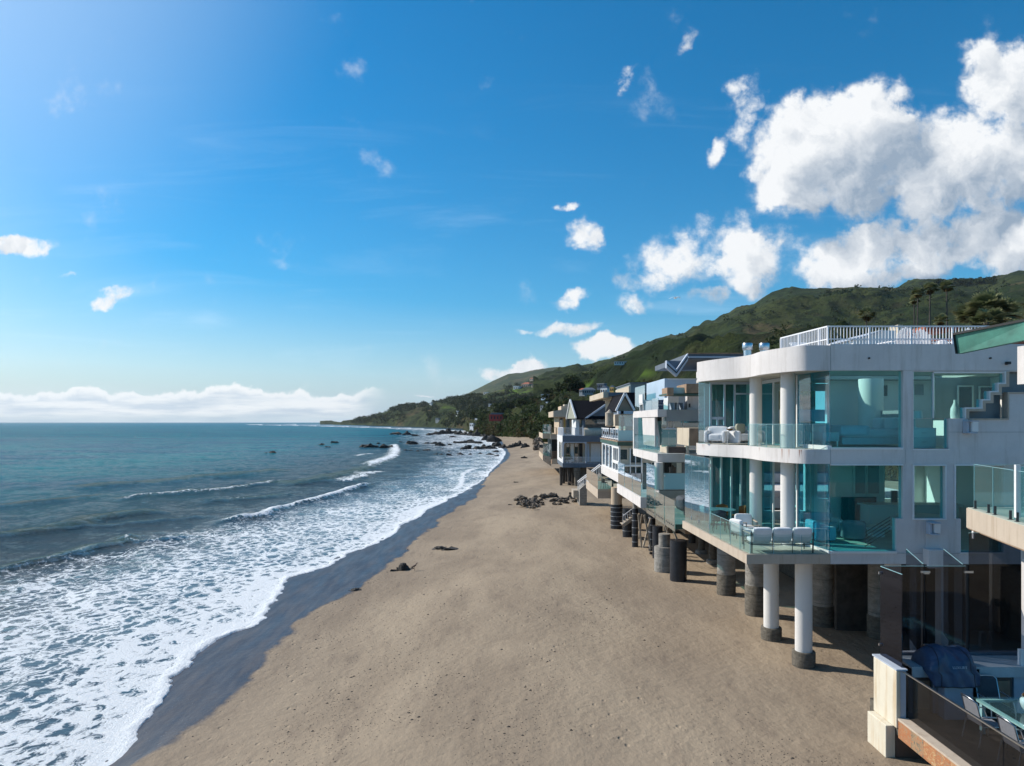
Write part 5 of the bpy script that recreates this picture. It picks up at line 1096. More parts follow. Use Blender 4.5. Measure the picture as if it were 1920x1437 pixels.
slab2('upper_slab', X2, Y2, 43.4, 7.8-2.09, 7.8-1.64, 'white', x1=XX(1286, Y2)); slab2('upper_floor', XX(1286, Y2)+.01, Y2+.3, 43.3, 7.8-2.06, 7.8-1.66, 'white')
slab2('lower_slab', XX(1201, 38.8), 38.8, 47.5, 7.8-4.8, 7.8-4.2, 'white'); 
# blue-white top storey, set back
fbx(p2, 'penthouse_wall', 'bluewall', 1246, 1420, 710, 749, 37.5, 5)
p2(MB().box(XX(1252, 37.5), XX(1420, 37.5), 37.46, 37.5, ZZ(712, 37.5), ZZ(710, 37.5)), 'coping', 'trim')
fbx(p2, 'blue_glass_wall', 'g_deep', 1234, 1289, 750, 768.5, 37.4, .1); fbx(p2, 'glass_rail', 'bluewall', 1234, 1289, 759.2, 759.9, 37.3, .05)
fbx(p2, 'side_wall', 'white', 1289, 1340, 742, 769, 36.6, .8); fbx(p2, 'wall_light', 'dark', 1291.6, 1294.6, 757, 764, 36.55, .04)
for (a, b, c, d, Y, dp) in ((1251, 1263, 727, 741.5, 34.2, 1.2), (1287, 1340, 720, 737, 34.2, 2.0)):
    fbx(p2, 'frame_box', 'lumber', a, b, c, d, Y, dp)
fbx(p2, 'glass_panel', 'g_frost', 1262, 1290, 727, 738, 34.6, .05); fbx(p2, 'green_ledge', 'green', 1250, 1340, 738, 741, 34.3, 1.8)
# glass wind screens on the roof terrace (sea side and front)
for (a, b, z) in ((43.2, 40.0, 2.15), (40.0, 38.0, 1.20), (38.0, 36.3, 1.28)):
    p2(MB().box(X2+.06, X2+.08, b+.03, a-.03, 8.47, 7.8+z+.0), 'wind_screen', 'g_side')
def white_chair(label, loc, rz, group, s=1.0, mat='trim'):
    t = thing('patio_armchair', label, 'chair', loc, group, rz)
    MB().box(-.3, .3, -.3, .3, .36, .44).build('seat', MT[mat], t, local=True); MB().box(-.3, .3, -.32, -.24, .44, .95).build('backrest', MT[mat], t, local=True)
    for x in (-.27, .27): MB().box(x-.025, x+.025, -.28, .28, 0, .62).build('side_frame', MT[mat], t, local=True)
    return t
white_chair('white armchair on the roof terrace in front of the deep blue glass', (XX(1258, 36.8), 36.8, 8.47), R(10), 'white armchairs on the butterfly-roof house')
white_chair('pale blue armchair on the roof terrace in front of the deep blue glass', (XX(1269, 36.9), 36.9, 8.47), R(10), 'white armchairs on the butterfly-roof house', mat='bluewall')
white_chair('white armchair behind the glass wind screen of the roof terrace', (XX(1211, 40.5), 40.5, 8.47), R(-80), 'white armchairs on the butterfly-roof house')
# upper storey: glass room and white fin
Yu = 37.2
fbx(p2, 'upper_back_wall', 'inner', 1188, 1330, 775, 852, 44.0, .2)
p2(MB().prism_xz([(XX(1227, Yu), ZZ(783, Yu)), (XX(1232, Yu), ZZ(783, Yu)), (XX(1237, Yu), ZZ(820, Yu)), (XX(1237, Yu), ZZ(838, Yu)), (XX(1229.5, Yu), ZZ(838, Yu))], Yu, Yu+3.5), 'fin_wall', 'white')
fbx(p2, 'upper_column', 'grey', 1228.4, 1230, 783, 838, Yu-.25, .15)
p2(MB().box(X2+.5, X2+.52, 37.5, 43.2, 7.8-1.64, 8.08), 'window', 'g_side'); fbx(p2, 'window', 'g_teal', 1197, 1227, 783, 846, 42.0, .03)
fbx(p2, 'window', 'g_side', 1241, 1249, 773, 797, 36.5, .02)
g_ = fbx(p2, 'window_wall', 'g_far', 1240, 1330, 783, 803, 37.0, .04)
for px in (1252, 1262, 1280): fbx(p2, 'mullion', 'trim', px, px+1.2, 783, 803, 36.95, .06, g_)
fbx(p2, 'curtain', 'black', 1254, 1261, 783, 803, 37.1, .04, g_)
p2(MB().box(X2+.05, X2+.07, Y2+.1, 43.2, 7.8-1.64, 7.8-.72), 'balustrade_glass', 'g_clear'); 
# cream concrete box and its beams
Yc = 33.0
p2(MB().box(XX(1292, Yc), 14, Yc, 35.4, ZZ(836, Yc), ZZ(803, Yc)), 'concrete_box', 'cream'); fbx(p2, 'painted_shade_panel', 'lumber', 1293, 1350, 803.5, 836, Yc-.02, .015)  # thin brown sheet paints shade onto the front of the box
p2(MB().box(XX(1287, Yc), XX(1292, Yc)+.0, Yc, 33.4, ZZ(856, Yc), ZZ(836.3, Yc)), 'concrete_post', 'cream'); fbx(p2, 'beam', 'cabinet', 1253, 1287, 838.5, 850, Yc+.1, 1.5); fbx(p2, 'beam_end', 'cream', 1250, 1253, 837, 850, Yc+.1, 1.5)
for (a, b) in ((1240.5, 1254), (1254.5, 1268)):
    fbx(p2, 'balustrade_glass', 'g_side', a, b, 806, 838, Yc+.3, .02)
fbx(p2, 'hand_rail', 'bluewall', 1249, 1266, 802.5, 804, Yc+.3, .05)
for (px, py) in ((1241, 812), (1241, 833), (1254, 812), (1254, 833), (1267, 812), (1267, 833)): fbx(p2, 'clamp', 'steel', px-1, px+1, py-1, py+1, Yc+.26, .04)
# lower storey
fbx(p2, 'lower_wall', 'grey', 1236, 1330, 866, 935, 38.5, .2)
for (a, b, mt) in ((1246, 1252, 'black'), (1254, 1259, 'black'), (1269, 1278, 'trim'), (1279, 1290, 'gfabric')): fbx(p2, 'lower_window' if mt == 'black' else 'wall_panel', mt, a, b, 868, 887, 38.4, .08)
fbx(p2, 'frosted_screen', 'g_frost', 1245, 1291, 888, 918, 33.2, .03); fbx(p2, 'screen_rail', 'dark', 1229, 1291, 919, 920, 33.15, .04)
p2(MB().cyl(XX(1235, 36), 36, ZZ(918, 36), 7.8-2.09, .22, 20), 'column', 'column', smooth=40)
fbx(p2, 'window', 'g_far', 1204, 1228, 868, 918, 41.0, .03)
for px in (1204, 1213, 1221): fbx(p2, 'mullion', 'trim', px, px+1, 868, 918, 40.95, .04)
# sea-side balustrades of the lower slab
xl = XX(1201, 38.8)+.05
for (a, b, dz) in ((47.3, 44.7, 1.5), (44.6, 41.8, .98), (41.7, 38.9, .98)): p2(MB().box(xl, xl+.02, b+.02, a-.02, 7.8-4.2, 7.8-4.2+dz), 'balustrade_glass', 'g_side')
# glass deck in front
xd = 7.32
slab2('deck_edge', xd, 31.0, 37.8, 7.8-4.78, 7.8-4.58, 'green', x1=11.0); slab2('deck_floor', xd+.02, 31.02, 37.7, 7.8-4.578, 7.8-4.56, 'deckfloor', x1=11.0)
for (a, b, dz) in ((37.6, 35.4, 2.35), (35.3, 33.2, 1.05), (33.1, 31.05, 1.05)):
    p2(MB().box(xd-.03, xd-.01, b+.02, a-.02, 7.8-4.9, 7.8-4.56+dz), 'balustrade_glass', 'g_side')
    for k in range(5): p2(MB().box(xd-.045, xd-.031, b+.3+k*.35, b+.36+k*.35, 7.8-4.70, 7.8-4.64), 'clamp', 'dark')
p2(MB().box(xd, 11, 31.0, 31.02, 7.8-4.8, 7.8-3.5), 'balustrade_glass', 'g_clear')
p2(MB().box(xd-.04, xd+.02, 33.15, 33.22, 7.8-2.6, 7.8-2.53), 'screen_light', 'steel')
t = thing('day_bed', 'dark covered day bed with pale mattress on the glass deck', 'day bed', (9, 32.6, 3.2)); part(MB().box(8.4, 10.6, 31.8, 34.0, 3.24, 3.55), 'base', 'dfabric', t, bevel=.05); m = MB(); cushion(m, 8.8, 10.6, 31.7, 32.9, 3.55, 3.95); part(m, 'mattress', 'fabric', t, smooth=60); m = MB(); cushion(m, 8.0, 10.6, 33.0, 34.2, 3.5, 4.25); part(m, 'bolster', 'dfabric', t, smooth=60)
# butterfly roof
Yv = 38.0
def vroof(name, pts, y0, y1, mat): m = MB(); m.prism_xz([(XX(a, y0), ZZ(b, y0)) for a, b in pts], y0, y1); return p2(m, name, mat)
vroof('butterfly_roof', [(1250, 676.5), (1281, 677), (1268.5, 696)], 33.3, 33.9, 'greyblue')
vroof('left_fascia', [(1250, 676), (1268.3, 693), (1268.8, 706.5), (1250, 690)], 32.95, 33.25, 'greytrim'); vroof('right_fascia', [(1268.5, 693), (1290, 663), (1290, 676), (1269, 706.5)], 32.95, 33.25, 'greytrim')
vroof('fascia_line', [(1250.5, 681.5), (1268.6, 698), (1268.7, 700.5), (1250.5, 684)], 32.9, 32.94, 'dark'); vroof('fascia_line', [(1268.9, 698), (1289.6, 668.5), (1289.6, 671.5), (1268.9, 700.5)], 32.9, 32.94, 'dark')
vroof('roof_deck', [(1290.2, 663), (1480, 663), (1480, 673), (1290.2, 674)], 33.3, 41.0, 'greyblue'); vroof('roof_line', [(1291, 668.8), (1480, 668.8), (1480, 670.6), (1291, 670.6)], 33.2, 33.28, 'bluewall')
vroof('gutter', [(1291, 662), (1480, 661.5), (1480, 663.2), (1291, 663.4)], 33.15, 33.28, 'wood')
# pilings of this house
def pile(x, y, ztop, r, mat, parent, cap=None, z0=-.25, foot=None, bands=0, n=24):
    o = part(MB().cyl(x, y, z0, ztop, r, n), 'pile', mat, parent, smooth=40)
    for k in range(bands): part(MB().lathe(x, y, [(r+.008, z0+.25+(k+.7)*(ztop-z0-.25)/(bands+.4)), (r+.008, z0+.29+(k+.7)*(ztop-z0-.25)/(bands+.4))], n), 'band', 'band', o, smooth=40)
    if foot: part(MB().lathe(x, y, [(r*foot[0], -.3), (r*foot[0], foot[1]), (r*foot[0]*.97, foot[1]+.04)], n), 'footing', foot[2], o, smooth=40)
    return o
def at(px, py, z=0): g_ = gz(px, py, z); return g_.x, g_.y
x, y = at(1275.5, 1092); y += .4; pile(x, y, ZZ(1013, y), .41, 'wrap', h2)
x, y = at(1249, 1074); y += .4; pile(x, y, ZZ(1001, y), .30, 'concrete', h2, foot=(1.75, 1.25, 'concrete'))
x, y = at(1240, 1054); y += 1.0; pile(x, y, ZZ(987, y), .29, 'wrap', h2)
x, y = at(1225, 1036); y += .4; pile(x, y, 2.3, .21, 'wrap', h2, bands=5); pile(x, y, 3.0, .17, 'concrete', h2)
x1_, y1_ = at(1193, 1028); y1_ += .4; pile(x1_, y1_, 2.4, .19, 'wrap', h2, bands=5); pile(x1_, y1_, 3.0, .15, 'concrete', h2)
x, y = at(1178.5, 1008); y += .4; pile(x, y, 1.9, .34, 'wrap', h2, bands=3)
x, y = at(1157.5, 992); y += .4; pile(x, y, 3.0, .40, 'beige', h2); pile(x, y, 1.75, .44, 'wrap', h2, bands=5)
for (a, b, c, d, Y) in ((1197, 965, 1203, 1027, 43), (1204, 965, 1198, 1010, 43.5), (1208, 966, 1220, 1030, 41), (1220, 972, 1206, 1027, 41), (1244, 975, 1252, 1000, 38), (1262, 993, 1270, 1013, 34.5)):
    p2(MB().bar(P(a, b, Y), P(c, d, Y), .10, .08), 'brace', 'palewood')
for (a, b, c, d, Y) in ((1185, 1030, 1222, 1030, 43), (1218, 1037, 1236, 1040, 40.5)): p2(MB().bar(P(a, b, Y), P(c, d, Y), .22, .14), 'grade_beam', 'pile')
p2(MB().box(XX(1186, 44), 12, 39.5, 46.5, 7.8-5.1, 7.8-4.81), 'under_beam', 'palewood'); p2(MB().box(7.9, 11, 31.6, 37.5, 7.8-5.1, 7.8-4.79), 'deck_joists', 'lumber')
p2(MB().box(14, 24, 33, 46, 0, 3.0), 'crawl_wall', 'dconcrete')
for (px, py) in ((1300, 1020), (1312, 1005), (1296, 995), (1280, 1000)): x, y = at(px, py); pile(x, y+.3, 2.9, .22, 'pile', h2)
# beach stair with white balusters
sx, sy = at(1176, 985); stt = thing('beach_stair', 'small grey beach stair with white balusters hanging under the white slab', 'stair', (sx, 46, 0))
for Yk in (46.3, 47.3):
    m = MB(); a = P(1194, 948, Yk); b = P(1168, 968, Yk); m.bar(a, b, .05); part(m, 'handrail', 'rail', stt)
    m = MB(); a2 = P(1196, 965, Yk); b2 = P(1168, 986, Yk); m.bar(a2, b2, .08, .22); part(m, 'stringer', 'palewood', stt)
    for k in range(7): t_ = k/6; part(MB().bar(a.lerp(b, t_), a2.lerp(b2, t_), .025), 'baluster', 'rail', stt)
for k in range(6): q = P(1196, 965, 46.3).lerp(P(1168, 986, 46.3), k/5.5); part(MB().box(q.x-.14, q.x+.14, 46.35, 47.25, q.z-.02, q.z+.02), 'step', 'palewood', stt)

# ================================================================== third house: white bay windows and dark green trim
h3 = thing('bay_window_house', 'white house with tall bay windows, dark green band and small front gable', 'house', (8, 50, 0)); p3 = hpart(h3); X3 = XX(1160, 48); 
def zz(py, Y=48): return ZZ(py, Y)
# body behind
p3(MB().box(X3+1.0, 24, 50, 57, zz(905)+.3, zz(840)), 'body_wall', 'cream'); 
p3(MB().box(X3-.05, 24, 47.9, 57.1, zz(905), zz(888)), 'base_slab', 'white'); p3(MB().box(X3-.1, 24, 47.8, 57.2, zz(836), zz(829)), 'green_band', 'green'); p3(MB().box(X3-.13, X3+3, 47.7, 57.2, zz(829)+.005, zz(827)), 'roof_deck', 'lumber')
# bay windows facing the sea: mullioned
m = MB(); m.grid_wall(48, 57, zz(888)+.005, zz(836.5), 0, .12, [(48.35, 49.5, zz(884), zz(872)), (49.6, 50.8, zz(884), zz(872)), (48.3, 48.95, zz(866), zz(842)), (49.05, 49.75, zz(866), zz(842)), (49.85, 50.6, zz(866), zz(842)), (51.2, 52.6, zz(885), zz(840)), (52.9, 54.6, zz(885), zz(840)), (54.9, 56.6, zz(885), zz(840))])
m.v = [(X3+y_, x_, z_) for x_, y_, z_ in m.v]; m.f = [tuple(reversed(f)) for f in m.f]; bw = p3(m, 'bay_frame', 'trim'); p3(MB().box(X3+.08, X3+.1, 48.1, 56.9, zz(887), zz(838)), 'bay_glass', 'g_far', bw); p3(MB().box(X3-.04, X3, 48.1, 51.0, zz(871), zz(867)), 'sill', 'trim', bw)
# front face: wall with window, then glazed porch
m = MB(); m.grid_wall(X3+.12, 12, zz(905)+.3, zz(836.5), 48, 48.15, [(XX(1163, 48), XX(1176, 48), zz(862), zz(843)), (XX(1182, 48), XX(1203, 48), zz(868), zz(841)), (XX(1171, 48), XX(1230, 48), zz(898), zz(876))]); p3(m, 'front_wall', 'cream')
for (a, b, c, d) in ((1163, 1176, 843, 862), (1182, 1203, 841, 868), (1171, 1230, 876, 898)): fbx(p3, 'window', 'g_far', a, b, c, d, 48.08, .03)
for px in (1182, 1192, 1203): fbx(p3, 'porch_post', 'trim', px-.8, px+.8, 841, 905, 47.9, .1)
fbx(p3, 'porch_sill', 'trim', 1165, 1235, 872, 875, 47.85, .15)
# roof terrace railing
railp = [(X3-.02, 56.5), (X3-.02, 48.1)]
m = MB()
for k in range(8): y = 48.1+k*1.2; m.box(X3-.04, X3+.04, y-.04, y+.04, zz(827), zz(805))
m.bar((X3, 48, zz(805)), (X3, 57, zz(805)), .07, .06); m.bar((X3, 48, zz(824)), (X3, 57, zz(824)), .05); o = p3(m, 'terrace_railing', 'rail'); p3(MB().box(X3-.01, X3+.01, 48.15, 56.4, zz(824), zz(806)), 'rail_glass', 'g_far', o)
fbx(p3, 'rail_glass', 'g_frost', 1159.5, 1215, 807, 829, 47.95, .03); fbx(p3, 'glass_room', 'g_side', 1160, 1226, 779, 806, 49.0, .04); fbx(p3, 'glass_room_wall', 'inner', 1163, 1230, 775, 829, 53.0, .2)
p3(MB().bar(P(1184, 787, 49.2), P(1192, 806, 49.2), .08), 'brace', 'grey')
# gable
Yg3 = 50.5
p3(MB().prism_xz([(XX(1158, Yg3), ZZ(771, Yg3)), (XX(1172, Yg3), ZZ(742, Yg3)), (XX(1187, Yg3), ZZ(771, Yg3))], Yg3+.1, Yg3+.2), 'gable_wall', simple('tan_gable', (.30, .28, .22), .8, .1))
for (a, b) in (((1155, 771), (1171.8, 737)), ((1189.5, 770), (1171.8, 737))): p3(MB().bar(P(a[0], a[1], Yg3-.25), P(b[0], b[1], Yg3-.25), .14, .22, up=(0, 1, 0)), 'bargeboard', 'trim')
A = P(1171.8, 737, Yg3-.1); B = P(1190, 770, Yg3-.1); C = P(1155, 771, Yg3-.1); back = Vector((0, 6, 0)); m = MB(); m.add([A, B, B+back, A+back], [(0, 1, 2, 3)]); m.add([A, C, C+back, A+back], [(3, 2, 1, 0)]); m.add([A+Vector((0, .4, 0)), A+Vector((5, 4, .1)), B+Vector((5, 4, 0)), B+Vector((0, .4, 0))], [(0, 1, 2, 3)])
o = p3(m, 'gable_roof', 'shingle'); o.modifiers.new('s', 'SOLIDIFY').thickness = .12
fbx(p3, 'pergola_beam', 'greytrim', 1159, 1187, 771, 776.5, 49.6, .5)
p3(MB().box(X3+.4, X3+.6, 49.6, 55, zz(776.5, 49.6), zz(771, 49.6)), 'pergola_beam', 'greytrim')
p3(MB().box(8.5, 24, 52, 57, zz(829), zz(800)), 'upper_wall', 'cream')
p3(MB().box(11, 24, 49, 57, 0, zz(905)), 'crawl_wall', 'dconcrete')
def parasol(label, px, py0, py1, Y, mat, r=.2):
    x = XX(px, Y); z0, z1 = ZZ(py1, Y), ZZ(py0, Y); t = thing('parasol', label, 'parasol', (x, Y, z0), 'folded parasols')
    m = MB(); m.lathe(x, Y, [(r*.55, z0+.25*(z1-z0)), (r, z0+.32*(z1-z0)), (r*.9, z0+.6*(z1-z0)), (r*1.0, z0+.85*(z1-z0)), (r*.45, z1-.12), (.03, z1)], 12); part(m, 'canopy', mat, t, smooth=30); part(MB().cyl(x, Y, z0, z0+.3*(z1-z0), .035, 8), 'pole', 'pile', t, smooth=40); return t
parasol('tall folded beige parasol on the bay-window house terrace', 1143, 768, 812, 51, 'palewood', .3); parasol('folded brown parasol under the pergola beam of the bay-window house', 1166.5, 778, 808, 49.5, 'cabinet', .17)
parasol('folded brown parasol in front of the dark lower windows of the butterfly-roof house', 1261, 872, 900, 37.6, 'cabinet', .2)
# lower glass deck of the bay-window house
XD3 = 6.8
p3(MB().box(XD3, 12, 55, 63.6, 7.8-6.05, 7.8-5.35), 'lower_deck', 'slab'); p3(MB().box(XD3+.01, 12, 54.95, 55, 7.8-5.5, 7.8-5.3), 'deck_trim', 'cream')
for (a, b) in ((63.4, 59.3), (59.2, 55.1)): p3(MB().box(XD3+.02, XD3+.04, b, a, 7.8-5.35, 7.8-4.2), 'deck_glass', 'g_side')
p3(MB().box(XD3+.05, 11, 55.02, 55.04, 7.8-5.35, 7.8-4.3), 'deck_glass', 'g_clear')
t = thing('metal_table', 'dark metal garden table under the bay windows on the lower deck', 'table', (8.2, 56.5, 2.45)); part(MB().cyl(8.2, 56.6, 3.15, 3.2, .6, 24), 'table_top', 'dark', t); part(MB().cyl(8.2, 56.6, 2.45, 3.15, .06, 12), 'pedestal', 'dark', t)
for k, (dx_k, dy_k, lb) in enumerate(((-.7, -.3, 'seaward side'), (.1, -.8, 'camera side'), (.8, .1, 'wall side'))): side_chair('metal_chair', 'dark metal garden chair on the %s of the lower-deck table' % lb, (8.2+dx_k, 56.5+dy_k, 2.45), math.atan2(dx_k, -dy_k), 'dfabric', 'dark', 'metal chairs on the lower deck')
x, y = at(1115, 925); pile(8.6, 58, 2.0, .3, 'dconcrete', h3)
# its beach stair and retaining block
s3 = thing('beach_stair', 'white-railed stair running down to a concrete block beside the dark timber piles', 'stair', (6.5, 64, 0))
a = P(1128, 872, 63); b = P(1085, 905, 66); 
for off in (0, 1.1):
    o_ = Vector((0, off, 0)); part(MB().bar(a+o_, b+o_, .07), 'handrail', 'rail', s3); part(MB().bar(a+o_+Vector((0, 0, -.95)), b+o_+Vector((0, 0, -.95)), .07, .3), 'stringer', 'concrete', s3)
    for k in range(15): q = a.lerp(b, k/14)+o_; part(MB().bar(q, q+Vector((0, 0, -.9)), .035), 'baluster', 'rail', s3)
bx_, by_ = at(1094, 946); part(MB().prism_xz([(XX(1087, 65), -.2), (XX(1100.5, 65), -.2), (XX(1100.5, 65), ZZ(915, 65)), (XX(1097, 65), ZZ(909, 65)), (XX(1087, 65), ZZ(918, 65))], 65, 67.5), 'stair_block', 'concrete', s3)
part(MB().box(XX(1075, 66), XX(1087, 66), 66, 68, ZZ(934, 66), ZZ(920, 66)), 'landing_box', 'palewood', s3)

# ================================================================== fourth house: slate blue with dark shingled gable
h4 = thing('slate_blue_house', 'slate-blue house with steep black shingle roof, white balustrades and dark timber piles', 'house', (7, 85, 0)); p4 = hpart(h4); Y4 = 85.0; X4 = XX(1055, Y4)
def z4(py): return ZZ(py, Y4)
def x4(px): return XX(px, Y4)
p4(MB().box(X4, 24, Y4, 95, z4(877), z4(869)), 'lower_floor', 'greyblue'); p4(MB().box(X4, 24, Y4, 95, z4(829), z4(817.5)), 'middle_band', 'greyblue'); p4(MB().box(X4-.03, X4-.005, Y4, 95, z4(829), z4(817.5)), 'band_side', 'trim')
p4(MB().box(x4(1060), 24, Y4+2.2, 95, z4(869), z4(829)), 'porch_wall', 'cream'); 
for (a, b, mt) in ((1062, 1068, 'g_far'), (1070, 1076, 'inner'), (1078, 1084, 'g_far'), (1086, 1092, 'black'), (1101, 1105, 'bluewall'), (1108, 1126, 'trim')): fbx(p4, 'porch_window' if mt in ('g_far', 'black') else 'porch_panel', mt, a, b, 832, 866, Y4+2.1, .08)
for px in (1055.6, 1098): fbx(p4, 'porch_post', 'greytrim', px, px+1.8, 829, 869, Y4+.02, .2)
p4(MB().prism_xz([(x4(1057), z4(829)), (x4(1098), z4(829)), (x4(1098), z4(834)), (x4(1095), z4(830.5)), (x4(1060), z4(830.5)), (x4(1057), z4(834))], Y4+.01, Y4+.1), 'porch_arch', 'greytrim')
p4(MB().box(X4+.0, X4+.15, 86.5, 95, z4(869), z4(829)), 'side_wall', 'trim')
for (a, b) in ((87, 88.5), (89.5, 91)): p4(MB().box(X4-.04, X4, a, b, z4(862), z4(831)), 'side_window', 'g_far')
p4(railing([(x4(1057), Y4+.1), (x4(1140), Y4+.1)], z4(870), z4(857.5), .14, parent=h4, bal=.03, every=12) and MB().box(X4+.02, X4+.08, Y4, 87, z4(870), z4(858)), 'porch_panelling', 'trim')
railing([(X4+.1, 94.5), (X4+.1, Y4+.1), (x4(1094), Y4+.1)], z4(818), z4(802.5), .16, parent=h4, bal=.035, every=9, post=.12)
# upper: gables and roof
p4(MB().box(x4(1084), x4(1096), Y4+3.0, 94, z4(818), z4(786)), 'upper_wall', 'trim'); fbx(p4, 'upper_window', 'g_far', 1086.5, 1093.5, 788, 815, Y4+2.9, .08)
p4(MB().prism_xz([(x4(1096), z4(818)), (x4(1170), z4(818)), (x4(1170), z4(790)), (x4(1140), z4(757)), (x4(1096), z4(786))], Y4+1.6, 94), 'front_gable_wall', 'greyblue')
fbx(p4, 'glass_room', 'g_far', 1097, 1160, 787, 806, Y4+1.5, .08)
m = MB(); m.lathe(0, 0, [(.6, 0), (.6, 2.9)], 20); m.v = [(x4(1097)+c*1.0+.0, Y4+1.5+b_, z4(812)+a_) for a_, b_, c in m.v]; p4(m, 'rolled_awning', 'cream', smooth=40)
for (a, b) in (((1096, 786), (1140, 757)), ((1140, 757), (1158, 768))): p4(MB().bar(P(a[0], a[1], Y4+1.4), P(b[0], b[1], Y4+1.4), .2, .3, up=(0, 1, 0)), 'bargeboard', 'greytrim')
# main roof: ridge parallel to the picture, gable end to the sea
zr, ze = z4(749), z4(785); xL, xRg = x4(1076), x4(1200)
m = MB(); m.add([(x4(1083), Y4+1.2, ze), (xRg, Y4+1.2, ze), (xRg, Y4+4.2, zr), (xL, Y4+4.2, zr)], [(0, 1, 2, 3)]); m.add([(xL, Y4+4.2, zr), (xRg, Y4+4.2, zr), (xRg, Y4+7.2, ze), (xL-.3, Y4+7.2, ze)], [(0, 1, 2, 3)]); o = p4(m, 'main_roof', 'shingle'); o.modifiers.new('s', 'SOLIDIFY').thickness = .15
m = MB(); m.add([(x4(1083)-.05, Y4+1.25, ze), (xL-.05, Y4+4.2, zr), (xL-.3, Y4+7.1, ze)], [(0, 1, 2)]); o = p4(m, 'gable_end', simple('pale_green_shingle', (.32, .33, .27), .8, .15, 3)); o.modifiers.new('s', 'SOLIDIFY').thickness = .1
p4(MB().bar((x4(1083)-.1, Y4+1.2, ze+.05), (xL-.1, Y4+4.2, zr+.08), .18), 'verge_board', 'trim'); p4(MB().bar((xL-.35, Y4+7.1, ze), (xL-.1, Y4+4.2, zr+.08), .18), 'verge_board', 'trim')
fbx(p4, 'glass_panel', 'g_far', 1156, 1180, 785, 810, Y4-2, .05)
for (px, py, r, k) in ((1052, 898, .22, 0), (1056.5, 903, .26, 1), (1062, 905, .3, 2), (1067.5, 911, .28, 3), (1074, 914, .22, 4), (1082, 917, .42, 5), (1092, 917, .5, 6), (1087, 905, .3, 7), (1070, 900, .25, 8)):
    x, y = at(px, py, .2); y = 86+(k % 3)*2.2 if k < 5 else 84.8+(k-5)*1.2; x = XX(px, y); o = p4(MB().lathe(x, y, [(r*.75, -.4), (r*.8, 1.0), (r, 1.8), (r, z4(877))], 14), 'pile', 'pile' if k not in (5, 6) else 'dconcrete', smooth=40)
p4(MB().bar(P(1066, 903, 85.5), P(1078, 911, 85.5), .2), 'brace', 'lumber')
p4(MB().box(13, 24, Y4+2, 94, 0, z4(877)), 'crawl_wall', 'pile')
for (lab, px, Y) in (('potted plant in the porch of the slate-blue house, left of the window panes', 1063, Y4+.9), ('round-topped potted plant on a stand in the same porch', 1069, Y4+1.0)):
    x = XX(px, Y); t = thing('potted_plant', lab, 'plant', (x, Y, z4(869)), 'porch plants'); part(MB().lathe(x, Y, [(.12, z4(869)), (.2, z4(869)+.35)], 12), 'pot', 'trim', t); m = MB(); rr = random.Random(px)
    for k in range(120): c = Vector((x+rr.gauss(0, .16), Y+rr.gauss(0, .16), z4(869)+.6+rr.gauss(0, .14))); d = Vector([rr.gauss(0, .09) for _ in range(3)]); e = Vector([rr.gauss(0, .09) for _ in range(3)]); m.add([c, c+d, c+e], [(0, 1, 2)])
    part(m, 'leaves', 'leaf_m', t)
# ================================================================== fifth house: beige stucco
h5 = thing('beige_stucco_house', 'beige stucco house with teal glass rails above the riprap, farthest of the beach row', 'house', (5.5, 105, 0)); p5 = hpart(h5); Y5 = 103.0
def x5(px, Y=Y5): return XX(px, Y)
def z5(py, Y=Y5): return ZZ(py, Y)
p5(MB().box(x5(1032), 24, Y5, 118, z5(824), z5(815)), 'upper_terrace', 'beige'); p5(MB().box(x5(1018), x5(1033), Y5+1, 118, z5(823), z5(813)), 'upper_terrace_side', 'beige')
p5(MB().prism_xz([(x5(1018), z5(864)), (x5(1018), z5(853)), (x5(1034), z5(858)), (x5(1034), z5(875))], Y5+.5, 118), 'lower_terrace', 'beige'); p5(MB().box(x5(1033), 24, Y5-2, 118, z5(869), z5(862)), 'lower_floor', 'lumber'); p5(MB().box(x5(1034), x5(1043), Y5-2.1, Y5-2, z5(869), z5(860)), 'lower_trim', 'beige')
for (y0, z0, z1) in ((Y5+1, 813, 796), (Y5+.5, 858, 832)): p5(MB().box(x5(1018.5), x5(1018.5)+.05, y0, 117, z5(z0), z5(z1)), 'terrace_glass', 'g_side'); fbx(p5, 'terrace_glass', 'g_side', 1018.5, 1034, z1+.0, z0, Y5+.6, .04)
railing([(x5(1034), Y5-1.9), (x5(1043.5), Y5-1.9)], z5(862), z5(846), .2, parent=h5, mat='lumber', bal=.05, post=.12); railing([(x5(1034), Y5-.1), (x5(1043.5), Y5-.1)], z5(815), z5(802), .2, parent=h5, mat='lumber', bal=.05, post=.12)
p5(MB().box(x5(1037), 24, Y5+3, 118, z5(862), z5(824)), 'lower_wall', 'black'); p5(MB().box(x5(1049), 24, Y5+1, 116, z5(815), z5(779)), 'upper_wall', 'beige')
for (a, b, mt) in ((1050, 1055, 'g_far'), (1057, 1060, 'yellow'), (1062, 1068, 'g_far'), (1073, 1077, 'g_far')): fbx(p5, 'upper_window' if mt == 'g_far' else 'yellow_curtain', mt, a, b, 785, 811, Y5+.9, .08)
p5(MB().prism_xz([(x5(1037), z5(782)), (x5(1037), z5(771)), (x5(1054), z5(768.5)), (x5(1100), z5(769)), (x5(1100), z5(782))], Y5-.5, 116), 'roof_fascia', 'beige'); p5(MB().box(x5(1054), x5(1082), Y5+2, 112, z5(769), z5(761)), 'roof_box', 'beige'); p5(MB().box(x5(1062), x5(1078), Y5+4, 110, z5(761), z5(757)), 'chimney_box', 'cream')
for (px, py) in ((1023, 860), (1031, 866)): fbx(p5, 'drain_hole', 'black', px, px+1, py, py+1.4, Y5+.45, .1)
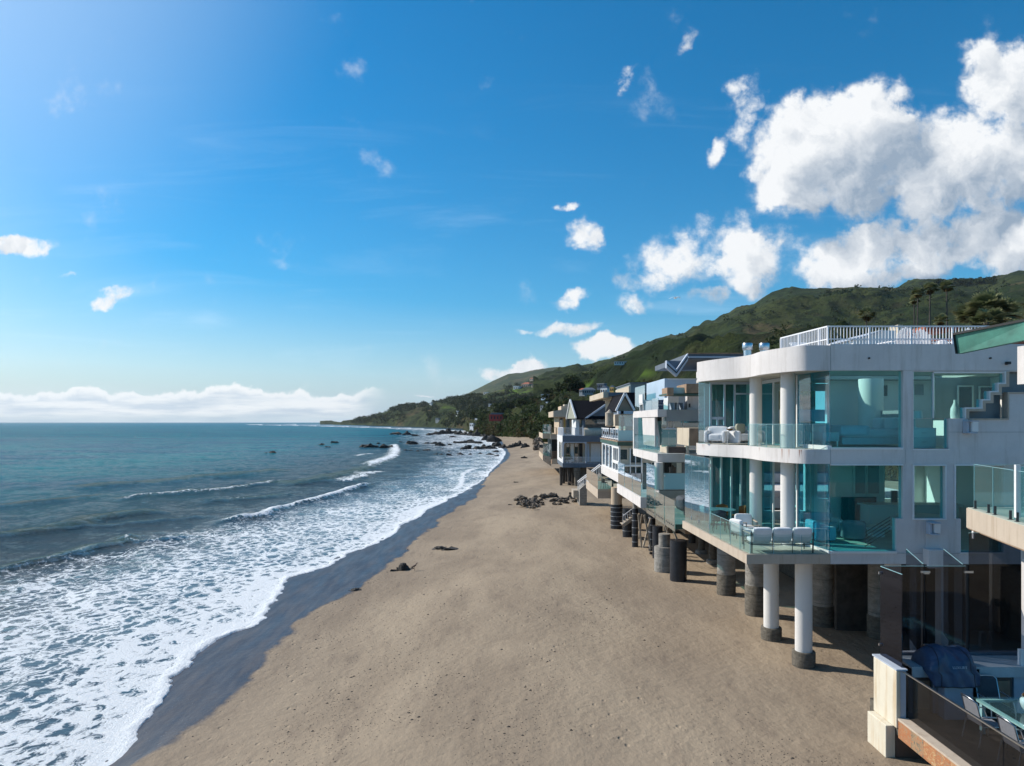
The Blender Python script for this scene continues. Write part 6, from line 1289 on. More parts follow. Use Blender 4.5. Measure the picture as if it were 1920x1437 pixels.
# ================================================================== flat-roofed house behind the gables
h6 = thing('flat_roof_house', 'cream and slate flat-roofed house standing behind the small white gable', 'house', (14, 62, 0)); p6 = hpart(h6); Y6 = 60.0
fbx(p6, 'upper_block', simple('slate_green_siding', (.16, .22, .24), .7, .1), 1182, 1252, 719, 744, Y6, 8); p6(MB().box(XX(1154, Y6+8), XX(1182, Y6), Y6+.2, Y6+8, ZZ(743, Y6), ZZ(724, Y6)), 'upper_side', 'cream')
fbx(p6, 'roof_edge', 'greyblue', 1181, 1252, 717.5, 719.5, Y6-.2, 8.4); fbx(p6, 'lower_fascia', 'greyblue', 1141, 1192, 736, 743, Y6-4, 8); p6(MB().box(XX(1120, Y6), XX(1141, Y6-4), Y6-3.9, Y6+6, ZZ(746, Y6-4), ZZ(735, Y6-4)), 'fascia_side', 'cream'); fbx(p6, 'soffit_step', 'cream', 1149, 1163, 744, 748, Y6-3.5, 6)
fbx(p6, 'lower_wall', 'cream', 1153, 1260, 748, 800, Y6-2, 6); fbx(p6, 'wall_window', 'black', 1161, 1163, 752, 756, Y6-2.05, .05); fbx(p6, 'small_chimney', 'cream', 1234, 1240, 726, 736, Y6-1, 1)
fbx(p6, 'solar_panel', 'black', 1215, 1236, 731, 735, Y6-1.5, .3)
# row of simpler neighbours hidden behind: garage strip wall along the road
h7 = thing('tile_roof_house', 'house with red clay tile roof and cream chimney behind the roof railing', 'house', (35, 55, 8)); p7 = hpart(h7); Y7 = 55
p7(MB().box(XX(1678, Y7), 60, Y7, Y7+10, 6, ZZ(648, Y7)), 'wall', 'cream')
m = MB(); m.add([(XX(1668, Y7), Y7-.6, ZZ(641, Y7)), (62, Y7-.6, ZZ(641, Y7)), (62, Y7+5, ZZ(618, Y7)), (XX(1712, Y7), Y7+5, ZZ(620, Y7))], [(0, 1, 2, 3)]); m.add([(XX(1668, Y7), Y7-.6, ZZ(641, Y7)), (XX(1712, Y7), Y7+5, ZZ(620, Y7)), (XX(1668, Y7), Y7+10.6, ZZ(641, Y7))], [(0, 1, 2)]); o = p7(m, 'roof', 'tile'); o.modifiers.new('s', 'SOLIDIFY').thickness = .25
fbx(p7, 'upper_roof', 'tile', 1735, 1800, 612, 619, Y7+4, 6); fbx(p7, 'chimney', 'cream', 1684, 1693, 609, 648, Y7-2, 1.2); fbx(p7, 'dark_window', 'black', 1722, 1732, 645, 650, Y7-.1, .1)
h8 = thing('white_annex', 'plain white gabled annex seen through the left part of the roof railing', 'house', (25, 48, 8)); p8 = hpart(h8)
p8(MB().prism_xz([(XX(1600, 48), 6), (XX(1600, 48), ZZ(636, 48)), (XX(1618, 48), ZZ(632, 48)), (XX(1653, 48), ZZ(620, 48)), (XX(1680, 48), ZZ(620, 48)), (XX(1680, 48), 6)], 48, 54), 'wall', 'trim')
p8(MB().prism_xz([(XX(1596, 47.8), ZZ(637.5, 47.8)), (XX(1618, 47.8), ZZ(633, 47.8)), (XX(1654, 47.8), ZZ(620.5, 47.8)), (XX(1654, 47.8), ZZ(618.5, 47.8)), (XX(1617, 47.8), ZZ(631, 47.8)), (XX(1596, 47.8), ZZ(635.5, 47.8))], 47.7, 54.2), 'roof', 'greytrim')
# ================================================================== rocks
from mathutils import noise as mn
def rock_mesh(seed, mat, sub=3):
    bm = bmesh.new(); bmesh.ops.create_icosphere(bm, subdivisions=sub, radius=1.0); o3 = Vector((seed*7.1, seed*3.3, seed*1.7))
    for v in bm.verts:
        p = v.co.copy(); n = mn.fractal(p*1.3+o3, 1.0, 2.0, 5); c = mn.cell(p*1.6+o3); v.co = p*(1+.36*n+.30*(c-.5)); v.co.z *= .8
        v.co.z = max(v.co.z, -.35)
    me = bpy.data.meshes.new('rock'); bm.to_mesh(me); bm.free(); me.materials.append(mat); me.shade_smooth(); me.set_sharp_from_angle(angle=R(14)); return me
DR = [rock_mesh(k, MT['rock']) for k in range(10)]; BR = [rock_mesh(k+20, MT['boulder'], 3) for k in range(10)]
rr = random.Random(77)
def rock(px, py, wpx, hpx, z, meshes, label, group, cat='rock', name='rock', dy=.6):
    g_ = gz(px, py, z); s_ = g_.y/F; o = bpy.data.objects.new(name, meshes[rr.randrange(len(meshes))]); COL.objects.link(o)
    o.location = (g_.x, g_.y, z-.05); o.scale = (wpx*s_/2, max(wpx*s_/2*dy, .1), max(hpx*s_*1.05, .05)); o.rotation_euler = (0, rr.uniform(-.25, .25) if group.startswith('boulders') or group.startswith('riprap') else 0, rr.uniform(-.4, .4)); WL[o.name] = g_
    return tag(o, label, cat, group)
rock(840, 1031, 54, 9, sand_z(-4.2, 45)-.05, DR, 'long low dark rock on the dry sand, farthest of those on the open beach', 'rocks on the open beach')
rock(755, 1070, 30, 20, sand_z(-6.2, 39.5)-.05, DR, 'pointed dark rock with a shorebird beside it', 'rocks on the open beach'); rock(770, 1069, 28, 7, sand_z(-6.2, 39.5)-.05, DR, 'flat dark rock leaning on the right foot of the pointed rock', 'rocks on the open beach'); rock(742, 1071, 20, 7, sand_z(-6.2, 39.5)-.05, DR, 'small dark rock at the left foot of the pointed rock', 'rocks on the open beach')
rock(666, 1108, 32, 9, sand_z(-7.8, 34.5)-.05, DR, 'small flat rock at the edge of the wet sand, nearest the camera', 'rocks on the open beach')
rock(969, 905, 12, 3, sand_z(.6, 100), DR, 'tiny lone dark stone on the sand seaward of the boulders', 'rocks on the open beach'); rock(957, 947, 10, 3, sand_z(0, 70), DR, 'flat stone on the sand left of the boulders', 'rocks on the open beach'); rock(983, 858, 12, 3, 0.5, DR, 'flat dark stone on the sand between boulders and cove', 'rocks on the open beach')
FAR = [(498, 850, 10, 2), (512, 850, 16, 5), (603, 834, 14, 4), (629, 831, 16, 5), (616, 839, 12, 3), (680, 839, 16, 7), (692, 840, 24, 10), (706, 840, 16, 7), (720, 841, 22, 10), (733, 840, 16, 7), (709, 832, 8, 3), (743, 815, 32, 6), (764, 816, 18, 8), (780, 818, 16, 5), (773, 833, 22, 8), (752, 830, 7, 3), (800, 832, 16, 4), (816, 832, 14, 4), (826, 836, 18, 8), (843, 835, 10, 4),
 (760, 845, 12, 3), (771, 845, 8, 2), (784, 846, 8, 2), (801, 845, 18, 3), (819, 853, 12, 3), (828, 853, 10, 3), (843, 854, 12, 5), (863, 852, 13, 4), (882, 852, 7, 3), (829, 843, 9, 3), (843, 848, 6, 4), (901, 851, 11, 3), (920, 853, 14, 4), (933, 855, 12, 3), (931, 848, 15, 4)]
OPEN = ['faint low rock awash at the far left of the rocks in open water', 'leftmost dark rock in open water, with a white wake', 'left one of the trio of small rocks in open water', 'right and highest of the trio of small rocks in open water', 'lowest of the trio of small rocks in open water, nearest the camera', 'left end rock of the big cluster by the breaking wave', 'broad humped rock left of centre in the cluster by the breaking wave', 'middle rock of the cluster by the breaking wave', 'broad humped rock right of centre in the cluster by the breaking wave', 'right end rock of the cluster by the breaking wave', 'small rock behind the cluster by the breaking wave']
for i, q in enumerate(FAR): rock(*q, ZW, DR, OPEN[i] if i < 11 else 'dark wet rock standing in the surf off the far cove' if q[0] > 740 else 'dark wet rock in open water beyond the breaking waves', 'rocks in the surf off the cove' if q[0] > 740 else 'rocks in open water', cat='rock', name='sea_rock')
CV = [(878, 843, 24, 9), (894, 843, 22, 8), (907, 842, 22, 9), (920, 842, 26, 8), (932, 838, 22, 13), (944, 840, 20, 8), (956, 840, 20, 8), (965, 838, 16, 10), (974, 836, 18, 11), (984, 838, 18, 9), (913, 826, 18, 11), (924, 829, 30, 16), (935, 828, 14, 8), (858, 831, 16, 5), (870, 831, 20, 6), (884, 831, 22, 8), (898, 832, 16, 6), (805, 816, 16, 5), (817, 815, 20, 6), (829, 814, 16, 8), (841, 814, 18, 11), (852, 813, 18, 7), (861, 815, 20, 9), (872, 816, 20, 7), (884, 817, 16, 8), (895, 818, 18, 13), (908, 819, 16, 6), (850, 820, 14, 3)]
for q in CV:
    g_ = gz(q[0], q[1], ZW+.2); rock(*q, max(ZW, min(.6, sand_z(g_.x, g_.y))), DR, 'dark rock of the low reef in front of the cove', 'rocks of the cove reef', name='reef_rock')
for k in range(80):        # riprap at the foot of the bluff
    t_ = rr.random(); px = 1003+t_*48; py = 840+(t_)*14+rr.uniform(-8, 6)-(6 if t_ < .3 else 0); w_ = rr.uniform(6, 15); rock(px, py, w_, w_*.75, rr.uniform(.4, 1.6), BR if rr.random() < .6 else DR, 'riprap boulder heaped at the foot of the bluff behind the beige house', 'riprap boulders under the bluff', cat='boulder', name='boulder', dy=.9)
for k in range(62):        # boulders in front of the slate-blue house piles
    t_ = rr.random(); px = 968+t_*112; top = 926-t_*6; py = top+rr.random()**.8*(20 if px > 985 else 12)+(4 if px < 1000 else 0); w_ = rr.uniform(7, 20)*(.8 if px > 1050 else 1); rock(px, py+4, w_, w_*.42, rr.uniform(.0, .15), BR if rr.random() < .75 else DR, 'boulder in the heap on the sand before the dark timber piles', 'boulders on the sand by the piles', cat='boulder', name='boulder', dy=.8)
# pebbles and shell grit strewn on the sand
m = MB(); rg = np.random.RandomState(5); vs = []; fs = []
cand = 0
for k in range(26000):
    px = rg.uniform(330, 1640); py = rg.uniform(905, 1437); g_ = gz(px, py, 0)
    if not (D(g_.y)-.1 < g_.x < 12): continue
    dn_ = float(fb(np.array(g_.x/3.2), np.array(g_.y/7.0), 90, 3)); q = (dn_-.50)*7; near_edge = g_.x-D(g_.y) < .8
    if rg.rand() > max(q, .02)*(.42)+(.05 if near_edge else 0): continue
    r_ = rg.uniform(.006, .018)*(1+.012*g_.y)*(2.2 if rg.rand() < .04 else 1); z = sand_z(g_.x, g_.y); a = rg.uniform(0, 6.28); b0 = len(vs)
    for t_ in range(5): vs.append((g_.x+r_*math.cos(a+t_*1.257)*1.3, g_.y+r_*math.sin(a+t_*1.257), z-.004))
    vs.append((g_.x, g_.y, z+r_*.7)); fs += [(b0+i, b0+(i+1) % 5, b0+5) for i in range(5)]
m.add(vs, fs); m.build('pebbles', MT['rock'], None, kind='stuff', label='dark pebbles strewn over the dry sand', cat='pebbles')

# ================================================================== placing on the terrain
def layer_at(T, px, py):
    X, Y, Z = T; PX = 960+X/Y*F; PY = HOR-(Z-H)/Y*F; d = np.hypot(PX-px, (PY-py)); d = d+Y*1e-4
    i = np.unravel_index(np.argmin(d), d.shape); return Vector((X[i]+(px-PX[i])*Y[i]/F, Y[i], Z[i]))
def leaf_clump(vs, fs, c, r, n, rg, flat=.8, size=.22):
    base = len(vs)
    u = rg.normal(size=(n, 3)); u /= np.linalg.norm(u, axis=1)[:, None]; rad = r*(rg.rand(n)**.4)[:, None]; p = np.array(c)+u*rad*np.array([1, 1, flat])
    a = rg.normal(size=(n, 3)); a /= np.linalg.norm(a, axis=1)[:, None]; b = np.cross(a, rg.normal(size=(n, 3))); b /= np.linalg.norm(b, axis=1)[:, None]; s_ = (size*r*(.6+.8*rg.rand(n)))[:, None]
    q = np.stack([p-a*s_, p-b*s_*.6, p+a*s_, p+b*s_*.6], 1).reshape(-1, 3)
    vs.extend(map(tuple, q)); fs.extend((base+4*i, base+4*i+1, base+4*i+2, base+4*i+3) for i in range(n))
rg = np.random.RandomState(12)
HH = [('long low white house on the headland slope', 831, 761, 18, 4, 'trim', TH, None), ('small white house right of the long low white one on the headland', 851, 762, 8, 3, 'trim', TH, None), ('small grey house low on the headland cliff', 820, 786, 9, 3, 'grey', TH, None), ('tiny white cottage on the headland below the green lawn', 857, 774, 5, 3, 'trim', TH, 'gable'), ('tiny white house on the headland crest', 807, 757, 5, 2.5, 'trim', TH, None),
      ('white terraced house on the green ridge left of the cream villa', 968, 728, 12, 5, 'trim', TH, None), ('cream villa with brown roof on the green ridge', 985, 724, 16, 6, 'beige', TH, 'hip'), ('cream outbuilding right of the cream villa', 1000, 724, 8, 4, 'beige', TH, None), ('white house pair high at the left end of the green ridge', 911, 738, 10, 3, 'trim', TH, None), ('small pale house above the near bluff', 918, 760, 5, 4, 'greytrim', TH, None),
      ('tan house in the trees above the red wall', 973, 766, 16, 5, 'beige', TB, 'hip'), ('small white house high on the ridge', 1018, 719, 5, 4, 'trim', TH, None), ('pale house near the ridge top', 1014, 711, 9, 3, 'greytrim', TH, None), ('white house left of the largest cypress', 1046, 723, 8, 6, 'trim', TH, None), ('house with a bright blue roof left of the flat-topped cypress', 1020, 742, 12, 4, 'bluewall', TB, None),
      ('small white house below the flat-topped cypress', 1027, 758, 8, 6, 'trim', TB, None), ('pale cottage hidden in scrub on the near bluff', 1017, 764, 9, 5, 'grey', TB, None), ('white house in the trees right of the largest cypress', 1075, 739, 6, 4, 'trim', TB, None), ('white house at the cove foot of the bluff', 893, 789, 6, 6, 'trim', TB, None), ('white beach house standing right at the cove', 884, 798, 8, 6, 'trim', TB, None),
      ('long white house on the mountain shoulder', 1165, 681, 26, 4, 'trim', TM, None), ('pale two-storey house on the mountain above the flat-roofed house', 1207, 706, 17, 7, 'greytrim', TM, None), ('small pale house on the far green slope', 1058, 703, 6, 3, 'trim', TH, None), ('small house on the green slope under the ridge', 1063, 716, 6, 3, 'trim', TH, None), ('tan house with pink roof on the far slope', 996, 712, 7, 3, 'beige', TH, 'hip')]
CLEAR = [(q[1], q[2], q[3], q[4]) for q in HH]+[(1132, 734, 14, 12), (1147, 731, 10, 10), (1104, 735, 26, 8), (1091, 734, 12, 7), (1126, 725, 16, 8), (931, 782, 32, 16)]
def woodland(name, label, T, boxes, n, h0, h1, mats, leafn=26, lift=.5):
    X, Y, Z = T; PX = 960+X/Y*F; PY = HOR-(Z-H)/Y*F
    vs = []; fs = []
    for (x0, x1, y0, y1, wt) in boxes:
        idx = np.argwhere((PX > x0) & (PX < x1) & (PY > y0) & (PY < y1))
        if len(idx) == 0: continue
        for k in range(int(n*wt)):
            i, j = idx[rg.randint(len(idx))]
            if float(fb(np.array(X[i, j]/(h1*9)), np.array(Y[i, j]/(h1*9)), 33, 3)) < .44 and rg.rand() < .85: continue
            if any(abs(PX[i, j]-q_[0]) < q_[2]/2+h1*.35*F/Y[i, j] and -q_[3]/2-1 < PY[i, j]-q_[1] < q_[3]/2+h1*.9*F/Y[i, j] for q_ in CLEAR): continue
            r_ = rg.uniform(h0, h1)/2*min(1, max(.3, Y[i, j]/(1100 if h1 > 10 else 300))); c = (X[i, j]+rg.uniform(-1, 1)*r_, Y[i, j]+rg.uniform(-1, 1)*r_, Z[i, j]+r_*lift)
            leaf_clump(vs, fs, c, r_, int(leafn*1.5), rg, .75, .30)
    m = MB(); m.add(vs, fs); return m.build(name, mats, None, kind='stuff', label=label, cat='woodland')
woodland('headland_trees', 'dark trees and scrub scattered over the headland crest and slopes', TH, [(735, 905, 742, 772, 1.0), (850, 1000, 742, 785, 1.1), (660, 760, 765, 795, .25), (950, 1060, 715, 765, .8), (800, 960, 755, 800, .5)], 1500, 6, 15, MT['leaf_d'], 16)
woodland('bluff_scrub', 'thick dark scrub and trees covering the near bluff behind the beach houses', TB, [(885, 960, 778, 800, .7), (930, 1060, 748, 790, 1.1), (1000, 1060, 760, 835, .5), (1060, 1310, 738, 800, 1.0)], 1100, 3.0, 8.5, MT['leaf_d'], 30)
woodland('olive_scrub', 'olive and brown shrubs on the cliff face of the near bluff', TB, [(900, 1050, 790, 830, 1.2), (1000, 1200, 745, 800, .6), (880, 930, 795, 812, .5)], 900, 1.5, 4.5, MT['leaf_b'], 26)
woodland('green_scrub', 'green bushes on the lower slopes of the bluff and mountain', TB, [(900, 1060, 765, 835, 2.4), (1060, 1300, 740, 790, .7)], 900, 1.5, 5, MT['leaf_m'], 26)
woodland('slope_scrub', 'dark bush clumps on the mountain side', TM, [(1050, 1920, 530, 720, 1.0), (1050, 1330, 690, 745, .8)], 1500, 6, 15, MT['leaf_d'], 12, .2)
woodland('ridge_trees', 'small trees standing along the mountain skyline', TM, [(1560, 1860, 522, 536, 1.0)], 90, 8, 15, MT['leaf_d'], 40, .9)
# ---- trees one can tell apart
def tree(name, label, px, ytop, ybase, Y, wpx, blobs, mat, flat=.8, nleaf=220, cat='tree', size=.17, group=None):
    x = XX(px, Y); z0 = ZZ(ybase, Y); z1 = ZZ(ytop, Y); w_ = wpx*Y/F; t = thing(name, label, cat, (x, Y, z0), group); rl = random.Random(px*7)
    m = MB(); m.tube([(x, Y, z0-2), (x+w_*.03, Y, z0+(z1-z0)*.4), (x-w_*.02, Y, z0+(z1-z0)*.75)], [w_*.05, w_*.035, w_*.015], 8)
    cs = []
    for (bx, bz, br) in blobs:
        c = Vector((x+bx*w_/2, Y+rl.uniform(-.3, .3)*w_, z0+(z1-z0)*bz)); cs.append((c, br*w_/2)); m.tube([(x, Y, z0+(z1-z0)*bz*.45), c.lerp(Vector((x, Y, c.z)), .3)-Vector((0, 0, .02*w_)), c], [w_*.03, w_*.018, w_*.006], 6)
    part(m, 'trunk', 'pile', t, smooth=50)
    vs = []; fs = []
    for c, r_ in cs:
        leaf_clump(vs, fs, c, r_, int(nleaf), rg, flat, size)
        for k in range(5): d = Vector((rl.gauss(0, 1), rl.gauss(0, 1), rl.gauss(0, .5))).normalized()*r_; leaf_clump(vs, fs, c+d, r_*.42, int(nleaf*.25), rg, flat, size*1.6)
    m = MB(); m.add(vs, fs); part(m, 'crown', mat, t); return t
tree('cypress_tree', 'largest dark cypress with a ragged crown left of the black shingle roof', 1070, 703, 775, 320, 62, [(0, .86, .5), (-.35, .66, .5), (.3, .7, .5), (-.5, .42, .5), (.45, .45, .55), (0, .4, .7), (.1, .15, .8)], 'leaf_d', .62, 320)
tree('cypress_tree', 'flat-topped dark cypress standing left of the largest cypress', 1029, 727, 775, 330, 30, [(0, .85, .6), (-.5, .66, .5), (.5, .66, .5), (0, .45, .5)], 'leaf_d', .5, 220)
tree('cypress_tree', 'wide dark cypress on the bluff just left of the red wall', 902, 767, 795, 540, 40, [(-.4, .7, .5), (.1, .8, .55), (.6, .6, .4)], 'leaf_d', .5, 220)
tree('cypress_tree', 'dark cypress on the bluff just right of the red wall', 950, 768, 800, 460, 26, [(-.3, .7, .6), (.3, .6, .6)], 'leaf_d', .7, 200)
tree('round_tree', 'reddish-brown bushy tree on the bluff right of the red wall', 1012, 744, 780, 380, 30, [(-.3, .6, .6), (.3, .65, .6)], 'leaf_b', .7, 200)
tree('lone_tree', 'lone small tree at the tip of the headland', 674, 780, 790, 1900, 6, [(0, .75, .9)], 'leaf_d', .6, 60)
tree('brown_tree', 'brown bare-looking tree behind the copper eave at the right edge', 1926, 545, 640, 60, 44, [(0, .7, .5), (.5, .5, .6), (-.3, .4, .4), (.6, .9, .4)], 'leaf_b', .9, 160, size=.10)
tree('bush', 'yellow-green bush beside the white gabled hill house', 1122, 732, 742, 200, 16, [(0, .5, .9)], 'leaf_m', .7, 120)
for i, px in enumerate((1178, 1196, 1212, 1228, 1240, 1254)):
    tree('round_tree', ['round olive tree behind the cream flat-roofed house, leftmost of the row', 'second round tree of the row behind the cream flat-roofed house', 'third round tree of the row behind the cream flat-roofed house', 'fourth round tree of the row behind the cream flat-roofed house', 'brownish fifth tree of the row behind the cream flat-roofed house', 'rightmost tree of the row, next to the pale blue penthouse wall'][i], px, 708+(i % 2)*3, 735, 150+i*4, 24, [(-.3, .5, .7), (.3, .6, .7)], ['leaf_m', 'leaf_d', 'leaf_b', 'leaf_d', 'leaf_b', 'leaf_d'][i], .8, 150, group='trees behind the flat-roofed house')
# ---- palms
def frond_fan(m, c, d, r, n=11):
    d = d.normalized(); s_ = d.cross(Vector((0, 0, 1)));
    if s_.length < .05: s_ = Vector((1, 0, 0))
    s_.normalize(); up_ = s_.cross(d).normalized(); stem = c+d*r*.45
    m.add([c+s_*.01*r, stem+s_*.012*r, stem-s_*.012*r, c-s_*.01*r], [(0, 1, 2, 3)])
    for k in range(n):
        a = -1.35+2.7*k/(n-1); dd = (d*math.cos(a)+s_*math.sin(a)).normalized(); tip = stem+dd*r*.6*(1-.12*abs(a))-Vector((0, 0, 1))*r*.10+up_*rr.uniform(-.04, .04)*r; sd_ = dd.cross(up_).normalized()*r*.10; mid = stem.lerp(tip, .5)
        m.add([stem, mid+sd_, tip, mid-sd_], [(0, 1, 2, 3)])
def fan_palm(label, px, pyc, Y, rpx, ybase, group, skirt=True, nf=34, tr=.012, name='fan_palm'):
    c = P(px, pyc, Y); r = rpx*Y/F; zb = ZZ(ybase, Y); t = thing(name, label, 'palm tree', (c.x, c.y, zb), group)
    lean = rr.uniform(-.02, .02)*(c.z-zb); m = MB(); m.tube([(c.x-lean, c.y, zb), (c.x-lean*.4, c.y, (zb+c.z)/2), (c.x, c.y, c.z)], [r*.13, r*.09, r*.08], 10); part(m, 'trunk', 'pile', t, smooth=50)
    m = MB()
    for k in range(nf):
        az = rr.uniform(0, 6.28); el = rr.uniform(-.35, 1.35); frond_fan(m, c, Vector((math.cos(az)*math.cos(el), math.sin(az)*math.cos(el), math.sin(el))), r*rr.uniform(.95, 1.25))
    part(m, 'crown', 'palm', t)
    if skirt:
        m = MB()
        for k in range(18): az = rr.uniform(0, 6.28); el = rr.uniform(-1.4, -.6); frond_fan(m, c, Vector((math.cos(az)*math.cos(el), math.sin(az)*math.cos(el), math.sin(el))), r*rr.uniform(.6, .8), 7)
        part(m, 'dry_skirt', 'palmdry', t)
    return t
G_ = 'tall palms above the red tile roof'
fan_palm('shortest and leftmost of the tall palms above the red tile roof', 1714, 563, 132, 11, 640, G_); fan_palm('tall palm with its crown just above and right of the leftmost one', 1721, 550, 128, 13, 640, G_); fan_palm('tall slender palm in the middle of the group above the red tile roof', 1744, 542, 130, 14, 640, G_); fan_palm('rightmost tall slender palm above the red tile roof', 1775, 538, 126, 14, 640, G_)
fan_palm('short fan palm on its own above the middle of the roof railing', 1625, 591, 110, 16, 640, 'short palms behind the roof terrace'); fan_palm('half-hidden fan palm low between the tall palms and the big palm clump', 1764, 602, 90, 14, 640, 'short palms behind the roof terrace')
G_ = 'silvery fan palms behind the copper eave'
for (lb, px, py, r_, Y) in (('silvery fan palm at the left end of the clump behind the copper eave', 1822, 598, 34, 52), ('highest silvery fan palm in the clump behind the copper eave', 1848, 582, 38, 50), ('silvery fan palm at the right of the clump behind the copper eave', 1878, 592, 36, 53), ('lowest silvery fan palm tucked in front of the clump', 1852, 604, 30, 48)):
    fan_palm(lb, px, py, Y, r_, 660, G_, skirt=False, nf=46)
for (lb, px) in (('tiny palm on the headland skyline, left of three', 762), ('tiny palm on the headland skyline, middle of three', 768), ('tiny palm on the headland skyline, right of three', 774)):
    fan_palm(lb, px, 757, 2100, 2.6, 768, 'tiny palms on the headland skyline', skirt=False, nf=14)
for (lb, px, py) in (('tiny palm on the hill left of the slate-blue house', 1068, 757), ):
    pass
# ---- hillside houses
def hill_house(label, px, py, w_, h_, wall, T, roof=None, Y=None, cat='house', rh=.5, name='hill_house', roofm='greyblue'):
    p_ = layer_at(T, px, py) if Y is None else P(px, py, Y); s_ = p_.y/F; w_ = w_*(1.15 if w_ < 20 else 1); dpf = .55 if w_ < 20 else .22; W_ = w_*s_; H_ = h_*s_*1.15; y = p_.y*.985; x = XX(px, y); z = ZZ(py, y)
    t = thing(name, label, cat, (x, y, z-H_/2), 'houses on the hillside', rz=R(-42 if w_ < 20 else -8))
    part(MB().box(x-W_/2, x+W_/2, y, y+W_*dpf, z-H_/2-(6 if w_ < 15 else 1.5)*s_, z+H_/2), 'wall', wall, t)
    if roof == 'gable': part(MB().prism_xz([(x-W_*.56, z+H_/2), (x+W_*.56, z+H_/2), (x, z+H_/2+W_*.38)], y-.02*W_, y+W_*(dpf+.02)), 'roof', roofm, t)
    elif roof == 'hip': part(MB().add([(x-W_*.55, y-.03*W_, z+H_/2), (x+W_*.55, y-.03*W_, z+H_/2), (x+W_*.55, y+W_*(dpf+.03), z+H_/2), (x-W_*.55, y+W_*(dpf+.03), z+H_/2), (x-W_*.25, y+W_*.25, z+H_/2+H_*rh), (x+W_*.25, y+W_*.25, z+H_/2+H_*rh)], [(0, 1, 5, 4), (1, 2, 5), (2, 3, 4, 5), (3, 0, 4), (3, 2, 1, 0)]), 'roof', roofm, t)
    else: part(MB().box(x-W_*.53, x+W_*.53, y-.04*W_, y+W_*(dpf+.03), z+H_/2, z+H_/2+H_*.12), 'roof', roofm, t)
    n = max(2, int(w_/4))
    for k in range(n): a = x-W_/2+W_*(k+.28)/n; part(MB().box(a, a+W_*.45/n, y-.03*W_-.02, y-.01, z-H_*.2, z+H_*.25), 'window', 'black', t)
    return t
for (lb, px, py, w_, h_, wl_, T_, rf) in HH: hill_house(lb, px, py, w_, h_, wl_, T_, rf, roofm='tile' if 'brown roof' in lb or 'pink' in lb else ('greytrim' if 'white' in lb else 'greyblue'))
hill_house('white gabled house beside the ochre one, above the bay-window house', 1132, 734, 13, 10, 'trim', TB, 'gable', Y=190, roofm='greyblue'); hill_house('small ochre house with gable beside the white gabled one', 1147, 731, 8, 8, 'yellow', TB, 'gable', Y=192, roofm='greyblue')
hill_house('grey-blue roofed house in the trees above the slate-blue house', 1104, 735, 24, 7, 'grey', TB, 'hip', Y=230, roofm='greyblue'); hill_house('house with a reddish roof left of the grey-blue roofed one', 1091, 734, 11, 5, 'grey', TB, 'hip', Y=240, roofm='tile'); hill_house('dark grey-blue house behind the white gabled house', 1126, 725, 14, 8, 'greyblue', TB, None, Y=215, roofm='grey')
# red wall building
YR = 430; t = thing('red_building', 'long red-walled building with grey roof on the bluff above the cove', 'building', (XX(931, YR), YR, ZZ(786, YR)))
part(MB().box(XX(917, YR), XX(944, YR), YR, YR+8, ZZ(790, YR), ZZ(777.5, YR)), 'wall', 'red', t); part(MB().box(XX(920, YR), XX(945, YR), YR-.5, YR+8.5, ZZ(777.4, YR), ZZ(774.5, YR)), 'roof', 'greyblue', t)
for k in range(4): part(MB().box(XX(920+k*6, YR), XX(922.5+k*6, YR), YR-.1, YR-.01, ZZ(786, YR), ZZ(781, YR)), 'window', 'black', t)
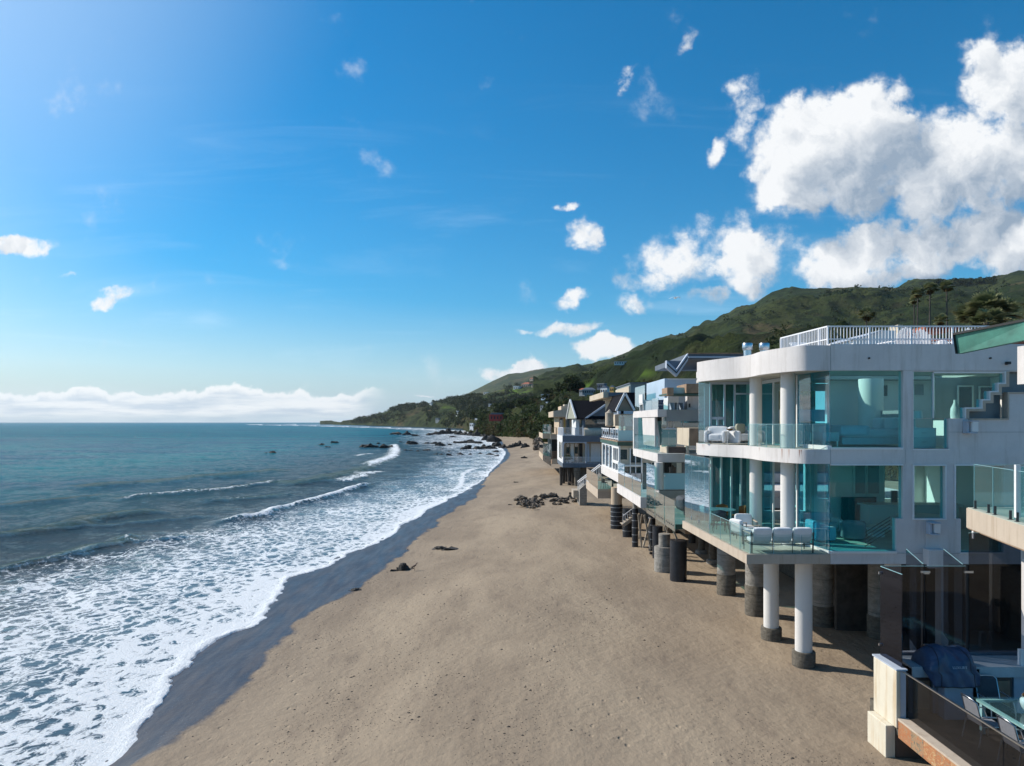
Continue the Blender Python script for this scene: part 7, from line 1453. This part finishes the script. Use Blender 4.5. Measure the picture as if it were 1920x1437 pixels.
# ================================================================== gull and shorebird
def bird(label, name, c, span, flying, rz=0):
    t = bpy.data.objects.new(name, None)
    m = MB(); L = span*.36
    if flying:
        m.tube([(-L*.62, 0, .01*L), (-L*.45, 0, 0), (-L*.15, 0, -.01*L), (L*.15, 0, 0), (L*.36, 0, .05*L), (L*.48, 0, .07*L), (L*.60, 0, .055*L)], [.02*L, .07*L, .13*L, .12*L, .075*L, .065*L, .01*L], 12)
        for s_ in (-1, 1):
            pts = [(0, 0, .05), (.05, s_*.30, .17), (-.02, s_*.62, .17), (-.16, s_*1.0, .02), (-.30, s_*1.28, -.10)]; ch = [.34, .33, .26, .16, .02]; vs = []; fs = []
            for (x_, y_, z_), c_ in zip(pts, ch): vs += [((x_+c_*.5)*L, y_*L, z_*L), ((x_-c_*.5)*L, y_*L, z_*L), (x_*L, y_*L, (z_+.03)*L)]
            for i in range(4): a = 3*i; fs += [(a, a+3, a+5, a+2), (a+2, a+5, a+4, a+1), (a+1, a+4, a+3, a)]
            m.add(vs, fs)
        m.add([(-L*.5, -.06*L, 0), (-L*.5, .06*L, 0), (-L*.78, .13*L, .01*L), (-L*.78, -.13*L, .01*L)], [(0, 1, 2, 3)])
    else:
        m.tube([(-.16, 0, .16), (-.08, 0, .19), (0, 0, .22), (.06, 0, .26), (.075, 0, .31), (.10, 0, .335), (.17, 0, .325)], [.008, .035, .05, .035, .02, .024, .004], 10)
        for s_ in (-.018, .018): m.tube([(0, s_, .2), (.005, s_, .1), (0, s_, 0)], .005, 5)
    o = m.build(name, MT['fabric'] if flying else MT['pot'], None, loc=(0, 0, 0), smooth=50); o.location = c; o.rotation_euler = (R(6) if flying else 0, 0, rz); o.scale = (1, 1, 1); bpy.data.objects.remove(t); return tag(o, label, 'bird')
bird('white gull gliding with spread wings in front of the clouds', 'seagull', P(1267, 559, 55), 1.25, True, R(-68))
g_ = gz(777, 1070, sand_z(-5.4, 39.5)); b_ = bird('small brown shorebird standing beside the pointed dark rock', 'shorebird', (g_.x, g_.y, sand_z(g_.x, g_.y)), 1, False, R(20)); b_.scale = (1.3, 1.3, 1.3)
# ================================================================== sea air
def haze(d=3.4e-5):
    m, t, out = new_mat('sea_air'); v = t.node('ShaderNodeVolumePrincipled', {'Color': (.80, .88, .96, 1), 'Density': d, 'Anisotropy': .3}); t.l.new(v.outputs[0], out.inputs['Volume'])
    o = MB().box(-66000, 36000, -2600, 16400, -8, 620).build('haze', m, None, kind='stuff', label='thin pale sea haze', cat='haze')
haze()
